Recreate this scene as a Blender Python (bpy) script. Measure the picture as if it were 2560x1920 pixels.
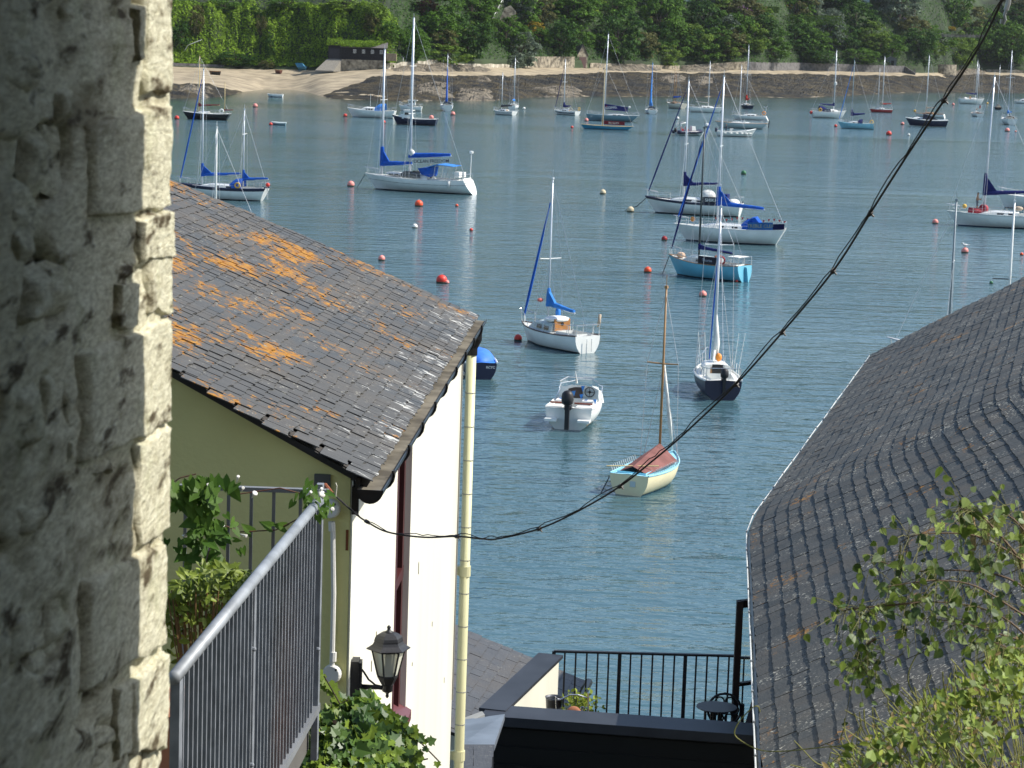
import bpy, math, random
import numpy as np
from mathutils import Vector, Matrix, noise
R = math.radians
random.seed(7)
RNG = np.random.default_rng(7)
for o in list(bpy.data.objects): bpy.data.objects.remove(o)
SC = bpy.context.scene
COL = SC.collection
# ---------------------------------------------------------------- camera
F = 6000.0                      # focal length in photo pixels (2560 wide)
H = 16.0                        # eye height over the water
PITCH = math.atan(880 / F); ROLL = R(1.9)
CAM = Vector((0, 0, H))
_fw = Vector((0, math.cos(PITCH), -math.sin(PITCH)))
_u0 = Vector((0, math.sin(PITCH), math.cos(PITCH))); _r0 = Vector((1, 0, 0))
_rt = _r0 * math.cos(ROLL) + _u0 * math.sin(ROLL)
_up = _u0 * math.cos(ROLL) - _r0 * math.sin(ROLL)
cam_d = bpy.data.cameras.new('camera'); cam = bpy.data.objects.new('camera', cam_d); COL.objects.link(cam)
m = Matrix.Identity(4)
for i in range(3):
    m[i][0] = _rt[i]; m[i][1] = _up[i]; m[i][2] = -_fw[i]; m[i][3] = CAM[i]
cam.matrix_world = m
cam_d.sensor_width = 36; cam_d.lens = F / 2560 * 36
cam_d.clip_start = 0.1; cam_d.clip_end = 6000
cam_d.dof.use_dof = True; cam_d.dof.focus_distance = 16.0
cam_d.dof.aperture_fstop = (cam_d.lens / 1000) / 0.0036
SC.camera = cam
# ---------------------------------------------------------------- sky, sun, exposure
SUN_EL, SUN_AZ = R(45), R(4)    # azimuth from +x (right of the view) towards +y (away)
SUN = Vector((math.cos(SUN_EL) * math.cos(SUN_AZ), math.cos(SUN_EL) * math.sin(SUN_AZ), math.sin(SUN_EL)))
W = bpy.data.worlds.new('World'); SC.world = W; W.use_nodes = True
nt = W.node_tree; nt.nodes.clear()
sky = nt.nodes.new('ShaderNodeTexSky'); sky.sky_type = 'NISHITA'; sky.sun_disc = False
sky.sun_elevation = SUN_EL; sky.sun_rotation = R(90) - SUN_AZ
sky.air_density = 1.0; sky.dust_density = 1.2; sky.ozone_density = 1.2
bg = nt.nodes.new('ShaderNodeBackground'); bg.inputs[1].default_value = 0.14
wo = nt.nodes.new('ShaderNodeOutputWorld')
nt.links.new(sky.outputs[0], bg.inputs[0]); nt.links.new(bg.outputs[0], wo.inputs[0])
sl = bpy.data.lights.new('sun', 'SUN'); sl.energy = 4.6; sl.angle = R(0.53); sl.color = (1, .955, .87)
so = bpy.data.objects.new('sun', sl); COL.objects.link(so)
so.rotation_euler = SUN.to_track_quat('Z', 'Y').to_euler(); so.location = (40, 0, 60)
SC.render.engine = 'CYCLES'
SC.view_settings.view_transform = 'Standard'; SC.view_settings.look = 'None'
SC.view_settings.exposure = 0.45; SC.view_settings.gamma = 1; SC.view_settings.use_curve_mapping = False
SC.cycles.use_denoising = True
SC.cycles.max_bounces = 6; SC.cycles.diffuse_bounces = 3; SC.cycles.glossy_bounces = 3; SC.cycles.transmission_bounces = 4
SC.cycles.caustics_reflective = False; SC.cycles.caustics_refractive = False
# ---------------------------------------------------------------- where the photo's points lie
def ray(x, y): return _fw + _rt * ((x - 1280) / F) + _up * ((960 - y) / F)
def P(x, y, d): r = ray(x, y); return CAM + r * (d / r.y)
def PZ(x, y, z): r = ray(x, y); return CAM + r * ((z - H) / r.z)
def PP(x, y, pt, n): r = ray(x, y); return CAM + r * ((pt - CAM).dot(n) / r.dot(n))
def proj(p):
    v = p - CAM; w = v.dot(_fw); return 1280 + F * v.dot(_rt) / w, 960 - F * v.dot(_up) / w
# ---------------------------------------------------------------- materials
def _n(nt, t, **k):
    n = nt.nodes.new(t)
    for a, b in k.items(): setattr(n, a, b)
    return n
MATS = {}
def mat(name, col, rough=.6, metal=0, var=.12, scale=3, bump=0, bscale=60, spec=.4, col2=None, stretch=(1, 1, 1), island=0, detail=4, lo=.35, hi=.65, coat=0):
    if name in MATS: return MATS[name]
    M = bpy.data.materials.new(name); M.use_nodes = True; t = M.node_tree; t.nodes.clear(); L = t.links.new
    out = _n(t, 'ShaderNodeOutputMaterial'); b = _n(t, 'ShaderNodeBsdfPrincipled'); L(b.outputs[0], out.inputs[0])
    b.inputs['Roughness'].default_value = rough; b.inputs['Metallic'].default_value = metal
    b.inputs['Specular IOR Level'].default_value = spec
    b.inputs['Coat Weight'].default_value = coat
    g = _n(t, 'ShaderNodeNewGeometry'); mp = _n(t, 'ShaderNodeMapping'); mp.inputs['Scale'].default_value = stretch
    L(g.outputs['Position'], mp.inputs[0])
    nz = _n(t, 'ShaderNodeTexNoise'); nz.inputs['Scale'].default_value = scale; nz.inputs['Detail'].default_value = detail
    L(mp.outputs[0], nz.inputs[0])
    cr = _n(t, 'ShaderNodeMapRange'); cr.inputs[1].default_value = lo; cr.inputs[2].default_value = hi
    L(nz.outputs[0], cr.inputs[0])
    mx = _n(t, 'ShaderNodeMix', data_type='RGBA')
    c1 = [max(0, c * (1 - var)) for c in col]; c2 = col2 or [min(1, c * (1 + var)) for c in col]
    mx.inputs[6].default_value = (*c1, 1); mx.inputs[7].default_value = (*c2, 1)
    L(cr.outputs[0], mx.inputs[0]); res = mx.outputs[2]
    if island:
        hv = _n(t, 'ShaderNodeHueSaturation'); mr = _n(t, 'ShaderNodeMapRange')
        mr.inputs[3].default_value = 1 - island; mr.inputs[4].default_value = 1 + island
        L(g.outputs['Random Per Island'], mr.inputs[0]); L(mr.outputs[0], hv.inputs['Value']); L(res, hv.inputs['Color']); res = hv.outputs[0]
    L(res, b.inputs['Base Color'])
    if bump:
        nb = _n(t, 'ShaderNodeTexNoise'); nb.inputs['Scale'].default_value = bscale; nb.inputs['Detail'].default_value = 5
        L(mp.outputs[0], nb.inputs[0]); bp = _n(t, 'ShaderNodeBump'); bp.inputs['Strength'].default_value = 1; bp.inputs['Distance'].default_value = bump
        L(nb.outputs[0], bp.inputs['Height']); L(bp.outputs[0], b.inputs['Normal'])
    MATS[name] = M; return M
def leafmat(name, c1, c2, trans=.35, scale=.5, rough=.6, gloss=.03, val=.35):
    if name in MATS: return MATS[name]
    M = bpy.data.materials.new(name); M.use_nodes = True; t = M.node_tree; t.nodes.clear(); L = t.links.new
    out = _n(t, 'ShaderNodeOutputMaterial'); g = _n(t, 'ShaderNodeNewGeometry')
    nz = _n(t, 'ShaderNodeTexNoise'); nz.inputs['Scale'].default_value = scale; nz.inputs['Detail'].default_value = 2
    L(g.outputs['Position'], nz.inputs[0]); cr = _n(t, 'ShaderNodeMapRange'); cr.inputs[1].default_value = .38; cr.inputs[2].default_value = .62
    L(nz.outputs[0], cr.inputs[0])
    ad = _n(t, 'ShaderNodeMath', operation='ADD'); ml = _n(t, 'ShaderNodeMath', operation='MULTIPLY'); ml.inputs[1].default_value = .5
    ml2 = _n(t, 'ShaderNodeMath', operation='MULTIPLY'); ml2.inputs[1].default_value = .5
    L(cr.outputs[0], ml.inputs[0]); L(g.outputs['Random Per Island'], ml2.inputs[0]); L(ml.outputs[0], ad.inputs[0]); L(ml2.outputs[0], ad.inputs[1])
    mx = _n(t, 'ShaderNodeMix', data_type='RGBA'); mx.inputs[6].default_value = (*c1, 1); mx.inputs[7].default_value = (*c2, 1)
    L(ad.outputs[0], mx.inputs[0])
    hv = _n(t, 'ShaderNodeHueSaturation'); mr = _n(t, 'ShaderNodeMapRange'); mr.inputs[3].default_value = 1 - val; mr.inputs[4].default_value = 1 + val
    L(g.outputs['Random Per Island'], mr.inputs[0]); L(mr.outputs[0], hv.inputs['Value']); L(mx.outputs[2], hv.inputs['Color'])
    d = _n(t, 'ShaderNodeBsdfPrincipled'); d.inputs['Roughness'].default_value = rough; d.inputs['Specular IOR Level'].default_value = gloss * 3
    L(hv.outputs[0], d.inputs['Base Color'])
    tr = _n(t, 'ShaderNodeBsdfTranslucent'); L(hv.outputs[0], tr.inputs[0])
    ms = _n(t, 'ShaderNodeMixShader'); ms.inputs[0].default_value = trans
    L(d.outputs[0], ms.inputs[1]); L(tr.outputs[0], ms.inputs[2]); L(ms.outputs[0], out.inputs[0])
    MATS[name] = M; return M
# ---------------------------------------------------------------- mesh building
class MB:
    def __init__(s): s.v = []; s.f = []
    def quad(s, *p):
        i = len(s.v); s.v += [tuple(q) for q in p]; s.f.append(tuple(range(i, i + len(p)))); return s
    def box(s, c, d, rot=None):
        i = len(s.v); c = Vector(c)
        for x in (-1, 1):
            for y in (-1, 1):
                for z in (-1, 1):
                    q = Vector((x * d[0] / 2, y * d[1] / 2, z * d[2] / 2))
                    if rot is not None: q = rot @ q
                    s.v.append(tuple(c + q))
        for f in ((0, 1, 3, 2), (4, 6, 7, 5), (0, 4, 5, 1), (2, 3, 7, 6), (0, 2, 6, 4), (1, 5, 7, 3)): s.f.append(tuple(i + k for k in f))
        return s
    def bar(s, a, b, w, h, up=(0, 0, 1)):
        a = Vector(a); b = Vector(b); x = (b - a).normalized(); y = Vector(up).cross(x)
        if y.length < 1e-4: y = Vector((1, 0, 0)).cross(x)
        y.normalize(); z = x.cross(y); i = len(s.v)
        for p in (a, b):
            for sy, sz in ((-1, -1), (1, -1), (1, 1), (-1, 1)): s.v.append(tuple(p + y * (sy * w / 2) + z * (sz * h / 2)))
        for f in ((3, 2, 1, 0), (4, 5, 6, 7), (0, 1, 5, 4), (1, 2, 6, 5), (2, 3, 7, 6), (3, 0, 4, 7)): s.f.append(tuple(i + k for k in f))
        return s
    def tube(s, pts, r, n=6, caps=True):
        pts = [Vector(p) for p in pts]; rs = r if isinstance(r, (list, tuple)) else [r] * len(pts)
        base = len(s.v); pu = None
        for k, p in enumerate(pts):
            t = (pts[min(k + 1, len(pts) - 1)] - pts[max(k - 1, 0)])
            if t.length < 1e-9: t = Vector((0, 0, 1))
            t.normalize()
            if pu is None:
                pu = Vector((0, 0, 1)) if abs(t.z) < .9 else Vector((1, 0, 0))
            u = (pu - t * pu.dot(t)); 
            if u.length < 1e-5: u = t.orthogonal()
            u.normalize(); pu = u; w = t.cross(u)
            for j in range(n):
                a = 2 * math.pi * j / n; s.v.append(tuple(p + (u * math.cos(a) + w * math.sin(a)) * rs[k]))
        for k in range(len(pts) - 1):
            for j in range(n):
                a = base + k * n + j; b = base + k * n + (j + 1) % n; s.f.append((a, b, b + n, a + n))
        if caps:
            s.f.append(tuple(base + j for j in reversed(range(n)))); e = base + (len(pts) - 1) * n; s.f.append(tuple(e + j for j in range(n)))
        return s
    def lathe(s, prof, n=14, c=(0, 0, 0), rot=None):
        base = len(s.v); c = Vector(c)
        for r, z in prof:
            for j in range(n):
                a = 2 * math.pi * j / n; q = Vector((r * math.cos(a), r * math.sin(a), z))
                if rot is not None: q = rot @ q
                s.v.append(tuple(c + q))
        for k in range(len(prof) - 1):
            for j in range(n):
                a = base + k * n + j; b = base + k * n + (j + 1) % n; s.f.append((a, b, b + n, a + n))
        s.f.append(tuple(base + j for j in reversed(range(n)))); e = base + (len(prof) - 1) * n; s.f.append(tuple(e + j for j in range(n)))
        return s
    def ball(s, c, r, n=12, m=8, sc=(1, 1, 1)):
        prof = [(max(1e-4, r * math.sin(math.pi * k / m)), -r * math.cos(math.pi * k / m)) for k in range(m + 1)]
        i = len(s.v); s.lathe(prof, n)
        for k in range(i, len(s.v)): v = s.v[k]; s.v[k] = (c[0] + v[0] * sc[0], c[1] + v[1] * sc[1], c[2] + v[2] * sc[2])
        return s
    def grid(s, fn, nu, nv):
        base = len(s.v)
        for i in range(nu + 1):
            for j in range(nv + 1): s.v.append(tuple(fn(i / nu, j / nv)))
        for i in range(nu):
            for j in range(nv):
                a = base + i * (nv + 1) + j; s.f.append((a, a + nv + 1, a + nv + 2, a + 1))
        return s
    def prism(s, poly, d):          # poly: points of one planar face, d: extrusion vector
        i = len(s.v); d = Vector(d); n = len(poly)
        s.v += [tuple(Vector(p)) for p in poly] + [tuple(Vector(p) + d) for p in poly]
        s.f.append(tuple(i + k for k in range(n))); s.f.append(tuple(i + n + k for k in reversed(range(n))))
        for k in range(n): s.f.append((i + k, i + (k + 1) % n, i + n + (k + 1) % n, i + n + k))
        return s
    def mesh(s, name):
        me = bpy.data.meshes.new(name); me.from_pydata(s.v, [], s.f); me.update(); return me
    def build(s, name, m, parent=None, smooth=False, org=None):
        if org is not None: s.v = [(a[0] - org[0], a[1] - org[1], a[2] - org[2]) for a in s.v]
        me = s.mesh(name); me.materials.append(m)
        if smooth: me.shade_smooth()
        o = bpy.data.objects.new(name, me); COL.objects.link(o)
        if parent is not None: o.parent = parent
        elif org is not None: o.location = org
        return o
def thing(name, label, cat, loc=(0, 0, 0), rz=0, group=None):
    o = bpy.data.objects.new(name, None); COL.objects.link(o); o.location = loc; o.rotation_euler = (0, 0, rz); o.empty_display_size = .2
    return tag(o, label, cat, group)
def tag(o, label, cat, group=None, kind=None):
    o['label'] = label; o['category'] = cat
    if group: o['group'] = group
    if kind: o['kind'] = kind
    return o
def struct(o, kind='structure'): o['kind'] = kind; return o
def child(name, me, parent, mw=None, m=None):     # a part that shares mesh data; mw in the parent's space
    o = bpy.data.objects.new(name, me); COL.objects.link(o); o.parent = parent
    if mw is not None: o.matrix_local = mw
    return o
def quads(name, C, N, S, m, parent=None, asp=1.0, jit=.6, curl=0):   # many small leaf faces in one mesh
    n = len(C); C = np.asarray(C, float); N = np.asarray(N, float) + RNG.normal(0, jit, (n, 3))
    N /= np.linalg.norm(N, axis=1)[:, None] + 1e-9
    T = RNG.normal(0, 1, (n, 3)); T -= N * (T * N).sum(1)[:, None]; T /= np.linalg.norm(T, axis=1)[:, None] + 1e-9
    B = np.cross(N, T); S = np.asarray(S, float).reshape(-1, 1)
    V = np.stack([C - T * S, C - B * S * .55 * asp + N * S * .15, C + T * S, C + B * S * .55 * asp + N * S * .15], 1).reshape(-1, 3)
    me = bpy.data.meshes.new(name); me.vertices.add(4 * n); me.vertices.foreach_set('co', V.ravel())
    me.loops.add(4 * n); me.loops.foreach_set('vertex_index', np.arange(4 * n))
    me.polygons.add(n); me.polygons.foreach_set('loop_start', np.arange(0, 4 * n, 4)); me.polygons.foreach_set('loop_total', np.full(n, 4))
    me.update(); me.validate(); me.materials.append(m)
    if name is None: return me
    o = bpy.data.objects.new(name, me); COL.objects.link(o)
    if parent: o.parent = parent
    return o
def text_mesh(s, size, depth=.004):
    c = bpy.data.curves.new('lettering', 'FONT'); c.body = s; c.size = size; c.align_x = 'CENTER'; c.align_y = 'CENTER'; c.extrude = depth
    c.offset = size * .012; c.resolution_u = 2
    o = bpy.data.objects.new('lettering', c); COL.objects.link(o)
    dg = bpy.context.evaluated_depsgraph_get(); me = bpy.data.meshes.new_from_object(o.evaluated_get(dg))
    bpy.data.objects.remove(o); return me
def nz(p, s=1.0): return noise.noise(Vector(p) * s)
def fbm(p, s=1.0, o=4): return noise.fractal(Vector(p) * s, 1.0, 2.0, o)
def lerp(a, b, t): return a + (b - a) * t
def interp(x, tab):
    if x <= tab[0][0]: return tab[0][1]
    for (a, va), (b, vb) in zip(tab, tab[1:]):
        if x <= b: return va + (vb - va) * (x - a) / (b - a)
    return tab[-1][1]
def sstep(a, b, x): t = max(0, min(1, (x - a) / (b - a))); return t * t * (3 - 2 * t)
# ---------------------------------------------------------------- water
def water_mat():
    M = bpy.data.materials.new('sea_water'); M.use_nodes = True; t = M.node_tree; t.nodes.clear(); L = t.links.new
    out = _n(t, 'ShaderNodeOutputMaterial'); b = _n(t, 'ShaderNodeBsdfPrincipled'); L(b.outputs[0], out.inputs[0])
    b.inputs['Base Color'].default_value = (.052, .110, .130, 1); b.inputs['Roughness'].default_value = .10
    b.inputs['IOR'].default_value = 1.33; b.inputs['Specular IOR Level'].default_value = .5
    g = _n(t, 'ShaderNodeNewGeometry')
    def nzn(scale, st, det):
        mp = _n(t, 'ShaderNodeMapping'); mp.inputs['Scale'].default_value = st; mp.inputs['Rotation'].default_value = (0, 0, R(14))
        L(g.outputs['Position'], mp.inputs[0]); n = _n(t, 'ShaderNodeTexNoise'); n.inputs['Scale'].default_value = scale; n.inputs['Detail'].default_value = det
        n.inputs['Roughness'].default_value = .55
        L(mp.outputs[0], n.inputs[0]); return n.outputs[0]
    def mul(a, v):
        q = _n(t, 'ShaderNodeMath', operation='MULTIPLY'); L(a, q.inputs[0])
        if isinstance(v, (int, float)): q.inputs[1].default_value = v
        else: L(v, q.inputs[1])
        return q.outputs[0]
    def add(a, c): q = _n(t, 'ShaderNodeMath', operation='ADD'); L(a, q.inputs[0]); L(c, q.inputs[1]); return q.outputs[0]
    at = _n(t, 'ShaderNodeAttribute'); at.attribute_name = 'shallow_reflection'; mxs = _n(t, 'ShaderNodeMix', data_type='RGBA'); mxs.inputs[6].default_value = (.052, .110, .130, 1); mxs.inputs[7].default_value = (.018, .036, .018, 1); L(at.outputs['Fac'], mxs.inputs[0]); L(mxs.outputs[2], b.inputs['Base Color'])  # dark green near the far shore: weed bed and painted shore reflection
    fine = nzn(1.9, (.6, 1, 1), 3); mid = nzn(.75, (.45, 1, 1), 3); big = nzn(.16, (.3, 1, 1), 2)
    patch = nzn(.018, (.35, 1, 1), 3)
    pr = _n(t, 'ShaderNodeMapRange'); pr.inputs[1].default_value = .32; pr.inputs[2].default_value = .68; pr.inputs[3].default_value = .35; pr.inputs[4].default_value = 1.3
    L(patch, pr.inputs[0])
    h = add(add(mul(fine, .085), mul(mid, .17)), mul(big, .2)); h = mul(h, pr.outputs[0]); al = _n(t, 'ShaderNodeAttribute'); al.attribute_name = 'lee'; h = mul(h, al.outputs['Fac'])
    bp = _n(t, 'ShaderNodeBump'); bp.inputs['Strength'].default_value = 1; bp.inputs['Distance'].default_value = 1.35
    L(h, bp.inputs['Height']); L(bp.outputs[0], b.inputs['Normal'])
    return M
wb = MB()
sb = MB(); sb.quad((-900, 20, -6), (1300, 20, -6), (1300, 1500, -6), (-900, 1500, -6))
struct(sb.build('sea_bed', mat('sea_bed', (.05, .06, .05), .9)))
# ---------------------------------------------------------------- far shore terrain
YH = lambda x: 80 + (x - 1280) * math.tan(ROLL)
EDGE = [(-400, 245), (430, 245), (560, 240), (610, 229), (660, 223), (735, 225), (770, 230), (800, 240), (830, 246), (870, 248), (1000, 252), (1240, 250), (1330, 242), (1500, 240), (1700, 241), (1900, 242), (2000, 244), (2150, 236), (2300, 230), (2560, 232), (3000, 236)]
BTOP = [(-400, 163), (430, 168), (600, 173), (780, 177), (840, 178), (960, 174), (1150, 171), (1300, 170), (1600, 173), (1700, 173), (1900, 178), (2000, 177), (2200, 182), (2300, 184), (2450, 180), (2560, 184), (3000, 190)]
ZBT = [(-400, 4.3), (430, 3.9), (600, 3.82), (740, 4.03), (840, 4.33), (900, 4.78), (960, 5.23), (1100, 5.5), (3000, 5.5)]
def ZBX(x): return interp(x, ZBT)
_bt = {}
def btop(x):
    k = round(x)
    if k not in _bt: _bt[k] = PZ(k, interp(k, BTOP), ZBX(k))
    return _bt[k]
def outdir(x): r = ray(x, 100); v = Vector((r.x, r.y, 0)); return v.normalized()
def hz(x, dl):                 # terrain height at column x, dl metres behind the beach top
    c = 1 - sstep(930, 1010, x)
    z1 = ZBX(x) - .5 + 1.5 * sstep(-1, 1.2, dl) + 14.5 * sstep(1.5, 15, dl) ** .8 + max(0, dl - 15) * .3
    z1 += fbm((x * .022, dl * .1, 3), 1, 4) * 2.8 * sstep(1, 7, dl)
    z2 = ZBX(x) + 2.6 * sstep(.5, 1.4, dl) + .50 * max(0, dl - 2) - max(0, dl - 50) * .25
    z2 += fbm((x * .02, dl * .06, 9), 1, 3) * 1.4 * sstep(2, 8, dl)
    return z1 * c + z2 * (1 - c)
def hp(x, dl, up=0): b = btop(x) + outdir(x) * dl; return Vector((b.x, b.y, hz(x, dl) + up))
def hill_hit(x, y, lift=0):
    r = ray(x, y); b = btop(x)
    dl = 0.5
    while dl < 140:
        k = (b.y + outdir(x).y * dl) / r.y
        if hz(x, dl) + lift >= H + r.z * k: break
        dl += .5
    return dl, CAM + r * ((b.y + outdir(x).y * dl) / r.y)
xs = list(range(-400, 3001, 16))
gb = MB()
DLS = [-1, 0, .5, 1, 1.5, 2, 3, 4.5, 6, 8, 10, 12, 14, 16, 19, 23, 28, 34, 42, 52, 65, 80, 110, 160, 260, 420]
gb.grid(lambda u, v: hp(xs[round(u * (len(xs) - 1))], DLS[round(v * (len(DLS) - 1))], 0), len(xs) - 1, len(DLS) - 1)
struct(gb.build('hillside', mat('hillside_earth', (.025, .04, .014), .95, var=.5, scale=.08), smooth=True))
def shore_pt(x, t, bump=0):
    a = PZ(x, interp(x, EDGE), 0); b = btop(x)
    p = a.lerp(b, t); p.z = lerp(-.9, ZBX(x) + .15, (t + .25) / 1.25) if t < 0 else lerp(.05, ZBX(x) + .15, t ** 1.1)
    return p
bb = MB(); NX = 260
def bfn(u, v):
    x = -400 + 3400 * u; t = -.3 + 1.33 * v; p = shore_pt(x, t)
    if t < 0: p.z = .05 + t * 3
    p.z += .10 * fbm((x * .05, t * 8, 0), 1, 3)
    return p
bb.grid(bfn, NX, 30)
struct(bb.build('beach', mat('beach_sand', (.31, .255, .17), .95, var=.28, scale=.25, bump=.05, bscale=2, detail=6), smooth=True))
# the water sheet, coloured dark along the far shore for weed and the shore's reflection
_wx = [-9000, -5000, -2500, -1200] + list(range(-400, 3001, 40)) + [3800, 5200, 7600, 11500]
_wr = [0, .08, .2, .35, .5, .6, .65, .7, .75, .8, .85, .9, .93, .955, .975, .99, 1.0, 1.06, 1.5]; wv = []; sh_ = []; le_ = []
for x in _wx:
    e_ = PZ(max(-400, min(3000, x)), interp(x, EDGE), 0); u_ = ray(x, 300); k_ = u_.x / u_.y
    for r_ in _wr: y_ = lerp(24, e_.y, r_); wv.append((k_ * y_, y_, 0)); dd = max(0, e_.y - y_); le_.append(.06 + .94 * sstep(0, 170, dd)); sh_.append(max(0, 1 - dd / (46 if 560 < x < 840 else 34)))
wb.v = wv; nr = len(_wr)
for i in range(len(_wx) - 1):
    for j in range(nr - 1): a_ = i * nr + j; wb.f.append((a_, a_ + nr, a_ + nr + 1, a_ + 1))
water = struct(wb.build('sea_water', water_mat())); at_ = water.data.attributes.new('shallow_reflection', 'FLOAT', 'POINT'); at_.data.foreach_set('value', sh_); at_ = water.data.attributes.new('lee', 'FLOAT', 'POINT'); at_.data.foreach_set('value', le_)
# weed-covered rock shelf
WTOP = [(800, 246), (815, 236), (850, 222), (900, 205), (930, 191), (1000, 186), (1150, 188), (1300, 188), (1420, 184), (1560, 179), (1750, 182), (1900, 183), (2000, 184), (2200, 188), (2320, 189), (2430, 184), (2560, 189), (3000, 195)]
weedM = mat('bladder_weed', (.010, .009, .004), .8, var=.5, scale=.22, bump=.5, bscale=1.6, col2=(.058, .043, .016), detail=8, lo=.4, hi=.68, spec=.3)
def shelf(name, tab, x0, x1, amp, nx, nv, seed):
    b = MB()
    def fn(u, v):
        x = lerp(x0, x1, u); a = PZ(x, interp(x, EDGE), 0); bt = btop(x)
        yt = interp(x, tab) + 3.5 * fbm((x * .035, seed, 1), 1, 3); t = v
        # top edge found on the beach plane
        lo_, hi_ = 0.0, 1.0
        for _ in range(14):
            md = (lo_ + hi_) / 2; q = shore_pt(x, md)
            if proj(q)[1] > yt: lo_ = md
            else: hi_ = md
        T = lo_; tt = lerp(-.06, T, t); p = shore_pt(x, tt)
        if tt < 0: p.z = tt * 6
        e = min(1, 6 * min(t, 1 - t), 8 * min(u, 1 - u) + .1)
        cr = noise.ridged_multi_fractal(Vector((p.x * .09, p.y * .05, seed)), 1.0, 2.1, 4, 1.0, 2.0)
        p.z += e * (amp * (.15 + .45 * cr) + .55 * fbm((p.x, p.y, seed), .22, 4)) - .06 * (1 - e)
        return p
    b.grid(fn, nx, nv); return struct(b.build(name, weedM, smooth=False))
shelf('rock_shelf', WTOP, 800, 3000, 1.0, 700, 34, 1)
LT = [(-400, 190), (430, 212), (520, 213), (560, 222), (602, 229), (612, 229)]
shelf('rock_shelf', LT, -400, 606, 1.3, 110, 14, 5)
# bare rock outcrops lying on the shelf
rockM = mat('bare_rock', (.05, .043, .03), .9, var=.4, scale=.8, bump=.3, bscale=1.5, col2=(.19, .16, .115), stretch=(.4, 1, 1.6))
def outcrop(x0, x1, y0, y1, label, seed):
    n = 26; b = MB(); w = None
    def depth_at(x, y):
        lo_, hi_ = -.1, 1.0
        for _ in range(14):
            md = (lo_ + hi_) / 2
            if proj(shore_pt(x, md))[1] > y: lo_ = md
            else: hi_ = md
        return lo_
    def fn(u, v):
        x = lerp(x0, x1, u); y = lerp(y1, y0, v); p = shore_pt(x, depth_at(x, y))
        e = (1 - abs(2 * u - 1) ** 3) * (1 - abs(2 * v - 1) ** 3)
        cr = noise.ridged_multi_fractal(Vector((p.x * .16 + p.y * .05, p.y * .12, seed)), .9, 2.2, 5, 1.0, 2.0)
        p.z += (-.55 + e * (.75 + .9 * cr) + .35 * fbm((p.x, p.y, seed), .4, 4)); return p
    b.grid(fn, n * 2, n); o = b.build('rock_outcrop', rockM); tag(o, label, 'rock', 'rocks on the foreshore'); return o
outcrop(1030, 1140, 208, 252, 'jagged grey rock ridge at the water edge behind the navy launch', 2)
outcrop(1130, 1245, 226, 252, 'low ribbed rocks at the water edge left of the moored pair of white yachts', 4)
outcrop(1310, 1470, 222, 241, 'flat pale rock ledge beside the water behind the white yacht with blue sail cover', 6)
outcrop(1180, 1235, 200, 214, 'dark hump of weedy rock in the middle of the weed shelf', 8)
outcrop(1640, 1725, 192, 214, 'grey boulder ridge on the weed shelf behind the brown-masted gaffer', 10)
outcrop(1725, 1790, 196, 218, 'tilted grey slab on the weed shelf behind the white sloop with bare boom', 12)
outcrop(2380, 2470, 172, 190, 'bare grey rocks below the curved stone bastion', 14)
outcrop(430, 545, 218, 246, 'pale barnacled rocks beside the beach behind the black yawl', 16)
outcrop(1500, 1660, 164, 178, 'band of whitish boulders at the foot of the wooded bank', 18)
outcrop(1690, 1830, 164, 180, 'pale tumbled rocks under the end of the grey seawall', 20)
outcrop(965, 1240, 168, 180, 'grey broken rock along the foot of the low cliff right of the boathouse', 22)
# ---------------------------------------------------------------- far vegetation
G = {'dark': leafmat('foliage_dark', (.017, .050, .010), (.062, .135, .022)),
     'mid': leafmat('foliage_mid', (.032, .080, .010), (.11, .215, .028)),
     'light': leafmat('foliage_light', (.06, .115, .015), (.175, .265, .04)),
     'grey': leafmat('foliage_grey', (.06, .09, .06), (.19, .24, .17)),
     'yellow': leafmat('foliage_yellow', (.16, .13, .015), (.42, .30, .03)),
     'olive': leafmat('foliage_olive', (.05, .06, .02), (.17, .17, .06)),
     'red': leafmat('foliage_red', (.06, .03, .02), (.16, .08, .05)),
     'pink': leafmat('foliage_pink', (.25, .12, .25), (.5, .3, .5)),
     'ivy': leafmat('foliage_ivy', (.052, .11, .008), (.22, .34, .03), scale=.16)}
barkM = mat('tree_bark', (.055, .042, .03), .95, var=.35, scale=2, bump=.05, bscale=8)
def crown_mesh(seed, nc=62, nl=52, tall=1.0, leaf=.062):
    rg = np.random.default_rng(seed); C = []; N = []; S = []
    for i in range(nc):
        while True:
            q = rg.uniform(-1, 1, 3)
            if .25 < (q ** 2).sum() < .8: break
        rad = rg.uniform(.13, .28); d = rg.normal(0, 1, (nl, 3)); d /= np.linalg.norm(d, axis=1)[:, None]
        d[:, 2] = np.abs(d[:, 2]) * .9 - .25 * rg.random(nl)
        k = rg.uniform(.7, 1.08, (nl, 1)); C.append(q * [1, 1, tall] + d * rad * k); N.append(d + [0, 0, .35]); S.append(rg.uniform(.55, 1.3, nl) * leaf)
    return np.concatenate(C), np.concatenate(N), np.concatenate(S)
def crown_proto(seed, m, **k):
    C, N, S = crown_mesh(seed, **k); o = quads('crown', C, N, S, m, jit=.45); me = o.data; bpy.data.objects.remove(o); return me
PROTO = {}
def crown_of(kind, i):
    if (kind, i) not in PROTO: PROTO[(kind, i)] = crown_proto(hash((kind, i)) % 1000 if False else 31 * i + len(kind) * 7 + ord(kind[0]), G[kind])
    return PROTO[(kind, i)]
tb = MB(); tb.tube([(0, 0, -1.6), (.03, 0, -.8), (0, .03, -.2), (.04, 0, .35)], [.085, .065, .05, .015], 7)
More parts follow.
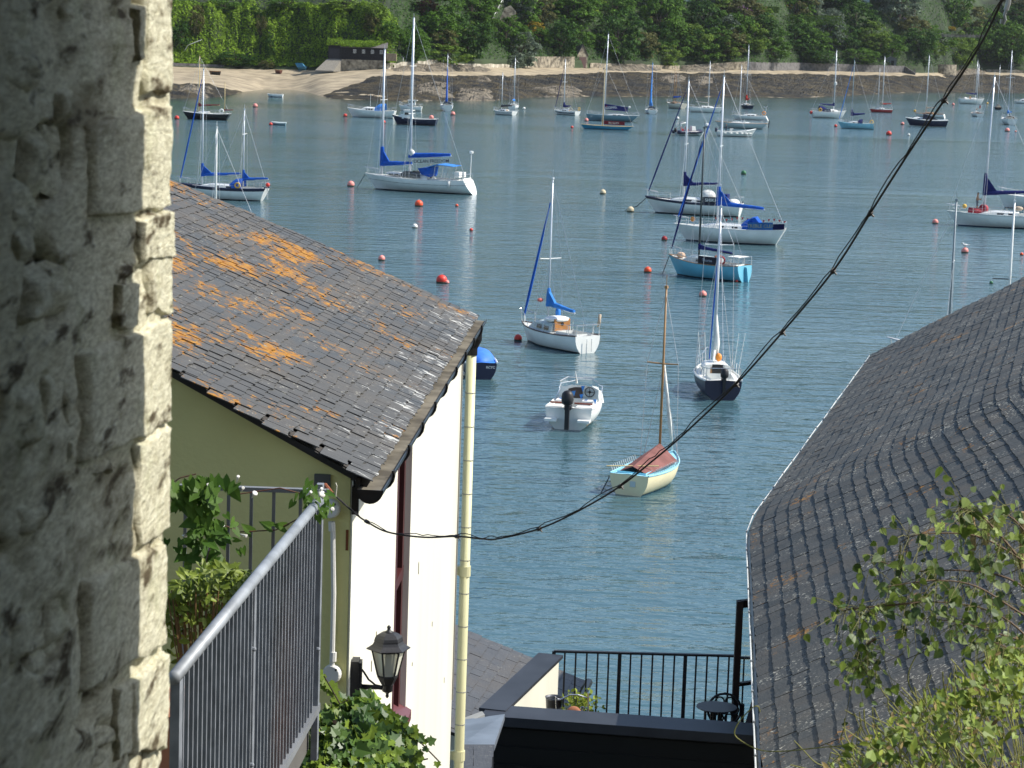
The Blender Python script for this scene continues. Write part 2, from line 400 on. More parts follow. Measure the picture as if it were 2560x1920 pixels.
for a in range(4):
    c_, s_ = math.cos(a * 1.7), math.sin(a * 1.7); tb.tube([(0, 0, -.45 + a * .1), (c_ * .25, s_ * .25, -.1 + a * .1), (c_ * .5, s_ * .5, .2 + a * .08)], [.035, .025, .008], 5)
TRUNK = tb.mesh('trunk'); TRUNK.materials.append(barkM)
_tc = 0
def tree(x, y, w, h, kind, label, group=None, name='tree', cat='tree', lift=None):
    global _tc
    _tc += 1
    b = btop(x); lift_m = (h / F * b.y) * .40 if lift is None else lift
    dl, p = hill_hit(x, y, lift_m)
    rx = w / 2 / F * p.y; rz = h / 2 / F * p.y
    t = thing(name, label, cat, (p.x, p.y, p.z - rz), random.uniform(0, 6), group)
    cr = child('crown', crown_of(kind, _tc % 3), t, Matrix.Translation((0, 0, rz)) @ Matrix.Diagonal((rx * 1.05, rx * 1.05, rz * 1.05, 1)))
    tm = child('trunk', TRUNK, t, Matrix.Translation((0, 0, rz)) @ Matrix.Diagonal((rx * .8, rx * .8, max(rz, rx * .8), 1)))
    return t
TREES = [
 (1300, 128, 110, 100, 'grey', 'silvery grey-green willow tree leaning over the beach beside the pale stone wall'),
 (1280, 158, 62, 40, 'grey', 'small silvery shrub at the foot of the grey-green willow'),
 (1278, 42, 36, 26, 'yellow', 'golden yellow flowering bush below the hillside steps'),
 (1337, 74, 50, 44, 'yellow', 'yellow-green bush among dark trees right of the hillside steps'),
 (1030, 110, 100, 90, 'mid', 'tall tree behind the boathouse deck right of the ivy bank'),
 (1100, 70, 110, 90, 'mid', 'rounded tree above the small low cliff behind the tall ketch mast'),
 (1170, 95, 130, 120, 'dark', 'dark bushy tree between the ketch mast and the silvery willow'),
 (1110, 140, 150, 60, 'light', 'light green scrub sloping down to the low pale cliff'),
 (1060, 20, 70, 50, 'red', 'purple-leaved bush at the top of the slope behind the ketch mast'),
 (1180, 25, 120, 60, 'mid', 'leafy tree left of the hillside steps at the top of the picture'),
 (1400, 100, 100, 110, 'dark', 'dark tree standing over the tan retaining wall'),
 (1430, 35, 130, 80, 'mid', 'big rounded tree right of the hillside steps'),
 (1545, 90, 130, 150, 'dark', 'broad dark tree behind the small stone-gabled hut'),
 (1530, 20, 110, 80, 'mid', 'tree crown above the stone-gabled hut at the top of the picture'),
 (1650, 60, 110, 140, 'mid', 'full mid green tree left of the black conifers'),
 (1665, 140, 80, 60, 'light', 'light green ivy-hung bush at the shore left of the seawall'),
 (1760, 45, 110, 110, 'dark', 'nearly black conifer left of the purple flowering bush'),
 (1720, 100, 80, 80, 'dark', 'dark evergreen above the shore behind the brown-masted gaffer'),
 (1760, 130, 90, 55, 'mid', 'green bush above the pale rocks at the seawall end'),
 (1815, 125, 80, 60, 'light', 'bright bush right beside the tallest mast near the seawall end'),
 (1850, 24, 60, 26, 'pink', 'mauve flowering bush at the top of the hillside garden'),
 (1840, 80, 100, 90, 'mid', 'leafy tree below the mauve flowering bush'),
 (1900, 70, 90, 80, 'dark', 'dark tree below the clipped garden hedge'),
 (1965, 15, 34, 22, 'yellow', 'orange shrub left of the white flagpole'),
 (1930, 125, 110, 60, 'mid', 'bushes above the middle of the grey seawall'),
 (2000, 90, 100, 100, 'mid', 'rounded tree below the long clipped hedge'),
 (2070, 80, 90, 90, 'grey', 'greyish tree right of the long clipped hedge end'),
 (2040, 140, 120, 44, 'dark', 'dark shrubs growing along the top of the grey seawall'),
 (2140, 45, 110, 100, 'dark', 'dark tree left of the two pine trunks'),
 (2150, 140, 100, 40, 'mid', 'green shrubs left of the grey garden shed'),
 (2200, 110, 60, 60, 'light', 'bright round bush above the grey garden shed'),
 (2300, 110, 110, 80, 'dark', 'dark ivy-hung trees above the curved stone bastion'),
 (2400, 125, 90, 90, 'light', 'light green hanging ivy right of the curved stone bastion'),
 (2405, 42, 120, 80, 'olive', 'broad brownish shrub in the garden right of the pine trunks'),
 (2470, 110, 110, 100, 'mid', 'grey-green tree on the shore behind the overhead cable'),
 (2530, 110, 100, 110, 'mid', 'leafy trees at the right edge above the shore'),
 (2540, 40, 90, 70, 'dark', 'dark tree at the top right corner behind the cable hook'),
 (2370, 72, 40, 14, 'yellow', 'yellow and orange flower bed on the crenellated garden wall'),
 (2485, 75, 40, 16, 'yellow', 'golden shrub on the bank right of the garden lawn'),
 (2260, 50, 20, 14, 'pink', 'pink hydrangea between the two pine trunks'),
 (492, 52, 40, 84, 'olive', 'dry grey-brown ivy in the gully at the left of the ivy bank'),
 (652, 66, 34, 60, 'olive', 'brown dead ivy patch in the middle of the ivy bank'),
 (676, 118, 30, 70, 'dark', 'dark hollow of ivy with pale flowers above the cream bush'),
 (560, 14, 90, 34, 'mid', 'bushes along the rim of the ivy bank near the stone wall'),
 (720, 10, 110, 26, 'mid', 'low hedge along the rim at the middle of the ivy bank'),
 (455, 90, 60, 70, 'dark', 'dark ivy-hung bush beside the stone wall corner'),
 (590, 150, 110, 40, 'dark', 'dark shrubs at the foot of the ivy bank on the beach'),
 (668, 162, 44, 26, 'olive', 'pale cream-flowered bush on the beach below the ivy bank'),
 (640, 30, 34, 40, 'dark', 'small dark bush on the rim of the ivy bank'),
 (860, 16, 130, 30, 'light', 'clipped garden hedges on top of the ivy bank'),
 (935, 30, 70, 60, 'light', 'pale ivy-clad bushes at the right end of the ivy bank'),
 (930, 62, 44, 60, 'olive', 'dry ivy curtain above the boathouse roof end'),
]
for r in TREES: tree(*r, name='shrub' if r[3] < 45 else 'tree', cat='shrub' if r[3] < 45 else 'tree')
for i in range(46):
    x = random.uniform(960, 2700); y = random.uniform(-40, 70); s = random.uniform(70, 130)
    tree(x, y, s, s * random.uniform(.7, 1), random.choice(['dark', 'mid', 'mid', 'light', 'olive', 'grey']), 'rounded leafy tree in the dense wood on the upper far slope', 'trees of the far wood')
for i in range(16):
    x = random.uniform(960, 2640); y = random.uniform(105, 150); s = random.uniform(50, 80)
    tree(x, y, s, s * .7, random.choice(['dark', 'mid', 'mid', 'light']), 'low green scrub bush along the foot of the far slope', 'scrub along the far shore', 'shrub', 'shrub')
for i in range(34):
    x = 975 + i * 48 + random.uniform(-15, 15); y = random.uniform(70, 118); s = random.uniform(60, 105)
    tree(x, y, s, s * .8, random.choice(['dark', 'mid', 'mid', 'light', 'olive']), 'bushy tree packed among others on the middle of the far slope', 'trees on the middle slope')
def carpet(name, n, x0, x1, d0, d1, kind, size, label, cat, up=.4, filt=None):
    C = []; N = []; S = []
    while len(C) < n:
        x = random.uniform(x0, x1); dl = random.uniform(d0, d1)
        if filt and not filt(x, dl): continue
        p = hp(x, dl); e = hp(x + 3, dl) - p; g_ = hp(x, dl + .6) - p; nn = e.cross(g_)
        if nn.z < 0: nn = -nn
        nn.normalize(); C.append(p + nn * (up * random.random() + .9 * max(0, nz((x * .12, dl * .5, 4))))); N.append(nn + Vector((0, -.3, .25))); S.append(size * random.uniform(.5, 1.3))
    o = quads(name, C, N, S, G[kind], jit=.5); tag(o, label, cat, kind='stuff'); return o
carpet('ivy_bank', 42000, 300, 990, .8, 20, 'ivy', .34, 'sheet of bright green ivy covering the steep cliff above the beach', 'ivy')
carpet('undergrowth', 60000, 970, 2750, 1.8, 60, 'dark', .36, 'dense green undergrowth filling the far wooded slope between the trees', 'undergrowth', up=.8)
carpet('meadow_grass', 7000, 300, 960, 20, 60, 'light', .4, 'grassy ground on top of the ivy bank', 'grass', up=.1)
# gully bushes that break the ivy bank
# ---------------------------------------------------------------- far shore buildings and walls
stoneM = mat('shore_stone', (.20, .17, .125), .95, var=.45, scale=.9, bump=.12, bscale=1.6, col2=(.40, .35, .26), detail=6)
greyM = mat('seawall_stone', (.13, .125, .12), .95, var=.35, scale=1.1, bump=.1, bscale=1.8, detail=6)
paleM = mat('pale_cliff', (.30, .26, .19), .95, var=.4, scale=.7, bump=.2, bscale=1.2, col2=(.55, .5, .40), detail=7)
tarM = mat('tarred_board', (.012, .011, .013), .8, var=.3)
concM = mat('slip_concrete', (.20, .185, .155), .9, var=.15)
whiteM = mat('white_paint', (.80, .80, .77), .45, var=.04)
woodM = mat('weathered_wood', (.28, .22, .15), .8, var=.2)
def wall_run(name, label, xa, xb, h0, h1, m, dl=.2, th=.9, n=24, z0=-.6, wob=.12, cat='wall', coping=None):
    b = MB(); pts = []
    for i in range(n + 1):
        x = lerp(xa, xb, i / n); p = btop(x) + outdir(x) * dl; hh = lerp(h0, h1, i / n) + wob * nz((x * .06, 1, 2)); pts.append((p, outdir(x), hh + ZBX(x)))
    for (p, o, h), (q, o2, h2) in zip(pts, pts[1:]):
        j0 = .08 * nz((p.x, p.y, 4)); j1 = .08 * nz((q.x, q.y, 4))
        A = [Vector((p.x, p.y, p.z + z0)) - o * j0, Vector((q.x, q.y, q.z + z0)) - o2 * j1, Vector((q.x, q.y, h2)), Vector((p.x, p.y, h))]
        B = [a + o * th for a in A]
        b.quad(A[0], A[1], A[2], A[3]); b.quad(A[3], A[2], B[2], B[3]); b.quad(B[1], B[0], B[3], B[2])
    b.quad(A[1], B[1], B[2], A[2])
    o = b.build(name, m); return tag(o, label, cat)
sw = wall_run('seawall', 'long grey stone seawall along the far shore', 1872, 2262, 3.0, 2.7, greyM, wob=.05)
wall_run('shore_wall', 'pale crumbling wall rising from rocks to the grey seawall', 1700, 1868, 1.2, 3.2, stoneM)
wall_run('retaining_wall', 'tan stone retaining wall beside the silvery willow', 1322, 1436, 3.4, 3.6, stoneM, wob=.05)
wall_run('low_cliff', 'pale low rocky cliff right of the boathouse', 965, 1095, 1.6, 2.4, paleM, wob=.5, cat='cliff')
wall_run('low_cliff', 'pale broken bank under the silvery shrub', 1096, 1322, 1.4, 1.0, paleM, wob=.5, cat='cliff')
wall_run('bank_wall', 'ivied stone wall behind the whitish boulders', 1475, 1700, 1.8, 1.2, stoneM, wob=.4)
wall_run('stone_wall', 'low grey dry-stone wall at the left end of the beach', 300, 560, 1.3, 1.0, greyM)
wall_run('bank_wall', 'rough pale bank right of the curved bastion', 2395, 2560, 1.0, 1.4, paleM, wob=.5)
# curved bastion
ZB = 5.5
def bastion():
    c = btop(2346) + outdir(2346) * 6.5; b = MB(); n = 22; r = 6.9
    for i in range(n):
        a0 = math.pi * (1 + i / n); a1 = math.pi * (1 + (i + 1) / n)
        p = [Vector((c.x + r * math.cos(a), c.y + r * math.sin(a), 0)) for a in (a0, a1)]; q = [Vector((c.x + (r - .7) * math.cos(a), c.y + (r - .7) * math.sin(a), 0)) for a in (a0, a1)]
        Z = lambda v, z: (v.x, v.y, z)
        b.quad(Z(p[0], ZB - .8), Z(p[1], ZB - .8), Z(p[1], ZB + 3.4), Z(p[0], ZB + 3.4)); b.quad(Z(p[0], ZB + 3.4), Z(p[1], ZB + 3.4), Z(q[1], ZB + 3.4), Z(q[0], ZB + 3.4))
        b.quad(Z(q[1], ZB - .8), Z(q[0], ZB - .8), Z(q[0], ZB + 3.4), Z(q[1], ZB + 3.4))
    t = thing('bastion', 'curved buff stone bastion on the far shore', 'wall'); b.build('bastion_wall', stoneM, t)
    tb_ = MB(); tb_.quad(*[(c.x + r * .95 * math.cos(a), c.y + r * .95 * math.sin(a), ZB + 3.0) for a in [math.pi * (1 + i / 12) for i in range(13)]]); tb_.build('terrace_floor', concM, t)
bastion()
def steps():
    t = thing('shore_steps', 'small stone steps between the seawall end and the bastion', 'steps'); p = btop(2282) + outdir(2282) * .6
    for i in range(8): b = MB(); b.box((p.x, p.y - 1.0 + i * .35, ZB - .4 + i * .32), (2.2, .5 + .0, .32)); b.build('step', concM, t)
    b = MB(); q = btop(2262); b.prism([(q.x - .1, q.y - .3, ZB - .8), (q.x + 3.4, q.y - 3.0, ZB - .9), (q.x + 3.4, q.y - 3.0, ZB + .2), (q.x - .1, q.y - .3, ZB + 2.6)], (.3, .9, 0)); b.build('side_wall', greyM, t)
steps()
# boathouse
def boathouse():
    pl = btop(880) - outdir(880) * 2.0; z0 = pl.z + 2.9; s = F / pl.y      # px per metre
    x0 = P(820, 150, pl.y).x; x1 = P(964, 150, pl.y).x; y0 = pl.y; h = 3.6; dp = 5
    t = thing('boathouse', 'black tarred boathouse under ivy on the far beach', 'boathouse', (x0, y0, z0))
    L_ = x1 - x0; d0 = 3.4
    b = MB(); n = 34
    for i in range(n): b.box((d0 + (L_ - d0) * (i + .5) / n, .0, h * .44), ((L_ - d0) / n - .03, .12, h * .88))
    front = struct(b.build('front_boarding', tarM, t), 'stuff')
    b = MB(); b.box((d0 + (L_ - d0) / 2, dp / 2 + .1, h * .43), (L_ - d0 - .1, dp - .1, h * .86)); b.build('body', tarM, t)
    b = MB(); b.prism([(0, -.2, 0), (d0, -.2, 0), (d0, -.2, h * .86), (d0 * .62, -.2, h * 1.2), (0, -.2, h * .9)], (0, dp, 0)); b.build('slip_shed', tarM, t)
    b = MB(); b.box((1.6, -.25, 1.35), (2.6, .08, 2.7)); d = b.build('door', mat('shaded_opening', (.02, .02, .025), .7), t)  # dark sheet painting the shade inside the open shed end
    b = MB(); b.prism([(d0 - .3, -.45, h * .86), (d0 - .3, dp * .5, h * 1.25), (L_ + .4, dp * .5, h * 1.25), (L_ + .4, -.45, h * .86)], (0, 0, .12)); b.build('roof', mat('felt_roof', (.12, .11, .10), .9), t)
    for k in range(4):
        cx = d0 + (L_ - d0) * (.30 + .2 * k); w = MB(); w.box((cx, -.07, 2.15), (.75, .06, .95)); wo_ = w.build('window', whiteM, t)
        for a in (-1, 1):
            for c in (-1, 0, 1):
                g_ = MB(); g_.box((cx + a * .17, -.105, 2.15 + c * .28), (.27, .02, .22)); g_.build('pane', tarM, wo_)
    C_, N_, S_ = [], [], []
    for i in range(5200):
        u = random.random(); v = random.random(); xx = lerp(-.4, L_ * (.75 + .3 * v), u); yy = lerp(-.6, dp * .6, v); C_.append((xx, yy, h * (.9 + .42 * v) + .5 * max(0, nz((xx * .5, yy, 3))) + random.random() * .25 + (.25 if xx < d0 else 0))); N_.append((0, -.6, .7)); S_.append(random.uniform(.1, .3))
    iv = quads('roof_ivy', C_, N_, S_, G['ivy'], t, jit=.5); iv['kind'] = 'stuff'
    # masonry under it, ramp
    w = MB(); w.box((d0 + (L_ - d0) / 2, dp * .5 - .2, -1.6), (L_ - d0, dp, 3.2)); wo_ = tag(w.build('boathouse_plinth', stoneM), 'rough stone plinth carrying the black boathouse', 'wall'); wo_.location = (x0, y0, z0)
    r = MB(); r.prism([(-2.8, -5.5, -2.95), (-.2, -.3, 0), (3.3, -.3, 0), (1.6, -5.5, -2.95)], (0, 0, -.3)); r.prism([(1.6, -5.5, -3.2), (3.35, -.3, -3.2), (3.35, -.3, -.05), (1.6, -5.5, -2.98)], (.3, 0, 0))
    ro = tag(r.build('slipway', concM), 'pale concrete slipway sloping down from the black boathouse', 'slipway'); ro.location = (x0, y0, z0)
    # deck with rail
    t2 = thing('deck', 'small wooden deck with rail at the right end of the boathouse', 'deck', (x1, y0, z0))
    b = MB(); b.box((1.4, 1, .9), (2.7, 2, 1.9)); b.build('deck_base', woodM, t2)
    for k in range(4): b = MB(); b.bar((.15 + k * .85, 0, 1.8), (.15 + k * .85, 0, 3.0), .08, .08); b.build('post', woodM, t2)
    for zz in (2.4, 3.0): b = MB(); b.bar((0, 0, zz), (2.8, 0, zz), .07, .09); b.build('rail', woodM, t2)
    return x1, y0, z0
BH = boathouse()
def gable_hut():
    p = btop(1455) + outdir(1455) * 1.2; t = thing('gabled_hut', 'small stone-gabled boat store with brown door on the far shore', 'hut', (p.x, p.y, ZB + 1), .55)
    b = MB(); b.prism([(-1.9, 0, -1.5), (1.9, 0, -1.5), (1.9, 0, 3), (0, 0, 6.2), (-1.9, 0, 3)], (0, 4, 0)); b.build('wall', stoneM, t)
    for s in (-1, 1): b = MB(); b.prism([(s * 2.1, -.25, 2.75), (0, -.25, 6.3), (0, 4.1, 6.3), (s * 2.1, 4.1, 2.75)], (0, 0, .15)); b.build('roof', greyM, t)
    b = MB(); b.box((0, -.06, .7), (2.5, .1, 3.6)); b.build('door', mat('brown_door', (.10, .055, .05), .7), t)
    b = MB(); b.prism([(-1.9, -.2, -1.0), (1.9, -.2, -1.0), (3.2, -5, -2.2), (-.6, -5, -2.2)], (0, 0, -.4)); s_ = tag(b.build('slipway', concM), 'short pale slipway in front of the stone-gabled boat store', 'slipway'); s_.location = t.location; s_.rotation_euler = t.rotation_euler
gable_hut()
def shed():
    p = btop(2226) + outdir(2226) * 3; t = thing('garden_shed', 'grey-green timber shed behind the right end of the seawall', 'shed', (p.x, p.y, ZB + 2.4))
    m_ = mat('shed_paint', (.11, .13, .13), .8); b = MB(); b.prism([(-2, 0, 0), (2, 0, 0), (2, 0, 2.6), (0, 0, 3.6), (-2, 0, 2.6)], (0, 3, 0)); b.build('wall', m_, t)
    b = MB(); b.box((.6, -.05, 1.1), (1.1, .08, 2.1)); b.build('door', tarM, t)
    for s in (-1, 1): b = MB(); b.prism([(s * 2.3, -.2, 2.45), (0, -.2, 3.65), (0, 3.2, 3.65), (s * 2.3, 3.2, 2.45)], (0, 0, .1)); b.build('roof', mat('shed_roof', (.2, .2, .2), .8), t)
shed()
def hillsteps():
    dl, a = hill_hit(1224, 55, 1); dl2, c = hill_hit(1250, 6, 1)
    t = thing('hillside_steps', 'steep garden steps with pale handrail on the far slope', 'steps', a)
    v = c - a
    for i in range(14): b = MB(); q = v * (i / 14); b.box(q, (1.6, v.y / 10, v.z / 13)); b.build('step', concM, t)
    b = MB(); b.tube([(.9, 0, 1.2), Vector((.9, 0, 1.2)) + v], .09, 6); b.build('handrail', whiteM, t)
    for i in range(6): b = MB(); q = v * (i / 5); b.tube([q + Vector((.9, 0, 0)), q + Vector((.9, 0, 1.2))], .05, 5); b.build('baluster', whiteM, t)
    dl, a = hill_hit(1240, 58, 0); b = MB(); b.prism([(0, 0, -1), (5.2, 0, -1), (5.2, 1.0, 3.6), (3.6, 1.4, 5.4), (1.8, 1.2, 4.6), (.4, .2, 1)], (0, 1.5, 0)); w = tag(b.build('retaining_wall', stoneM), 'tan stone garden wall right of the hillside steps', 'wall'); w.location = a + Vector((.6, -1.2, 0))
hillsteps()
def crenel():
    dl, a = hill_hit(2338, 86, .6); dl2, c = hill_hit(2398, 88, .6); c.y = a.y; t = thing('crenellated_wall', 'low garden wall with upright coping stones above the bastion', 'wall', a)
    v = c - a; b = MB(); b.bar((0, 0, -.4), v + Vector((0, 0, -.4)), .5, 1.0); b.build('wall', stoneM, t)
    for i in range(16): b = MB(); b.box(v * ((i + .5) / 16) + Vector((0, 0, .35)), (.32, .4, .5)); b.build('coping_stone', stoneM, t)
crenel()
def pines():
    for k, (xb, yb, xt, yt) in enumerate(((2246, 55, 2254, -60), (2281, 56, 2290, -60))):
        dl, a = hill_hit(xb, yb, 0); tp = P(xt, yt, a.y); t = thing('pine_tree', ('left', 'right')[k] + ' one of two tall dark pine trunks in the hillside garden', 'tree', a)
        v = tp - a; b = MB(); b.tube([(0, 0, -1), v * .4 + Vector((.3, 0, 0)), v], [.85, .62, .42], 8); b.build('trunk', barkM, t)
        for j in range(3): b2 = MB(); q = v * (.45 + .15 * j); b2.tube([q, q + Vector((random.uniform(-5, 5), random.uniform(-2, 2), 2.5))], [.28, .08], 5); b2.build('limb', barkM, t)
        child('crown', crown_of('dark', k), t, Matrix.Translation(v + Vector((0, 0, 2))) @ Matrix.Diagonal((7, 7, 4, 1)))
pines()
dl, a = hill_hit(2005, 33, 0); b = MB(); b.tube([(0, 0, 0), P(2006, -40, a.y) - a], .12, 6); fp = tag(b.build('flagpole', whiteM), 'white flagpole standing in the hillside garden', 'flagpole'); fp.location = a
def house_far(x, y, w, h, col, label):
    dl, a = hill_hit(x, y, 0); s = a.y / F; t = thing('house', label, 'house', a); b = MB(); b.box((0, 3, h * s / 2), (w * s, 6, h * s)); b.build('wall', mat('house_' + label[:5], col, .8), t)
    b = MB(); b.prism([(-w * s * .55, -.4, h * s), (w * s * .55, -.4, h * s), (w * s * .55, 3, h * s + 3), (-w * s * .55, 3, h * s + 3)], (0, 0, .2)); b.build('roof', greyM, t)
    for k in (-1, 1): b = MB(); b.box((k * w * s * .24, -.03, h * s * .55), (.9, .06, 1.2)); b.build('window', tarM, t)
house_far(2155, 10, 36, 40, (.5, .58, .58), 'pale blue-grey house behind dark trees at the top edge')
house_far(1705, 4, 44, 40, (.7, .7, .68), 'white house mostly hidden above the black conifers')
def hedge(xa, xb, y, label, hh=2.2):
    C = []; N = []; S = []; dl, a = hill_hit(xa, y, hh * .5); dl2, c = hill_hit(xb, y + (xb - xa) * .033, hh * .5); c.y = a.y
    for i in range(2600):
        f_ = random.random(); k = random.random(); p = a.lerp(c, f_)
        if k < .6: p = p + Vector((0, -.6, random.uniform(-hh, hh) / 2)); n_ = (0, -1, .2)
        else: p = p + Vector((0, random.uniform(-.6, 1.2), hh / 2)); n_ = (0, 0, 1)
        C.append(p); N.append(n_); S.append(random.uniform(.12, .3))
    tag(quads('hedge', C, N, S, G['light'], jit=.25), label, 'hedge')
hedge(1870, 1932, 24, 'short clipped green hedge right of the mauve bush')
hedge(1962, 2082, 48, 'long flat-topped clipped hedge across the hillside garden', 3)
# bent pale pole at the left of the ivy bank
dl, a = hill_hit(456, 135, 0); b = MB(); b.tube([(0, 0, 0), P(470, 113, a.y) - a, P(505, 99, a.y) - a], .09, 5); tag(b.build('bent_pole', whiteM), 'bent pale pole leaning over the left of the beach', 'pole').location = a
# ---------------------------------------------------------------- boats
def paint(n, c, r=.35): return mat('paint_' + n, c, r, var=.05, scale=1.5, spec=.45)
WHT = paint('white', (.78, .78, .74)); CRM = paint('cream', (.74, .66, .42)); NAVY = paint('navy', (.012, .016, .045)); BLK = paint('black', (.012, .012, .014))
LBL = paint('light_blue', (.13, .42, .56)); TURQ = paint('turquoise', (.02, .22, .36)); GRY = paint('blue_grey', (.14, .25, .30)); RED = paint('red', (.42, .03, .035)); PGR = paint('pale_grey', (.45, .52, .52))
BRED = mat('buoy_red', (.62, .045, .03), .45, var=.15); BPNK = mat('buoy_pink', (.75, .26, .22), .5, var=.15); BORG = mat('buoy_orange', (.75, .09, .03), .45, var=.12); BWHT = mat('buoy_white', (.75, .74, .68), .5, var=.1)
BGRN = mat('buoy_green', (.03, .15, .06), .5); BCRM = mat('buoy_cream', (.6, .5, .33), .6)
def canvas(n, c): return mat('canvas_' + n, c, .85, var=.15, scale=2.5, bump=.02, bscale=6, spec=.15)
CBL = canvas('blue', (.012, .09, .42)); CNV = canvas('navy', (.014, .02, .11)); CMR = canvas('maroon', (.13, .015, .025)); CRD = canvas('red', (.38, .03, .02)); CWH = canvas('white', (.7, .7, .66)); CBR = canvas('brown', (.20, .09, .08)); CTN = canvas('tan', (.5, .4, .3)); CSK = canvas('sky', (.05, .22, .60))
ALU = mat('mast_alloy', (.62, .66, .70), .35, metal=.35, var=.06); WOOD = mat('varnished_spar', (.33, .18, .07), .4, var=.15); PALEW = mat('pale_spar', (.55, .42, .20), .45, var=.1); DKM = mat('dark_mast', (.03, .045, .05), .4)
WIRE = mat('rigging_wire', (.5, .52, .54), .4, metal=.5); STEEL = mat('stainless', (.65, .66, .67), .25, metal=.8); DECK = mat('deck_grey', (.62, .63, .60), .7, var=.08); TEAK = mat('teak', (.34, .19, .09), .7, var=.2)
GLS = mat('boat_window', (.012, .014, .018), .12, var=.1, spec=.7); BOOT = mat('boot_dark', (.012, .018, .03), .5); YEL = mat('lifebuoy_yellow', (.7, .42, .06), .6); RUB = mat('rubber_black', (.015, .015, .017), .5); ORG = mat('fender_orange', (.8, .28, .04), .5)
class Hull:
    def __init__(s, L, B, Fb, tw=.7, bow=.25, stern=.0, ovb=.14, ovs=.05, full=2.2, sheer=.18):
        s.L, s.B, s.Fb, s.tw, s.bow, s.ovb, s.ovs, s.full, s.sh = L, B, Fb, tw, bow, ovb, ovs, full, sheer
    def hb(s, t):
        if t < .42: return s.B / 2 * (s.tw + (1 - s.tw) * math.sin(math.pi / 2 * t / .42))
        return s.B / 2 * max(.012, 1 - ((t - .42) / .58) ** s.full)
    def zs(s, t): return s.Fb * (1 + s.bow * max(0, (t - .35) / .65) ** 2 + s.sh * max(0, (.35 - t) / .35) ** 2 * .5)
    def pt(s, t, q, side=1, off=0):
        zs = s.zs(t); z = -.35 + q * (zs + .35); k = lerp(2.6, 1.25, sstep(.45, 1, t)); y = s.hb(t) * (1 - (1 - q) ** k) + off
        x = -s.L / 2 + s.L * t - s.ovb * s.L * (1 - q) * sstep(.55, 1, t) + s.ovs * s.L * (1 - q) * (1 - t) ** 4
        return Vector((x, y * side, z))
    def qz(s, t, z): return max(0, min(1, (z + .35) / (s.zs(t) + .35)))
def boat(x, y, L, hd, label, name='sailing_yacht', cat='yacht', B=None, Fb=None, hull=WHT, boot=BOOT, deck=DECK, gun=None, tw=.72, bow=.22, ovb=.14, ovs=.05, full=2.2, stripe=None, transom=None,
         cabin=(.36, .74, .38, .62), cabmat=None, win=2, cockpit=(.06, .34, .6), masts=(), hood=None, rails=True, outboard=None, group=None, roll=0, grp='boats moored in the harbour', gunr=.035):
    p = PZ(x, y, 0); B = B or L * .33; Fb = Fb or (.28 + L * .075); Hh = Hull(L, B, Fb, tw, bow, 0, ovb, ovs, full)
    T = thing(name, label, cat, (p.x, p.y, 0), R(hd), grp); T.rotation_euler = (R(roll), 0, R(hd))
    T['_'] = 0; del T['_']
    N = 18; ts = sorted(set([i / N for i in range(N + 1)] + ([cockpit[0], cockpit[1]] if cockpit else []))); qs = [0, .18, .34, .5, .65, .8, .91, 1]
    b = MB()
    for sd in (1, -1):
        i0 = len(b.v)
        for t in ts:
            for q in qs: b.v.append(tuple(Hh.pt(t, q, sd)))
        for i in range(len(ts) - 1):
            for j in range(len(qs) - 1):
                a = i0 + i * len(qs) + j; f = (a, a + 1, a + len(qs) + 1, a + len(qs)); b.f.append(f if sd == 1 else f[::-1])
    b.build('hull', hull, T, smooth=True)
    b = MB(); pl = [Hh.pt(0, q, 1) for q in qs] + [Hh.pt(0, q, -1) for q in reversed(qs)]; b.quad(*pl[::-1]); b.build('transom', transom or hull, T)
    b = MB()
    for sd in (1, -1):
        g_ = []
        for t in ts: g_.append((Hh.pt(t, Hh.qz(t, -.04), sd, .012), Hh.pt(t, Hh.qz(t, .055 + .02 * L / 8), sd, .012)))
        for (a0, a1), (c0, c1) in zip(g_, g_[1:]): b.quad(a0, c0, c1, a1) if sd == -1 else b.quad(a1, c1, c0, a0)
    b.build('boot_stripe', boot, T)
    if stripe:
        sm, za, zb = stripe; b = MB()
        for sd in (1, -1):
            g_ = [(Hh.pt(t, za, sd, .01), Hh.pt(t, zb, sd, .01)) for t in ts]
            for (a0, a1), (c0, c1) in zip(g_, g_[1:]): b.quad(a0, c0, c1, a1)
        b.build('stripe', sm, T)
    # deck with an opening for the cockpit
    b = MB(); dz = lambda t: Hh.zs(t) - .02
    for ta, tb_ in zip(ts, ts[1:]):
        ha, hb_ = Hh.hb(ta), Hh.hb(tb_); xa, xb = Hh.pt(ta, 1).x, Hh.pt(tb_, 1).x; za, zb = dz(ta), dz(tb_)
        if cockpit and ta >= cockpit[0] - 1e-6 and tb_ <= cockpit[1] + 1e-6:
            wa, wb_ = ha * cockpit[2], hb_ * cockpit[2]
            for sd in (1, -1): b.quad((xa, ha * sd, za), (xb, hb_ * sd, zb), (xb, wb_ * sd, zb + .02), (xa, wa * sd, za + .02))
        else:
            for sd in (1, -1): b.quad((xa, ha * sd, za), (xb, hb_ * sd, zb), (xb, 0, zb + .06 * hb_), (xa, 0, za + .06 * ha))
    b.build('deck', deck, T)
    if cockpit:
        t0, t1, fr = cockpit; b = MB(); x0, x1 = Hh.pt(t0, 1).x, Hh.pt(t1, 1).x; w0, w1 = Hh.hb(t0) * fr, Hh.hb(t1) * fr; zz = dz(t0); fl = max(.1, zz - .55)
        V = [(x0, w0), (x1, w1), (x1, -w1), (x0, -w0)]
        for (ax, ay), (bx_, by) in zip(V, V[1:] + V[:1]): b.quad((ax, ay, zz + .1), (bx_, by, zz + .1), (bx_, by, fl), (ax, ay, fl))
        b.quad(*[(v[0], v[1], fl) for v in V]); b.build('cockpit', deck if deck is not TEAK else TEAK, T)
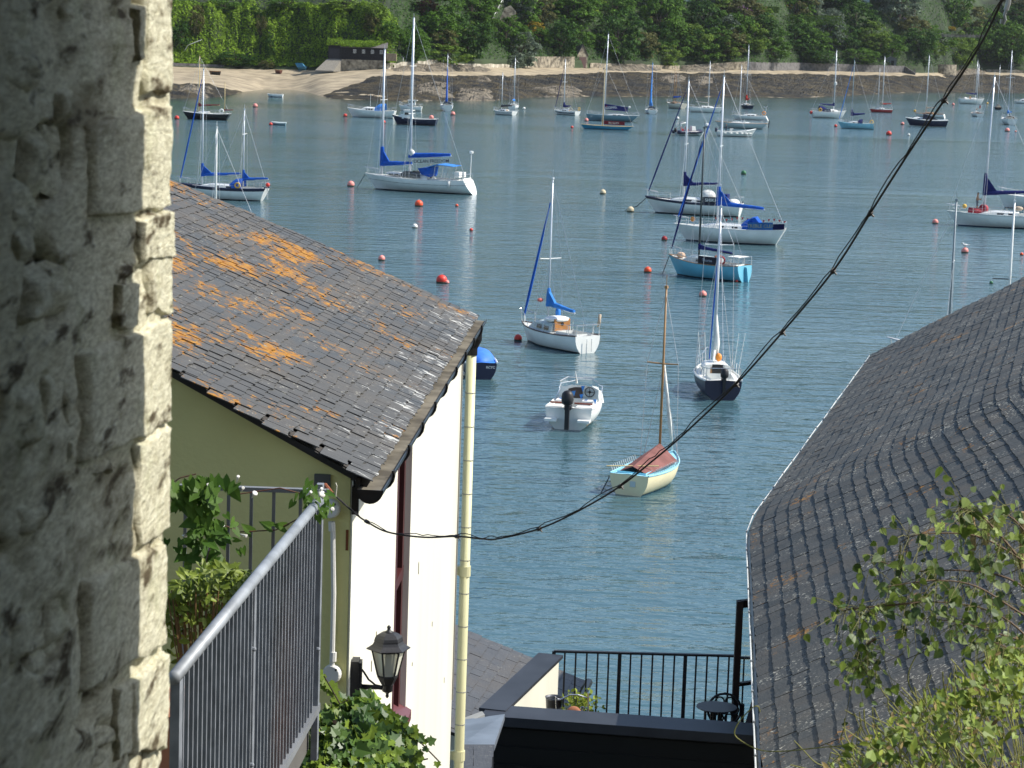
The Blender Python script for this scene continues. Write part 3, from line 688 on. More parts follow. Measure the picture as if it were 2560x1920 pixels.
    if gun is not None or True:
        b = MB()
        for sd in (1, -1): b.tube([Hh.pt(t, 1, sd) + Vector((0, 0, .01)) for t in ts], gunr, 5)
        b.build('gunwale', gun or hull, T)
    ctop = Fb
    if cabin:
        t0, t1, h, fr = cabin; b = MB(); cm = cabmat or WHT; K = 7; sec = []
        for i in range(K + 1):
            t = lerp(t0, t1, i / K); hw = min(Hh.hb(t) * fr / .62 * .62, Hh.hb(t) - .12); hw = max(hw, .12); xx = Hh.pt(t, 1).x; z0 = dz(t) - .02; hh = h * (1 - .55 * sstep(.55, 1, i / K)); 
            if i == K: hh *= .25
            sec.append([(xx, hw, z0), (xx - .03, hw * .93, z0 + hh * .8), (xx - .05, hw * .75, z0 + hh), (xx - .05, 0, z0 + hh + .05), (xx - .05, -hw * .75, z0 + hh), (xx - .03, -hw * .93, z0 + hh * .8), (xx, -hw, z0)])
        for sa, sb_ in zip(sec, sec[1:]):
            for j in range(6): b.quad(sa[j], sb_[j], sb_[j + 1], sa[j + 1])
        b.quad(*sec[0]); b.quad(*sec[-1][::-1]); b.build('cabin', cm, T)
        ctop = dz((t0 + t1) / 2) + h
        if win:
            for sd in (0, 5):
                for k in range(win):
                    ua, ub = .10 + .55 * k / win, .10 + .55 * (k + .78) / win
                    def on(u, v):
                        i = min(K - 1, int(u * K)); f = u * K - i; a0 = Vector(sec[i][sd]).lerp(Vector(sec[i + 1][sd]), f); a1 = Vector(sec[i][sd + 1]).lerp(Vector(sec[i + 1][sd + 1]), f)
                        q = a0.lerp(a1, v); return q + Vector((0, .012 if sd == 0 else -.012, 0))
                    w = MB(); va, vb = (.3, .82) if sd == 0 else (.18, .7); w.quad(on(ua, va), on(ub, va), on(ub, vb), on(ua, vb)); w.build('window', GLS, T)
        d = MB(); hw = abs(sec[0][0][1]); d.box((sec[0][0][0] - .015, 0, sec[0][0][2] + h * .5), (.03, min(.6, hw), h * .85)); d.build('companionway', TEAK if L < 7 else GLS, T)
    for mk in masts: rig(T, Hh, L, ctop, **mk)
    if hood:
        t0, t1, h, hm = hood; xa, xb = Hh.pt(t0, 1).x, Hh.pt(t1, 1).x; hw = Hh.hb((t0 + t1) / 2) * .62; z0 = dz(t0) + .02; b = MB(); secs = []
        for i in range(7):
            f = i / 6; xx = lerp(xa, xb, f); hh = h * (1 - .12 * f if f < .45 else (1 - .12 * f) * (1 - ((f - .45) / .55) ** 1.6 * .62)); secs.append([(xx, hw * math.cos(a), z0 + hh * (math.sin(a) ** .6 if math.sin(a) > 0 else 0)) for a in [math.pi * k / 8 for k in range(9)]])
        for sa, sb_ in zip(secs, secs[1:]):
            for j in range(8): b.quad(sa[j], sb_[j], sb_[j + 1], sa[j + 1])
        b.build('sprayhood', hm, T, smooth=True)
    if rails:
        b = MB(); hh = .55
        def rp(t, dz_=0): q = Hh.pt(t, 1, 1); return q
        for sd in (1, -1):
            for t in (.12, .28, .44, .6, .76, .88): q = Hh.pt(t, 1, sd, -.05); b.tube([q, q + Vector((0, 0, hh))], .016, 4)
            for hz_ in (hh, hh * .55): b.tube([Hh.pt(t, 1, sd, -.05) + Vector((0, 0, hz_)) for t in (.02, .12, .28, .44, .6, .76, .88, .95)], .008, 4)
        b.build('guardrail', STEEL, T)
        b = MB(); q = [Hh.pt(.88, 1, 1, -.05) + Vector((0, 0, hh)), Hh.pt(.97, 1, 1, 0) + Vector((.12, 0, hh + .1)), Hh.pt(.99, 1, 1, 0) + Vector((.18, -.0, hh + .12))]; b.tube(q + [Vector((v.x, -v.y, v.z)) for v in reversed(q)], .022, 5)
        for sd in (1, -1): b.tube([Hh.pt(.97, 1, sd), Hh.pt(.97, 1, sd) + Vector((.12, 0, hh + .1))], .02, 5); b.tube([Hh.pt(.88, 1, sd, -.05), Hh.pt(.88, 1, sd, -.05) + Vector((0, 0, hh))], .02, 5)
        b.build('pulpit', STEEL, T)
        b = MB(); q = [Hh.pt(.10, 1, 1, -.06), Hh.pt(.0, 1, 1, -.06)]; w = [v + Vector((0, 0, hh)) for v in q]; b.tube(w + [Vector((v.x, -v.y, v.z)) for v in reversed(w)], .02, 5)
        for v in q:
            for sd in (1, -1): b.tube([(v.x, v.y * sd, v.z), (v.x, v.y * sd, v.z + hh)], .02, 5)
        b.build('pushpit', STEEL, T)
    if outboard: add_outboard(T, Hh, outboard)
    T_H[T.name] = Hh
    return T, Hh
T_H = {}
def add_outboard(T, Hh, s):
    q = Hh.pt(0, 1, 1); x = q.x - .18 * s; z = q.z + .05; b = MB()
    b.lathe([(.10 * s, -.05 * s), (.17 * s, .0), (.19 * s, .12 * s), (.17 * s, .3 * s), (.10 * s, .38 * s), (.02 * s, .4 * s)], 12, (x - .08 * s, 0, z + .15 * s)); b.build('engine_cowl', RUB, T, smooth=True)
    b = MB(); b.box((x - .05 * s, 0, z - .25 * s), (.16 * s, .13 * s, .8 * s)); b.box((x + .12 * s, 0, z), (.3 * s, .2 * s, .12 * s)); b.build('engine_leg', RUB, T)
def rig(T, Hh, L, ctop, t=.58, h=9.0, r=.075, m=None, base=None, boom=.36, bz=.85, cover=None, furl=None, spread=(.52,), lean=0.0, stays=True, fore=.985, back=.0, bare=False, droop=0.0, lump=.75, cr=.13, boomdir=-1, smat=None, hdeck=None, fp=.97):
    m = m or ALU; x = Hh.pt(t, 1).x; z0 = (base if base is not None else ctop - .05); top = Vector((x - lean * h, 0, z0 + h)); bot = Vector((x, 0, z0))
    P_ = lambda k: bot.lerp(top, k)
    b = MB(); b.tube([bot, P_(.5), top], [r, r * .95, r * .72], 8); M_ = b.build('mast', m, T, smooth=True)
    b = MB(); b.box(top + Vector((0, 0, .06)), (.14, .1, .1)); b.tube([top, top + Vector((0, 0, .5))], .012, 4); b.build('masthead', m, M_)
    for k in spread:
        q = P_(k); b = MB()
        for sd in (1, -1): b.tube([q, q + Vector((-.05, sd * min(.95, Hh.B * .34), .03))], [.032, .024], 5)
        b.build('spreader', smat or WHT, M_)
    if stays:
        b = MB(); st = [q for q in spread][:1] or [.9]; wy = min(.95, Hh.B * .34)
        ch = Hh.pt(t, 1, 1, -.04)
        for sd in (1, -1):
            c_ = Vector((ch.x - .1, ch.y * sd, ch.z)); sp = P_(st[0]) + Vector((-.05, sd * wy, .03)); b.tube([c_, sp, P_(.98)], .011, 4); b.tube([Vector((ch.x + .2, ch.y * sd, ch.z)), P_(st[0] - .02)], .011, 4)
        f_ = Hh.pt(fore, 1, 1); f_.y = 0; b.tube([f_, P_(fp)], .012, 4)
        if back is not None: k_ = Hh.pt(back, 1, 1); k_.y = 0; b.tube([k_, P_(.995)], .012, 4)
        b.build('rigging', WIRE, T)
        if furl: b = MB(); a_, c_ = f_.lerp(P_(fp), .05), f_.lerp(P_(fp), .93); b.tube([a_, a_.lerp(c_, .2), a_.lerp(c_, .7), c_], [.05, .075, .055, .03], 6); b.build('furled_sail', furl, T)
    if boom:
        bl = boom * L; e = bot + Vector((0, 0, bz)); e2 = e + Vector((boomdir * bl, 0, .06 * bl - droop)); b = MB(); b.tube([e, e2], .05, 6); B_ = b.build('boom', m, T)
        if cover:
            b = MB(); n = 9; pr = []; rr = []
            for i in range(n + 1):
                f_ = i / n; q = e.lerp(e2, f_ * .97) + Vector((0, 0, cr * .55 + .025 * nz((i * .9, L, h)))); pr.append(q); rr.append(cr * (1.15 - .55 * f_) * (1 + .12 * nz((i * 1.3, h, L))))
            b.tube(pr, rr, 8); b.tube([e + Vector((.05 * boomdir * 1, 0, -.1)), e + Vector((.02 * boomdir, 0, lump * .55)), e + Vector((0, 0, lump))], [cr * 1.2, cr * 1.0, r * 1.5], 8)
            # wedge between mast and boom
            b.prism([e + Vector((0, -cr * .55, .05)), e + Vector((boomdir * bl * .28, -cr * .45, cr * .8)), e + Vector((0, -cr * .4, lump * .9))], (0, cr * 1.0, 0))
            b.build('sail_cover', cover, T, smooth=False)
def dodger(T, Hh, t0, t1, side, m, s=None, size=.3, tm=None, h=.55, label=None):
    a = Hh.pt(t0, 1, side, .0); c = Hh.pt(t1, 1, side, .0); b = MB(); n = Vector((0, side, 0)); b.quad(a + Vector((0, 0, .03)), c + Vector((0, 0, .03)), c + Vector((0, 0, h)), a + Vector((0, 0, h))); b.prism([a + Vector((0, 0, .03)), c + Vector((0, 0, .03)), c + Vector((0, 0, h)), a + Vector((0, 0, h))], n * -.015); o = b.build('dodger', m, T)
    if s: lettering(T, s, size, (a + c) / 2 + Vector((0, 0, h * .53)) + n * .02, (c - a) * (-1 if side > 0 else 1), n, tm or WHT, o)
    return o
def lettering(T, s, size, c, along, nrm, m, parent=None):
    me = text_mesh(s, size); me.materials.clear(); me.materials.append(m); x = Vector(along).normalized(); n = Vector(nrm).normalized(); y = n.cross(x).normalized(); n = x.cross(y)
    M_ = Matrix((x, y, n)).transposed().to_4x4(); M_.translation = Vector(c); return child('lettering', me, parent or T, M_)
def part(T, name, m, fn, smooth=False): b = MB(); fn(b); return b.build(name, m, T, smooth)
YB = lambda k=.5, **q: q
# ---- near and middle boats
def ring(b, c, r, rr, ax='y', n=16):
    pts = []
    for i in range(n + 1):
        a = 2 * math.pi * i / n; pts.append(Vector(c) + (Vector((r * math.cos(a), 0, r * math.sin(a))) if ax == 'y' else Vector((0, r * math.cos(a), r * math.sin(a)))))
    b.tube(pts, rr, 6, caps=False)
# big white ketch
T, Hh = boat(1040, 478, 10.9, 162, 'big white two-masted ketch with blue canopy and the name under its boom', B=3.5, Fb=1.25, bow=.22, tw=.78, ovb=.13, ovs=-.085, cabin=(.36, .62, .55, .66), win=0, cockpit=(.08, .34, .58), stripe=(BOOT, .72, .735),
  masts=[dict(t=.84, h=12.3, boom=.30, bz=.95, cover=CBL, cr=.23, lump=1.8, spread=(.6,), base=1.5, r=.125, fore=.99, back=None), dict(t=.565, h=15.6, boom=.40, bz=2.0, cover=CBL, cr=.23, lump=.45, spread=(.4, .7), r=.14, base=1.4, back=.02, fore=.84)])
part(T, 'window', GLS, lambda b: [b.prism([(1.35, s * 1.20, 1.42), (-.95, s * 1.42, 1.42), (-.85, s * 1.3, 2.0), (.75, s * 1.2, 2.05), (1.2, s * 1.14, 1.8)], (0, s * .06, 0)) for s in (1,)])
part(T, 'window', GLS, lambda b: b.prism([(1.35, -1.20, 1.42), (-.95, -1.42, 1.42), (-.85, -1.3, 1.92), (.75, -1.2, 1.95), (1.2, -1.14, 1.75)], (0, -.06, 0)))
for s in (1, -1): part(T, 'window_bar', WHT, lambda b: b.bar((.25, s * 1.42, 1.40), (.28, s * 1.36, 1.96), .03, .06))
part(T, 'sprayhood', CBL, lambda b: (b.prism([(-.95, -1.15, 1.75), (-.55, -1.15, 2.35), (-.95, -1.15, 2.42), (-1.9, -1.15, 2.5), (-1.75, -1.15, 1.55)], (0, 2.3, 0))))
part(T, 'bimini', CSK, lambda b: b.prism([(-1.6, -1.25, 2.55), (-2.6, -1.25, 2.85), (-4.3, -1.25, 2.72), (-4.3, -1.25, 2.68), (-2.6, -1.25, 2.78), (-1.6, -1.25, 2.48)], (0, 2.5, 0)))
for sx in (-2.2, -3.6): part(T, 'bimini_pole', STEEL, lambda b: [b.tube([(sx, s * 1.2, 1.2), (sx - .2, s * 1.2, 2.75)], .03, 5) for s in (1, -1)])
part(T, 'stowed_sail', CWH, lambda b: b.ball((.55, .05, 3.75), .34, 10, 8, (1, .8, 1.1)), True)
part(T, 'upturned_tender', CWH, lambda b: b.ball((2.1, 0, 1.62), .5, 12, 8, (2.4, 1.0, .42)), True)
part(T, 'tender_on_stern', WHT, lambda b: (b.tube([(-5.4, -1.25, 1.1), (-5.45, 0, 1.25), (-5.4, 1.25, 1.1)], .24, 8), b.box((-5.3, 0, 1.25), (.12, 2.4, .6))), True)
part(T, 'radar_pole', WHT, lambda b: (b.tube([(-5.2, -1.3, 1.2), (-5.25, -1.35, 4.0)], .04, 6), b.lathe([(.05, 0), (.2, .05), (.2, .25), (.05, .3)], 10, (-5.25, -1.35, 3.9))))
part(T, 'stern_locker', WHT, lambda b: (b.box((-4.6, .6, 1.9), (.5, .8, .55)), b.box((-4.7, -.7, 1.85), (.35, .5, .5))))
part(T, 'swim_step', TEAK, lambda b: b.box((-4.72, 0, .28), (.12, 1.3, .05)))
part(T, 'fender', CWH, lambda b: b.tube([(-4.0, 1.6, 1.25), (-4.0, 1.62, .65)], .13, 8), True)
for s in (1, -1): part(T, 'portlight', GLS, lambda b: [b.box((xx, s * 1.02, 1.62), (.42, .05, .14)) for xx in (2.3, 1.75)])
lettering(T, 'OCEAN FREEDOM', .46, (-1.6, .22, 3.06), (-1, 0, .06), (0, 1, 0), NAVY)
part(T, 'mooring_line', BLK, lambda b: b.tube([(5.5, 0, 1.4), (6.4, 0, -.1)], .03, 4))
# yacht with the nine-letter name board, left one of the right pair
T, Hh = boat(1732, 536, 9.0, 166, 'white sloop with dark blue gunwale band and navy name board on its rail', hull=WHT, Fb=1.12, B=2.9, gun=NAVY, gunr=.06, stripe=(NAVY, .9, .985), ovs=.03, bow=.3,
  masts=[dict(t=.60, h=10.6, boom=.38, bz=1.15, cover=CNV, furl=CNV, cr=.15, lump=1.2, spread=(.46,), r=.085)], cabin=(.36, .74, .42, .62), win=1)
dodger(T, Hh, .14, .38, 1, NAVY, 'SHIKHRA', .42, WHT, .62)
part(T, 'sprayhood', CWH, lambda b: b.ball((-1.3, 0, 1.75), .62, 12, 8, (1.2, 1.25, .95)), True)
part(T, 'folded_hood', CNV, lambda b: b.box((-2.9, .2, 1.75), (.7, 1.5, .5)))
part(T, 'stern_seat', WHT, lambda b: b.ball((-3.7, 0, 1.3), .5, 10, 6, (1.2, 1.9, .6)), True)
part(T, 'mooring_line', BLK, lambda b: b.tube([(4.4, 0, 1.3), (5.2, .2, .5), (6.3, .3, .05)], .03, 4))
T, Hh = boat(1822, 606, 8.9, 168, 'white racing sloop with bright blue hood and long blue boom cover', Fb=1.15, B=2.9, ovs=.10, ovb=.15, bow=.12, tw=.68, boot=NAVY,
  masts=[dict(t=.61, h=11.6, boom=.42, bz=1.55, cover=CBL, furl=CBL, cr=.18, lump=1.4, spread=(.53,), r=.09, droop=.5)], cabin=(.38, .76, .34, .62), win=1, hood=(.27, .40, .85, CBL))
dodger(T, Hh, .10, .32, 1, CSK, 'TREBLE CLEF', .36, mat('faded_gold', (.32, .36, .30), .7), .62)
part(T, 'cockpit_canopy', CBL, lambda b: b.prism([(-2.2, -.85, 1.4), (-1.75, -.85, 2.05), (-2.1, -.85, 2.12), (-2.7, -.85, 1.4)], (0, 1.7, 0)))
dodger(T, Hh, .0, .10, 1, CNV, h=.5)
part(T, 'fender', ORG, lambda b: b.ball((2.9, .5, 1.75), .2), True)
bt = MB()
for i in range(14): q = Vector((1.2 - i * .42, 0, 1.95 - .1 * math.sin(i))); bt.prism([q, q + Vector((-.2, 0, 0)), q + Vector((-.1, 0, -.22))], (0, .01, 0))
bt.build('bunting', RED, T)
# light blue yacht
T, Hh = boat(1764, 694, 6.1, 143, 'light blue sloop with dark mast and navy dodger', hull=LBL, transom=LBL, Fb=.98, B=2.15, tw=.82, bow=.38, ovs=-.02, ovb=.16, gunr=.03, gun=TEAK, deck=DECK,
  masts=[dict(t=.60, h=8.6, boom=.44, bz=.55, cover=CNV, furl=CNV, cr=.11, lump=.3, spread=(), m=DKM, r=.07, droop=.35)], cabin=(.34, .78, .45, .66), win=1, cabmat=PGR)
dodger(T, Hh, .26, .50, 1, NAVY, 'Thurisa', .26, mat('faded_grey', (.35, .38, .45), .7), .55)
part(T, 'companionway_door', mat('mahogany', (.22, .07, .04), .5), lambda b: b.box((-.98, .1, 1.35), (.06, .8, .5)))
part(T, 'rudder', LBL, lambda b: b.prism([(-2.98, -.06, 1.0), (-3.25, -.06, .95), (-3.45, -.06, -.3), (-2.75, -.06, -.3)], (0, .12, 0)))
part(T, 'stern_cover', CWH, lambda b: b.box((-2.5, 0, 1.62), (.9, 1.3, .05)))
part(T, 'lifebuoy', RED, lambda b: ring(b, (-1.7, .75, 1.35), .22, .07))
part(T, 'fender', mat('fender_peach', (.75, .5, .33), .6), lambda b: b.ball((2.0, .1, 1.38), .24, 10, 8, (1.4, 1, .8)), True)
part(T, 'mooring_line', BLK, lambda b: b.tube([(3.0, 0, 1.25), (3.4, .2, -.1)], .03, 4))
# centre yacht
T, Hh = boat(1384, 866, 5.7, 126, 'small white sloop with blue sail cover and varnished cabin door, nearest sloop at the centre', Fb=.82, B=2.0, tw=.78, gun=mat('rub_strake', (.08, .05, .04), .5), gunr=.035, bow=.2, ovs=-.0, boot=BLK,
  masts=[dict(t=.60, h=7.3, boom=.40, bz=.85, cover=CSK, furl=CBL, cr=.14, lump=.85, spread=(.44,), r=.05, droop=.35, fp=.90)], cabin=(.40, .80, .5, .66), win=2, cabmat=PGR)
part(T, 'companionway_door', mat('varnished_door', (.42, .19, .06), .4), lambda b: b.box((-.66, 0, 1.2), (.05, 1.0, .62)))
part(T, 'door_port', RUB, lambda b: b.lathe([(.09, 0), (.09, .03)], 12, (-.70, 0, 1.25), Matrix.Rotation(R(90), 3, 'Y')))
part(T, 'sprayhood_top', WHT, lambda b: b.ball((-.2, 0, 1.45), .5, 12, 8, (1.2, 1.45, .35)), True)
part(T, 'jib_bag', CSK, lambda b: b.ball((.05, -.25, 1.75), .16, 10, 8, (.9, .9, 1.7)), True)
part(T, 'hanging_fender', mat('faded_red', (.65, .16, .12), .6), lambda b: b.ball((.75, .4, 2.35), .13, 10, 8, (1, 1.4, .8)), True)
part(T, 'danbuoy', CTN, lambda b: b.tube([(-2.75, -.75, 1.3), (-2.78, -.78, 1.95)], .08, 8), True)
part(T, 'boarding_ladder', STEEL, lambda b: [b.tube([(-2.98, s, .1), (-2.98, s, .75)], .02, 5) for s in (-.15, .15)])
# speedboat
T, Hh = boat(1442, 1052, 4.9, 80, 'white speedboat with black outboard and blue bunting, stern to the viewer', name='speedboat', cat='motorboat', B=2.05, Fb=.82, tw=.93, bow=.22, ovs=.02, ovb=.12, full=2.6, cabin=None, cockpit=(.08, .52, .80), rails=False, boot=BLK, stripe=(mat('buff_line', (.55, .34, .16), .5), .42, .47), outboard=1.35)
part(T, 'cuddy', WHT, lambda b: b.prism([(.25, -.88, .85), (.25, -.78, 1.35), (.1, -.3, 1.5), (.1, .3, 1.5), (.25, .78, 1.35), (.25, .88, .85)], (1.5, 0, -.3)))
part(T, 'cuddy_door', mat('door_dark', (.05, .035, .03), .4), lambda b: b.box((.17, .12, 1.0), (.05, .62, .8)))
scr = bpy.data.materials.new('perspex'); scr.use_nodes = True; scr.node_tree.nodes['Principled BSDF'].inputs['Transmission Weight'].default_value = .95; scr.node_tree.nodes['Principled BSDF'].inputs['Roughness'].default_value = .08; scr.node_tree.nodes['Principled BSDF'].inputs['IOR'].default_value = 1.06; scr.node_tree.nodes['Principled BSDF'].inputs['Base Color'].default_value = (.8, .85, .85, 1)
part(T, 'windscreen', scr, lambda b: [b.quad((.25, -.85, 1.3), (.7, -.5, 1.38), (.55, -.5, 1.75), (.2, -.8, 1.62)), b.quad((.7, -.5, 1.38), (.7, .5, 1.38), (.55, .5, 1.75), (.55, -.5, 1.75)), b.quad((.7, .5, 1.38), (.25, .85, 1.3), (.2, .8, 1.62), (.55, .5, 1.75))])
part(T, 'windscreen_frame', STEEL, lambda b: b.tube([(.2, -.8, 1.62), (.55, -.5, 1.76), (.55, .5, 1.76), (.2, .8, 1.62)], .02, 5))
part(T, 'steering_wheel', RUB, lambda b: (ring(b, (.12, -.48, 1.22), .2, .02, 'x'), b.ball((.12, -.48, 1.22), .06), b.tube([(.12, -.68, 1.22), (.12, -.28, 1.22)], .012, 4), b.tube([(.12, -.48, 1.02), (.12, -.48, 1.42)], .012, 4)))
part(T, 'instrument_panel', PGR, lambda b: b.box((.2, -.5, 1.0), (.06, .7, .65)))
part(T, 'seat', WHT, lambda b: b.box((-.6, -.55, .72), (.5, .5, .5)))
part(T, 'seat', WHT, lambda b: b.box((-.6, .55, .72), (.5, .5, .5)))
part(T, 'rear_bench', WHT, lambda b: (b.box((-2.05, .62, .85), (.55, .7, .18)), b.box((-2.05, -.62, .85), (.55, .7, .18))))
part(T, 'wooden_trim', mat('trim_red', (.22, .06, .035), .5), lambda b: (b.box((-1.7, .55, 1.0), (.06, .65, .07)), b.box((-1.7, -.5, 1.0), (.06, .75, .07))))
part(T, 'swim_platform', WHT, lambda b: (b.box((-2.62, .68, .42), (.42, .5, .1)), b.box((-2.62, -.68, .42), (.42, .5, .1))))
part(T, 'bow_rail', STEEL, lambda b: (b.tube([(.3, -.95, .95), (1.2, -.85, 1.35), (2.2, -.25, 1.4), (2.2, .25, 1.4), (1.2, .85, 1.35), (.3, .95, .95)], .018, 5), [b.tube([(1.2, s * .85, .9), (1.2, s * .85, 1.35)], .016, 5) for s in (1, -1)]))
part(T, 'ensign_staff', WHT, lambda b: b.tube([(.9, .2, 1.45), (.75, .25, 2.0)], [.05, .01], 5))
bt = MB()
for i, (c_, z_) in enumerate(((.7, 1.0), (.5, .85), (.15, 1.35), (-.15, 1.2), (-.35, 1.0), (-.75, 1.05), (-.2, 1.55))): bt.prism([(-.5 - .12 * (i % 3), c_, z_), (-.5 - .12 * (i % 3), c_ - .16, z_ + .02), (-.5, c_ - .07, z_ - .24)], (.012, 0, 0))
bt.build('bunting', CSK, T)
# navy stern-on yacht
T, Hh = boat(1786, 978, 5.6, 93, 'small navy blue sloop stern to the viewer with black outboard', hull=NAVY, Fb=.82, B=1.95, tw=.85, gun=WHT, gunr=.05, boot=WHT, deck=WHT, ovs=0, bow=.2,
  masts=[dict(t=.6, h=7.1, boom=.0, spread=(.76,), r=.06)], cabin=(.42, .8, .5, .7), win=1, outboard=1.0)
part(T, 'furled_jib', CBL, lambda b: b.tube([(2.2, 0, 1.2), (1.5, 0, 3.9), (.75, 0, 6.8)], [.03, .04, .02], 6))
part(T, 'loose_mainsail', CWH, lambda b: b.tube([(.35, .02, 1.5), (.2, -.05, 2.2), (.35, 0, 3.5)], [.16, .13, .03], 7), True)
part(T, 'boom_tent_pole', WHT, lambda b: b.tube([(.45, 0, 1.9), (-1.8, .35, 1.6)], .05, 6))
part(T, 'fender', ORG, lambda b: b.ball((.15, -.15, 1.55), .15, 10, 8, (1, 1, 1.3)), True)
part(T, 'fishing_rods', WHT, lambda b: [b.tube([(-1.4, sy, 1.1), (-1.55, sy * 1.25, 2.9)], .012, 4) for sy in (-.85, -.62, .62, .85)])
part(T, 'companion_hatch', RUB, lambda b: b.box((-.48, -.05, 1.05), (.04, .55, .5)))
# cream dayboat
T, Hh = boat(1628, 1212, 4.7, 67, 'cream open dayboat with wooden mast and brown boom tent', name='dayboat', cat='dayboat', hull=CRM, B=1.75, Fb=.68, tw=.82, bow=.3, ovs=-.0, ovb=.08, deck=mat('pale_blue_deck', (.30, .62, .74), .5), gun=mat('pale_blue_deck', (.3, .6, .7)), gunr=.03, boot=mat('boot_blue', (.03, .12, .2), .5), cabin=None, cockpit=(.05, .70, .72), rails=False,
  masts=[dict(t=.66, h=6.5, boom=0, spread=(.58,), m=WOOD, r=.05, base=.55, stays=True, furl=None, smat=WOOD, fp=.60, back=None)])
part(T, 'boom_tent', CBR, lambda b: [b.quad((.75, 0, 1.42), (-2.0, 0, .98), (-2.0, s * .55, .74), (.75, s * .72, .82)) for s in (1, -1)])
part(T, 'tent_side', CBR, lambda b: [b.quad((.75, 0, 1.42), (.75, s * .72, .82), (1.35, s * .3, .8), (1.35, 0, 1.0)) for s in (1, -1)])
part(T, 'furled_jib', CWH, lambda b: b.tube([(2.15, 0, .95), (1.75, 0, 2.0), (.85, 0, 4.3)], [.035, .075, .04], 6), True)
part(T, 'bird_spikes', WHT, lambda b: [b.tube([(xx, s * .78, .72), (xx - .03, s * .85, .95)], .012, 4) for s in (1, -1) for xx in [-1.9 + .2 * i for i in range(13)]])
part(T, 'oar', PALEW, lambda b: b.tube([(-2.25, .9, .95), (-1.4, -.75, .98)], .022, 5))
part(T, 'transom_badge', PGR, lambda b: b.box((-2.37, -.15, .42), (.02, .2, .2)))
part(T, 'mooring_line', BLK, lambda b: b.tube([(-2.3, .75, .6), (-2.5, 1.0, -.05)], .02, 4))
# dinghy with blue cover behind the downpipe
T, Hh = boat(1192, 934, 3.9, 97, 'navy dinghy under a bright blue cover half hidden by the cream downpipe', name='dinghy', cat='dinghy', hull=NAVY, transom=NAVY, B=1.65, Fb=.72, tw=.86, cabin=None, cockpit=None, rails=False, gun=WHT, gunr=.05, deck=CSK, boot=CTN, ovs=0)
part(T, 'boat_cover', mat('cover_blue', (.04, .17, .62), .6), lambda b: b.ball((-.05, 0, .72), .72, 14, 10, (2.45, 1.1, .72)), True)
lettering(T, 'RCYC', .16, (-1.98, -.42, .58), (0, -1, 0), (-1, 0, 0), WHT)
# left ketch behind the roof
T, Hh = boat(556, 498, 8.4, 172, 'white ketch with dark rail band and blue covers half hidden by the lichened roof', Fb=1.05, B=2.6, gun=NAVY, gunr=.08, stripe=(NAVY, .86, .98), tw=.7, ovs=.08,
  masts=[dict(t=.73, h=10.3, boom=.44, bz=.75, cover=CBL, furl=CBL, cr=.14, lump=1.1, spread=(.62,), r=.075, back=None, fp=.99), dict(t=.27, h=6.9, boom=.28, bz=.55, cover=CBL, cr=.13, lump=.9, spread=(.68,), r=.06, base=1.3, fore=.6)], cabin=(.34, .76, .36, .62), win=1, hood=(.26, .42, .95, CBL))
part(T, 'lifebuoy', YEL, lambda b: ring(b, (-1.7, 1.2, 1.4), .22, .07))
part(T, 'stern_fender', BRED, lambda b: b.ball((-4.3, .3, 1.5), .2), True)
part(T, 'boarding_ladder', STEEL, lambda b: [b.tube([(-4.25, s, .1), (-4.2, s, 1.1)], .025, 5) for s in (-.15, .15)])
T, Hh = boat(548, 600, 6.0, 175, 'sailing boat hidden behind the lichened roof with only its white mast showing', masts=[dict(t=.55, h=7.3, boom=0, spread=(), m=WHT, r=.07)], cabin=(.4, .75, .3, .6), win=1)
T, Hh = boat(2372, 930, 6.0, 168, 'sailing boat hidden behind the right slate roof showing its grey mast and forestay', masts=[dict(t=.52, h=7.5, boom=0, spread=(.60,), r=.06, m=mat('grey_mast', (.2, .24, .26), .4), back=None)], cabin=(.4, .75, .3, .6), win=1)
T, Hh = boat(2513, 880, 6.0, 170, 'sailing boat hidden behind the right slate roof with a short pale stepped mast', masts=[dict(t=.5, h=7.0, boom=0, spread=(), r=.07, m=WHT, stays=False)], cabin=(.4, .75, .3, .6), win=1)
part(T, 'crosstree', RUB, lambda b: b.tube([(0, 0, 3.9), (.9, .1, 3.9)], .03, 5))
# right yacht with standing man
T, Hh = boat(2500, 568, 9.6, 171, 'white yacht with red sail bags on its foredeck and a man standing at the mast', Fb=1.12, B=3.0, ovs=.05, bow=.12, boot=mat('boot_deep_blue', (.01, .03, .09), .5), gunr=.05, gun=PGR, cabin=(.34, .72, .36, .6), win=1,
  masts=[dict(t=.66, h=12.0, boom=.44, bz=1.5, cover=CNV, cr=.2, lump=1.9, spread=(.47,), r=.09, lean=.02)])
MANBOAT = T
part(T, 'sail_bag', mat('bag_red', (.33, .025, .04), .7), lambda b: b.tube([(2.9, .3, 1.45), (2.3, .4, 1.4), (1.6, .3, 1.4)], [.28, .26, .25], 8), True)
part(T, 'sail_bag', mat('bag_red', (.33, .025, .04), .7), lambda b: b.ball((1.55, -.2, 1.6), .45, 12, 8, (1, 1, .9)), True)
part(T, 'fender', YEL, lambda b: b.ball((3.25, -.2, 1.75), .2), True)
part(T, 'winch_handle_box', CTN, lambda b: b.ball((-1.5, 0, 1.75), .35, 10, 6, (1.3, 1, .6)), True)
part(T, 'flag', CSK, lambda b: b.box((-2.4, -.4, 2.95), (.25, .02, .45)))
T, Hh = boat(2580, 522, 7, 172, 'white yacht bow cut off by the right edge of the picture', masts=[], cabin=(.3, .6, .5, .6), Fb=1.2)
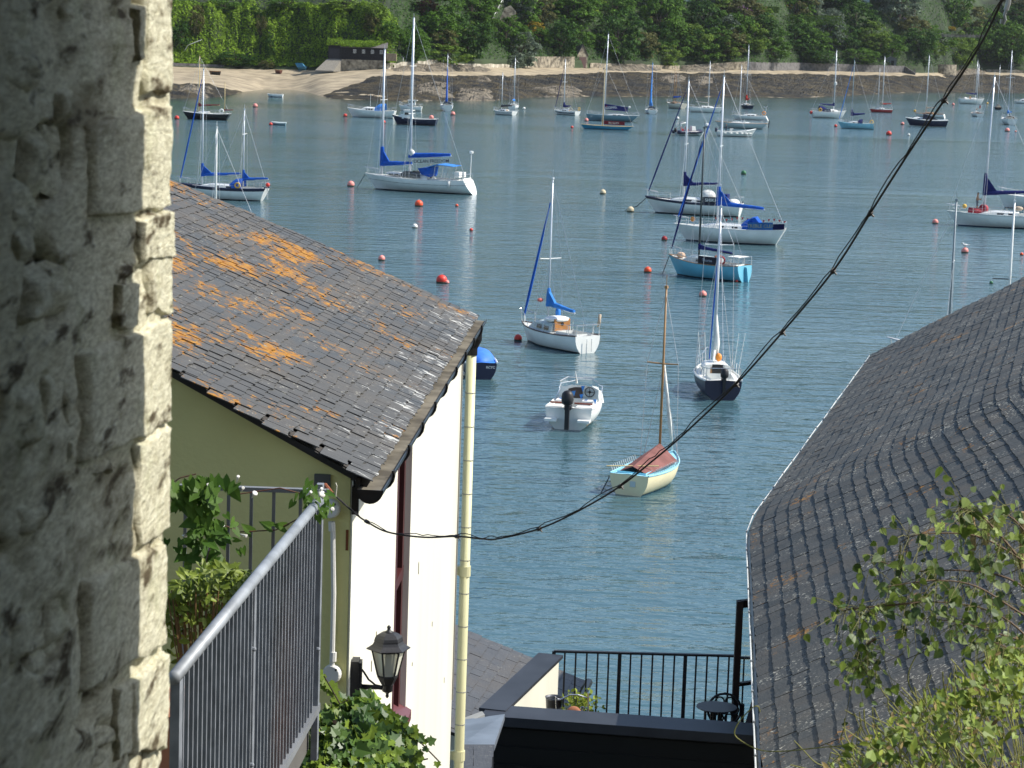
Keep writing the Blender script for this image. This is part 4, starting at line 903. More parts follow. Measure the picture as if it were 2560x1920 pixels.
# ---- far row
W9 = dict(r=.085)
def far(x, y, L, hd, label, **k): return boat(x, y, L, hd, label, **k)
T, Hh = far(516, 299, 8.0, 174, 'black-hulled gaff yawl with wooden masts and maroon sails furled', hull=BLK, gun=WHT, Fb=1.0, bow=.25, tw=.6, ovs=.1, cabin=(.45, .7, .35, .55), win=0, masts=[dict(t=.66, h=9.0, m=PALEW, boom=.44, bz=.9, cover=CMR, cr=.14, lump=.5, spread=(), r=.09), dict(t=.12, h=4.8, m=PALEW, boom=.18, bz=.3, cover=CMR, cr=.11, lump=.2, spread=(), r=.07, back=None, stays=False)])
part(T, 'lifebuoy', WHT, lambda b: ring(b, (-2.6, .3, 1.5), .3, .1))
far(688, 243, 3.6, 172, 'white rowing dinghy with dark waterline off the beach', name='dinghy', cat='dinghy', B=1.4, Fb=.6, cabin=None, rails=False, cockpit=(.05, .85, .8), boot=NAVY, stripe=(NAVY, .3, .6))
far(697, 313, 2.3, 178, 'small grey inflatable tender tied to a red buoy', name='inflatable_tender', cat='dinghy', hull=GRY, B=1.2, Fb=.35, cabin=None, rails=False, cockpit=(.1, .8, .6), gun=PGR, gunr=.14, tw=.9)
T, Hh = far(928, 294, 8.8, 172, 'white motor cruiser with a blue canopy left of the navy launch', name='motor_cruiser', cat='motorboat', Fb=1.25, bow=.3, cabin=(.42, .72, .6, .7), win=3, hood=(.2, .44, 1.3, CSK), boot=mat('boot_mid_blue', (.02, .08, .16)))
part(T, 'radio_mast', WHT, lambda b: b.tube([(.2, 0, 1.8), (.2, 0, 4.2)], .03, 5))
T, Hh = far(1026, 277, 4.6, 176, 'white cabin fishing boat just behind the navy launch', name='fishing_boat', cat='motorboat', Fb=.8, B=2.0, bow=.4, cabin=(.4, .8, .4, .7), win=2)
part(T, 'wheelhouse', WHT, lambda b: (b.box((-.3, 0, 1.55), (1.3, 1.3, .9))))
part(T, 'wheelhouse_roof', WHT, lambda b: b.box((-.4, 0, 2.08), (1.9, 1.5, .1)))
for s in (1, -1): part(T, 'window', GLS, lambda b: b.box((-.3, s * .66, 1.75), (.9, .03, .4)))
T, Hh = far(1036, 312, 7.8, 171, 'navy launch with white wheelhouse and an orange buoy on its stern', name='launch', cat='motorboat', hull=NAVY, gun=WHT, Fb=1.0, bow=.6, B=2.5, cabin=(.58, .86, .5, .8), win=0, boot=mat('boot_maroon', (.05, .012, .015)), rails=False, cockpit=(.06, .5, .8))
part(T, 'wheelhouse', WHT, lambda b: b.prism([(.4, -.95, 1.0), (2.0, -.95, 1.0), (1.6, -.9, 2.35), (.5, -.9, 2.35)], (0, 1.9, 0)))
part(T, 'wheelhouse_roof', WHT, lambda b: b.box((1.0, 0, 2.4), (1.7, 2.1, .1)))
for s in (1, -1): part(T, 'window', GLS, lambda b: b.box((1.15, s * .97, 1.85), (.75, .05, .42)))
part(T, 'stern_buoy', BPNK, lambda b: b.ball((-2.9, .2, 1.35), .4), True)
T, Hh = far(1116, 277, 6.5, 96, 'white and blue yacht stern to the viewer with furled blue sail up its mast', stripe=(CBL, .55, .95), B=2.5, Fb=1.1, cabmat=PGR, masts=[dict(t=.55, h=9.6, boom=.0, furl=None, spread=(), r=.09)], hood=(.3, .45, .8, CNV))
part(T, 'rolled_sail', CBL, lambda b: b.tube([(.2, 0, 1.6), (.3, 0, 2.6), (.32, 0, 9)], [.3, .2, .06], 7), True)
T, Hh = far(1260, 287, 5.4, 140, 'white yacht with black sail cover, nearer of the pair before the weed shelf', B=2.1, stripe=(NAVY, .75, .82), masts=[dict(t=.62, h=7.0, boom=.5, bz=.55, cover=BLK, cr=.2, lump=.3, spread=(), r=.07)])
T, Hh = far(1284, 272, 5.0, 80, 'white yacht with blue sail cover, farther of the pair before the weed shelf', B=2.2, masts=[dict(t=.55, h=9.6, boom=.4, bz=.7, cover=CSK, cr=.22, lump=.3, spread=(), r=.08)])
T, Hh = far(1415, 287, 6.0, 140, 'white yacht with dark rail stripe and furled navy jib, alone before the tan wall', B=2.4, stripe=(NAVY, .62, .8), masts=[dict(t=.6, h=9.8, boom=.3, bz=.5, cover=CNV, furl=CNV, cr=.2, lump=.9, spread=(.55,), r=.08)], hood=(.3, .42, .7, WHT))
part(T, 'lifebuoy', YEL, lambda b: ring(b, (-2.8, -.6, 1.3), .25, .08))
T, Hh = far(1531, 303, 10.0, 172, 'blue-grey racing yacht with a white web address on its navy boom cover', hull=GRY, transom=WHT, Fb=1.1, B=3.1, ovs=.17, ovb=.05, bow=.05, masts=[dict(t=.66, h=14.8, boom=0, spread=(.62,), r=.1, lean=.015)], cabin=(.3, .62, .3, .55))
part(T, 'boom_cover', CNV, lambda b: b.prism([(1.6, -.2, 2.15), (1.6, -.2, 3.2), (-2.8, -.12, 2.7), (-2.8, -.12, 1.9)], (0, .4, 0)))
lettering(T, 'RIGGING.COM', .62, (-.2, .24, 2.58), (-1, 0, .1), (0, 1, 0), WHT)
lettering(T, 'A', .6, (1.2, .24, 2.75), (-1, 0, .1), (0, 1, 0), CRD)
lettering(T, '17', .42, (3.9, 1.05, .78), (-1, .28, 0), (.28, 1, .1), WHT)
part(T, 'boom_end_ball', WHT, lambda b: b.ball((-3.1, 0, 2.75), .2), True)
T, Hh = far(1517, 324, 9.0, 177, 'long low turquoise keelboat with yellow mast and maroon lettered boom cover', hull=TURQ, transom=TURQ, Fb=.62, B=2.0, gun=PALEW, deck=PALEW, tw=.25, ovs=.16, ovb=.1, bow=.25, cabin=None, cockpit=(.25, .55, .6), rails=False, masts=[dict(t=.58, h=10.6, m=PALEW, boom=0, spread=(), r=.1, base=.5)])
part(T, 'boom_cover', CMR, lambda b: b.prism([(.55, -.2, .9), (.55, -.2, 1.5), (-3.0, -.16, 1.42), (-3.0, -.16, .85)], (0, .4, 0)))
lettering(T, 'KA CLAPS', .40, (-1.15, .24, 1.17), (-1, 0, 0), (0, 1, 0), CWH)
T, Hh = far(1627, 284, 6.4, 93, 'second blue and white stern-on yacht from the left with tall blue sail', stripe=(CBL, .6, .97), B=2.5, masts=[dict(t=.55, h=9.4, boom=0, spread=(), r=.08, m=CSK)], hood=(.3, .45, .8, CNV))
part(T, 'rolled_sail', CSK, lambda b: b.tube([(.2, 0, 1.6), (.25, .1, 2.8), (.3, 0, 8.5)], [.45, .22, .06], 7), True)
T, Hh = far(1688, 271, 7.0, 120, 'cream gaffer with two thin brown masts', hull=mat('paint_offwhite', (.68, .62, .5), .4), B=2.6, Fb=1.1, cabmat=TEAK, gun=TEAK, masts=[dict(t=.6, h=8.0, m=WOOD, boom=.4, bz=1, cover=CBL, cr=.2, lump=.3, spread=(), r=.07), dict(t=.5, h=6.5, m=WOOD, boom=0, spread=(), r=.05)])
T, Hh = far(1765, 281, 7.4, 4, 'plain white sloop with bare boom and its bow to the right', B=2.5, Fb=1.0, masts=[dict(t=.56, h=9.6, boom=.38, bz=.75, cover=CTN, cr=.08, lump=.1, spread=(.45,), r=.08)])
# rigid inflatable
T, Hh = far(1722, 338, 4.8, 25, 'navy rigid inflatable with white console, red seats and white roll bar', name='rigid_inflatable', cat='motorboat', hull=PGR, B=1.5, Fb=.4, cabin=None, rails=False, cockpit=(.05, .75, .8), tw=.9)
part(T, 'inflatable_tube', NAVY, lambda b: b.tube([(-2.6, -.85, .5), (-2.0, -.9, .5), (.9, -.9, .55), (2.0, -.5, .65), (2.35, 0, .72), (2.0, .5, .65), (.9, .9, .55), (-2.0, .9, .5), (-2.6, .85, .5)], .27, 10), True)
part(T, 'console', WHT, lambda b: b.prism([(.3, -.45, .5), (1.2, -.45, .5), (.95, -.4, 1.5), (.35, -.4, 1.55)], (0, .9, 0)))
for xx in (-.4, -1.3): part(T, 'seat', RED, lambda b: (b.box((xx, 0, .75), (.4, .5, .6)), b.box((xx - .2, 0, 1.15), (.1, .5, .5))))
part(T, 'roll_bar', WHT, lambda b: b.tube([(-1.9, -.75, .6), (-2.0, -.75, 1.95), (-.9, -.75, 2.1), (-.9, .75, 2.1), (-2.0, .75, 1.95), (-1.9, .75, .6)], .08, 8), True)
part(T, 'engine_cowl', RUB, lambda b: b.lathe([(.2, 0), (.24, .2), (.2, .5), (.05, .6)], 10, (-2.55, 0, .6)), True)
T, Hh = far(1866, 271, 6.5, 100, 'dark blue yacht with a red sail cover, farthest boat near the seawall', hull=NAVY, B=2.4, masts=[dict(t=.55, h=13.5, boom=.4, bz=.9, cover=CRD, cr=.25, lump=1.2, spread=(.5,), r=.09)])
T, Hh = far(1872, 300, 6.9, 168, 'white yacht with bright reversed transom and orange lifebuoy', ovs=-.1, B=2.5, masts=[dict(t=.78, h=9.6, boom=0, spread=(.35,), r=.08)], cabin=(.3, .7, .4, .62))
part(T, 'lifebuoy', ORG, lambda b: ring(b, (-3.0, .2, 1.5), .3, .1))
part(T, 'wind_generator', WHT, lambda b: (b.tube([(-3.3, -.4, 1), (-3.3, -.4, 2.6)], .04, 5), [b.bar((-3.3, -.4, 2.6), (-3.3 + .5 * math.cos(a), -.4, 2.6 + .5 * math.sin(a)), .03, .1) for a in (0.3, 2.4, 4.5)]))
T, Hh = far(1852, 321, 9.6, 176, 'long grey mastless yacht hull lying beyond the white open launch', hull=PGR, Fb=.95, B=2.6, tw=.5, ovs=.14, gun=TEAK, cabin=(.35, .7, .22, .5), win=0)
part(T, 'hatch_hood', CWH, lambda b: b.prism([(-.9, -.5, 1.1), (-.3, -.5, 1.1), (-.6, -.5, 1.7)], (0, 1, 0)))
part(T, 'stern_post', RUB, lambda b: b.tube([(-5.0, 0, .2), (-5.1, 0, 1.6)], .09, 6))
T, Hh = far(1840, 341, 6.7, 8, 'white open launch with fenders and a person standing at the helm', name='open_launch', cat='motorboat', Fb=.75, bow=.75, B=2.1, cabin=None, rails=False, cockpit=(.06, .78, .82), gunr=.06, boot=mat('boot_brown', (.06, .03, .025)))
LAUNCH = T
part(T, 'foredeck', WHT, lambda b: b.prism([(1.9, -.75, .95), (3.1, -.1, 1.3), (3.1, .1, 1.3), (1.9, .75, .95)], (0, 0, .06)))
part(T, 'engine_box', WHT, lambda b: (b.box((-.9, 0, .9), (.35, .5, .8)), b.box((-.75, 0, 1.25), (.5, .3, .12))))
part(T, 'engine_cowl', NAVY, lambda b: b.lathe([(.2, 0), (.24, .2), (.2, .6), (.05, .7)], 10, (-3.4, 0, .7)), True)
for xx in (-2.2, -1.2, -.2, .7, 1.5, 2.2): part(T, 'fender', CWH, lambda b: b.tube([(xx - .3, -Hh.hb((xx + 3.35) / 6.7) - .05, .52), (xx + .3, -Hh.hb((xx + 3.35) / 6.7) - .05, .55)], .1, 6), True)
T, Hh = far(2071, 295, 7.6, 8, 'white motor-sailer with blue awning and pale mast, left of the light blue yacht', B=2.8, Fb=1.3, bow=.25, masts=[dict(t=.64, h=12.5, boom=.42, bz=.9, cover=CNV, cr=.16, lump=.6, spread=(), r=.1)], cabin=(.36, .8, .5, .7), hood=(.22, .46, 1.2, CNV), win=3)
dodger(T, Hh, .3, .5, -1, CNV, 'HELOIS', .36, WHT, .6)
part(T, 'lifebuoy', YEL, lambda b: ring(b, (-2.2, -1.2, 1.75), .3, .1))
part(T, 'radar_dome', WHT, lambda b: b.lathe([(.05, 0), (.3, .1), (.3, .6), (.1, .7)], 10, (1.2, 0, 7)))
part(T, 'stern_buoy', BRED, lambda b: b.ball((-4.0, -.6, 1.1), .35), True)
T, Hh = far(2138, 322, 6.6, 172, 'light blue yacht with navy sail cover in the far row', hull=mat('paint_pale_blue', (.25, .52, .62), .4), B=2.3, Fb=1.0, ovs=-.04, masts=[dict(t=.62, h=11.5, boom=.38, bz=1.2, cover=CNV, cr=.22, lump=1.1, spread=(.38,), r=.075, m=GRY, furl=CSK, droop=-.1)], hood=(.3, .46, .85, CNV))
part(T, 'lifebuoy', YEL, lambda b: ring(b, (-3.0, .3, 1.4), .3, .1))
T, Hh = far(2202, 281, 5.4, 176, 'red-hulled yacht with red canopy in the far row', hull=RED, gun=WHT, B=2.0, masts=[dict(t=.45, h=12.0, boom=.4, bz=.9, cover=CRD, cr=.16, lump=.2, spread=(.3,), r=.085), dict(t=.64, h=9.2, boom=0, spread=(.4,), r=.06)])
part(T, 'canopy', CTN, lambda b: b.prism([(-.6, -.6, 1.9), (.1, -.6, 2.5), (.6, -.6, 1.9)], (0, 1.2, 0)))
T, Hh = far(2322, 294, 6.8, 160, 'white wooden-cabined yacht with a raked second spar, behind the navy launch at right', gun=TEAK, cabmat=TEAK, deck=TEAK, B=2.5, ovs=-.05, masts=[dict(t=.6, h=12.6, boom=.3, bz=1, cover=CTN, cr=.12, lump=.2, spread=(.28,), r=.09)])
part(T, 'fender', YEL, lambda b: b.ball((3.2, .2, 1.4), .28), True)
T, Hh = far(2316, 316, 8.4, 174, 'navy and white launch with dark wheelhouse behind the overhead cable', name='launch', cat='motorboat', hull=NAVY, gun=WHT, gunr=.09, boot=WHT, Fb=1.25, bow=.3, B=2.6, cabin=(.55, .85, .45, .75), win=2, rails=False, cockpit=(.06, .4, .75))
part(T, 'wheelhouse', NAVY, lambda b: b.prism([(.9, -.95, 1.25), (.7, -.9, 2.5), (-.6, -.9, 2.2), (-2.4, -.95, 1.25)], (0, 1.9, 0)))
T, Hh = far(2428, 260, 7.4, 6, 'white twin-hulled-looking yacht with blue boom cover, farthest right group', B=3.0, Fb=1.3, masts=[dict(t=.66, h=10.5, boom=.4, bz=1.1, cover=CNV, cr=.2, lump=.5, spread=(), r=.09)], hood=(.2, .35, .6, WHT))
part(T, 'lifebuoy', ORG, lambda b: ring(b, (-.8, -1.3, 1.8), .25, .08))
T, Hh = far(2441, 291, 5.6, 97, 'small white yacht stern-on with teak cockpit and red ensign', deck=TEAK, B=2.5, masts=[dict(t=.55, h=11.0, boom=.4, bz=.6, cover=CTN, cr=.1, lump=.2, spread=(), r=.07)])
part(T, 'ensign', CRD, lambda b: b.box((-2.6, .1, 2.3), (.04, .3, .7)))
T, Hh = far(2494, 274, 2.6, 95, 'dark dinghy with pale tent cover and thin mast', name='sailing_dinghy', cat='dinghy', hull=BLK, B=1.9, Fb=.6, cabin=None, rails=False, cockpit=None, masts=[dict(t=.55, h=11.0, boom=0, spread=(), r=.06, stays=False, base=.5)])
part(T, 'tent_cover', CTN, lambda b: b.prism([(-1.1, -.7, .6), (-1.1, 0, 1.5), (-1.1, .7, .6)], (1.9, 0, 0)))
T, Hh = far(2520, 311, 6.6, 94, 'white double-ended-looking yacht stern-on with blue cover at the far right', B=3.0, Fb=1.15, tw=.7, masts=[dict(t=.55, h=14.0, boom=.35, bz=.9, cover=CSK, cr=.24, lump=.7, spread=(.6,), r=.09)], hood=(.28, .42, .7, CTN))
T, Hh = far(2556, 259, 5, 170, 'white motorboat cut by the right picture edge in the far row', name='motor_cruiser', cat='motorboat', B=2, cabin=(.3, .7, .7, .7))
# boats on the beach
def beached(x, y, L, hd, label, hull, cover=None):
    lo_, hi_ = 0., 1.
    for _ in range(16):
        md = (lo_ + hi_) / 2
        if proj(shore_pt(x, md))[1] > y: lo_ = md
        else: hi_ = md
    q = shore_pt(x, lo_); T, Hh = boat(x, 300, L, hd, label, name='beached_dinghy', cat='dinghy', hull=hull, B=L * .38, Fb=.6, cabin=None, rails=False, cockpit=None if cover else (.06, .85, .82), boot=BLK, gunr=.05, gun=TEAK, deck=cover or TEAK, grp='dinghies drawn up on the beach')
    T.location = (q.x, q.y, q.z + .25); return T, Hh
beached(537, 187, 3.0, 172, 'dark rowing dinghy lying on the open sand', BLK)
beached(695, 184, 2.9, 130, 'brown rowing dinghy drawn up on the sand beside the cream bush', mat('brown_hull', (.14, .05, .035), .6))
T, Hh = beached(754, 176, 2.8, 150, 'dinghy under a peaked turquoise cover at the top of the beach', mat('paint_teal', (.05, .2, .28), .5), CSK)
part(T, 'peaked_cover', mat('canvas_teal', (.05, .2, .3), .8), lambda b: b.prism([(-1.4, -.7, .6), (-1.4, .7, .6), (-.1, 0, 1.7)], (2.3, 0, -.1)))
# ---- buoys
def buoy(x, y, px, m, label, band=None):
    p = PZ(x, y, 0); r = px / 2 / F * p.y; t = thing('mooring_buoy', label, 'buoy', (p.x, p.y, 0), random.random() * 6, 'mooring buoys')
    b = MB(); b.ball((0, 0, r * .55), r, 16, 12); b.build('float', m, t, smooth=True)
    b = MB(); ring(b, (0, 0, r * 1.65), r * .16, r * .05, n=10); b.build('shackle', STEEL, t)
    if band: b = MB(); b.lathe([(r * .9, -.05 * r), (r * 1.012, .2 * r), (r * 1.005, .32 * r)], 16); b.build('waterline_band', band, t)
ALG = mat('buoy_weed', (.05, .05, .03), .8)
for a in [
 (1047, 516, 21, BORG, 'large bright orange buoy right below the big ketch'), (1104, 708, 28, BRED, 'largest red-orange buoy, in open water between the lichened roof and the centre'),
 (1117, 709, 12, BPNK, 'small pink pick-up buoy touching the largest red buoy'), (877, 466, 18, BPNK, 'faded orange buoy just left of the big ketch bow'),
 (1142, 516, 8, BORG, 'tiny orange buoy off the stern of the big ketch'), (1037, 570, 14, BWHT, 'white and black buoy between the big ketch and the lichened roof'),
 (1178, 577, 9, BRED, 'tiny red buoy right of the white and black buoy'), (954, 651, 17, BPNK, 'pale pink buoy beside the upper edge of the lichened roof'),
 (1507, 485, 15, BCRM, 'cream buoy alone in open water at the middle'), (1576, 530, 18, BCRM, 'dirty cream buoy left of the name-board sloop bow'),
 (1661, 601, 15, mat('buoy_maroon', (.32, .025, .03), .5), 'dark red buoy left of the racing sloop bow'), (1619, 681, 19, BORG, 'bright orange buoy left of the light blue sloop'),
 (1757, 741, 19, BPNK, 'pink buoy below the light blue sloop'), (1859, 436, 13, BGRN, 'green buoy in open water above the racing pair'),
 (1295, 851, 20, BRED, 'red buoy off the bow of the centre sloop'), (1842, 705, 7, BRED, 'tiny red buoy at the transom of the light blue sloop'),
 (2338, 559, 15, BPNK, 'pink buoy left of the yacht with the standing man'), (2412, 632, 18, BPNK, 'pink buoy with a gull perched on it'), (2478, 709, 9, BGRN, 'small green buoy above the right roof'),
 (2554, 638, 9, BORG, 'orange buoy at the right picture edge'), (2222, 338, 14, BRED, 'orange-red buoy below the red yacht'), (2089, 317, 8, BRED, 'small red buoy left of the far light blue yacht'),
 (2256, 312, 9, BPNK, 'pink buoy left of the navy and white launch'), (2518, 329, 12, BPNK, 'pink buoy below the far right stern-on yacht'), (2539, 330, 5, BPNK, 'tiny pink buoy right of a pink buoy at far right'),
 (2272, 339, 7, BWHT, 'small white buoy beside the overhead cable'), (2383, 263, 7, BPNK, 'small pale buoy left of the farthest white yacht'), (2468, 260, 6, YEL, 'small yellow buoy right of the farthest white yacht'),
 (442, 298, 12, BRED, 'red buoy beside the stone wall corner left of the black yawl'), (638, 268, 12, BPNK, 'pink buoy between the black yawl and the beach dinghy'), (677, 313, 9, BRED, 'red buoy tied to the grey tender'),
 (863, 292, 10, BRED, 'red buoy at the bow of the motor cruiser'), (959, 308, 10, BRED, 'red buoy below the motor cruiser stern'), (1132, 288, 12, BPNK, 'pink buoy right of the first blue stern-on yacht'),
 (1310, 273, 7, BWHT, 'white buoy right of the pair of yachts by the weed shelf'), (1466, 303, 10, BPNK, 'pink buoy at the bow of the blue-grey racer'), (1430, 320, 7, BRED, 'small red buoy left of the turquoise keelboat'),
 (1709, 269, 8, BRED, 'red buoy right of the cream gaffer'), (1694, 298, 8, BWHT, 'white buoy above the rigid inflatable'), (1768, 318, 13, BWHT, 'white buoy beside the rigid inflatable stern'), (2407, 545, 6, BWHT, 'tiny white buoy above the pink buoy at right')]:
    buoy(*a, band=ALG)
p = PZ(1770, 328, 0)
# ================================================================ near buildings
Z = Vector((0, 0, 1))
def slate_mat():
    M = bpy.data.materials.new('roof_slate'); M.use_nodes = True; t = M.node_tree; t.nodes.clear(); L = t.links.new
    out = _n(t, 'ShaderNodeOutputMaterial'); b = _n(t, 'ShaderNodeBsdfPrincipled'); L(b.outputs[0], out.inputs[0]); b.inputs['Roughness'].default_value = .55
    g = _n(t, 'ShaderNodeNewGeometry'); return M, t, b, g, L
def noise_n(t, L, src, scale, det=4, st=(1, 1, 1), rough=.5):
    mp = _n(t, 'ShaderNodeMapping'); mp.inputs['Scale'].default_value = st; L(src, mp.inputs[0]); n = _n(t, 'ShaderNodeTexNoise'); n.inputs['Scale'].default_value = scale; n.inputs['Detail'].default_value = det; n.inputs['Roughness'].default_value = rough; L(mp.outputs[0], n.inputs[0]); return n.outputs[0]
def rng(t, L, src, a, b_, c=0, d=1):
    m_ = _n(t, 'ShaderNodeMapRange'); m_.inputs[1].default_value = a; m_.inputs[2].default_value = b_; m_.inputs[3].default_value = c; m_.inputs[4].default_value = d; L(src, m_.inputs[0]); return m_.outputs[0]
def mixc(t, L, f, a, b_):
    m_ = _n(t, 'ShaderNodeMix', data_type='RGBA'); L(f, m_.inputs[0])
    for k, v in ((6, a), (7, b_)):
        if isinstance(v, tuple): m_.inputs[k].default_value = (*v, 1)
        else: L(v, m_.inputs[k])
    return m_.outputs[2]
def mth(t, L, op, a, b_=None):
    m_ = _n(t, 'ShaderNodeMath', operation=op)
    for i, v in enumerate((a, b_)):
        if v is None: continue
        if isinstance(v, (int, float)): m_.inputs[i].default_value = v
        else: L(v, m_.inputs[i])
    return m_.outputs[0]
def make_slate(name, base, base2, orange=None, oamt=.6, white=.6, eave=None, rough=.55, fr=None, wth=.60):
    M, t, b, g, L = slate_mat(); M.name = name; pos = g.outputs['Position']; b.inputs['Roughness'].default_value = rough
    if fr is not None:   # coordinates: along eave, up slope
        a_, b_, o_ = fr; cx = _n(t, 'ShaderNodeCombineXYZ')
        for k, v in enumerate((a_, b_)):
            d = _n(t, 'ShaderNodeVectorMath', operation='DOT_PRODUCT'); d.inputs[1].default_value = v; L(pos, d.inputs[0]); L(mth(t, L, 'SUBTRACT', d.outputs['Value'], o_.dot(v)), cx.inputs[k])
        pos = cx.outputs[0]; up = _n(t, 'ShaderNodeSeparateXYZ'); L(pos, up.inputs[0])
    isl = g.outputs['Random Per Island']
    c = mixc(t, L, isl, base, base2); v1 = noise_n(t, L, pos, 9, 5); c = mixc(t, L, rng(t, L, v1, .3, .7, 0, .45), c, tuple(k * .6 for k in base))
    st = noise_n(t, L, pos, 2.2, 5); c = mixc(t, L, rng(t, L, st, .45, .7, 0, .5), c, (.10, .082, .06))
    # pale crustose lichen, scattered
    w = noise_n(t, L, pos, 34, 5, rough=.65); wm = rng(t, L, w, wth, wth + .06)
    w2 = noise_n(t, L, pos, 2.4, 3); wm = mth(t, L, 'MULTIPLY', wm, rng(t, L, w2, .45, .62, 0, white)); c = mixc(t, L, wm, c, (.46, .44, .36))
    if orange:
        o1 = noise_n(t, L, pos, 19, 7, (1, .8, 1), .72); o2 = noise_n(t, L, pos, 2.1, 3, (.7, 1, 1)); s_ = mth(t, L, 'ADD', mth(t, L, 'MULTIPLY', o1, .62), mth(t, L, 'MULTIPLY', o2, .55))
        if fr is not None: s_ = mth(t, L, 'ADD', s_, rng(t, L, up.outputs[1], .1, 1.0, -.05, .015))
        om = rng(t, L, s_, orange, orange + .025); om = mth(t, L, 'MULTIPLY', om, oamt); oc = mixc(t, L, rng(t, L, noise_n(t, L, pos, 30, 3), .35, .65), (.25, .092, .003), (.39, .185, .010)); c = mixc(t, L, om, c, oc)
    if eave and fr is not None:
        e1 = rng(t, L, up.outputs[1], .02, eave, .055, -.15); en = noise_n(t, L, pos, 12, 6, (1.7, .55, 1), .7); en2 = noise_n(t, L, pos, 1.6, 2); em = rng(t, L, mth(t, L, 'ADD', mth(t, L, 'ADD', en, e1), mth(t, L, 'MULTIPLY', en2, .25)), .73, .78); c = mixc(t, L, em, c, (.50, .50, .47))
    L(c, b.inputs['Base Color'])
    bp = _n(t, 'ShaderNodeBump'); bp.inputs['Distance'].default_value = .004; L(noise_n(t, L, pos, 45, 5, (1, .35, 1)), bp.inputs['Height']); L(bp.outputs[0], b.inputs['Normal'])
    return M
def slate_meshes(w, ln, th, m, n=5, seed=1):
    rg = random.Random(seed); out = []
    for k in range(n):
        b = MB(); j = lambda a: rg.uniform(-a, a); hw = w / 2
        bot = [(-hw, j(.006), 0), (-hw * .3, j(.006), 0), (hw * .4, j(.006), 0), (hw, j(.006), 0)]
        top = [(hw, ln, 0), (-hw, ln, 0)]
        poly = [(p[0], p[1], th + (j(.0015) if i < 4 else 0)) for i, p in enumerate(bot + top)]
        b.prism(poly, (0, 0, -th)); me = b.mesh('slate'); me.materials.append(m); out.append(me)
    return out
def lay(parent, rows, m, W0, LN, TH, cap=300, seed=1, name='slate', lift=2.0, gauge=.115):
    """rows: list of (frame matrix, width); nearest/biggest 300 singly, the rest joined"""
    mm = slate_meshes(W0, LN, TH, m, seed=seed); inv = parent.matrix_world.inverted() if False else Matrix.Translation(-parent.location)
    def key(r):
        p = r[0].translation; x, y = proj(p); vis = 380 < x < 2600 and -40 < y < 1960
        return (not vis, (p - CAM).length)
    rows.sort(key=key); rest = MB()
    for i, (mw, w) in enumerate(rows):
        me = mm[i % 5]; tilt = Matrix.Rotation(-math.atan(lift * TH / LN), 4, 'X'); M_ = inv @ mw @ Matrix.Translation((0, 0, lift * TH)) @ tilt @ Matrix.Diagonal((w / W0, 1, 1, 1))
        if i < cap: child(name, me, parent, M_)
        else:
            i0 = len(rest.v); rest.v += [tuple(M_ @ v.co) for v in me.vertices]; rest.f += [tuple(i0 + k for k in p.vertices) for p in me.polygons]
    if rest.v: struct(rest.build(name + 's_far' if False else 'slating', m, parent), 'stuff')
# ---------------------------------------------------------------- left house
E1 = P(931, 1191, 10.0); ze = E1.z; E2 = PZ(1193, 787, ze); av = (E2 - E1); LE = av.length; av.normalize(); lv = Vector((-av.y, av.x, 0)); th1 = math.atan(.47)
bv = lv * math.cos(th1) + Z * math.sin(th1); nv = av.cross(bv)
Nn = PP(250, 806, E1, nv); Ff = PP(250, 368, E1, nv)
kn = (Nn - E1).dot(av) / (Nn - E1).dot(bv); kf = (Ff - E2).dot(av) / (Ff - E2).dot(bv); VM = max((Nn - E1).dot(bv), (Ff - E2).dot(bv))
house = thing('house', 'cream rendered house with a lichened slate roof on the left', 'house', (E1.x, E1.y, 8.0)); HO = house.location
def hb(b, name, m, parent=None, smooth=False): b.v = [tuple(Vector(v) - HO) for v in b.v]; return b.build(name, m, parent or house, smooth)
slateL = make_slate('lichened_slate', (.058, .065, .070), (.090, .084, .075), orange=.632, oamt=.95, white=.9, eave=.75, rough=.72, fr=(av, bv, E1))
roof = hb(MB().prism([E1 - nv * .02, E2 - nv * .02, E2 + av * kf * VM + bv * VM - nv * .02, E1 + av * kn * VM + bv * VM - nv * .02], -nv * .035), 'roof', mat('roof_deck', (.05, .045, .04), .9))
rows = []; g = .068; rg = random.Random(3); j = 0
fm = Matrix((av, bv, nv)).transposed().to_4x4()
while j * g < VM:
    v = j * g; s0 = kn * v - .02; s1 = LE + kf * v + .02; s = s0 + (rg.uniform(.05, .2) if j % 2 else rg.uniform(-.04, .06)) - .05
    while s < s1:
        w = rg.uniform(.075, .15); w = min(w, s1 + rg.uniform(-.03, .035) - s)
        if w > .05:
            M_ = fm @ Matrix.Rotation(R(rg.uniform(-.7, .7)), 4, 'Z'); M_.translation = E1 + av * (s + w / 2) + bv * (v + rg.uniform(-.005, .005) - .01) + nv * (rg.uniform(0, .004) - .012 + .012 * nz((s, v, 2), .8))
            rows.append((M_, w - .006))
        s += w
    j += 1
lay(house, rows, slateL, .11, .12, .0042, 300)
WL = mat('white_render', (.70, .685, .58), .75, var=.07, scale=1.6, bump=.003, bscale=25, stretch=(1, 1, .15)); GB = mat('cream_render', (.66, .62, .27), .8, var=.10, scale=.9, bump=.003, bscale=40)
W1 = E1 + lv * .085 + av * .035; W2 = E1 + lv * .085 + av * (LE - .12); wn = -lv
ws = lambda px, py: (PP(px, py, W1, wn) - W1).dot(av); s1 = ws(986, 1500); s2 = ws(1021, 1500); LW = (W2 - W1).length
zt = PP(1010, 1140, W1, wn).z; zt = min(zt, ze - .12); zb_ = PP(1003, 1800, W1, wn).z
b = MB()
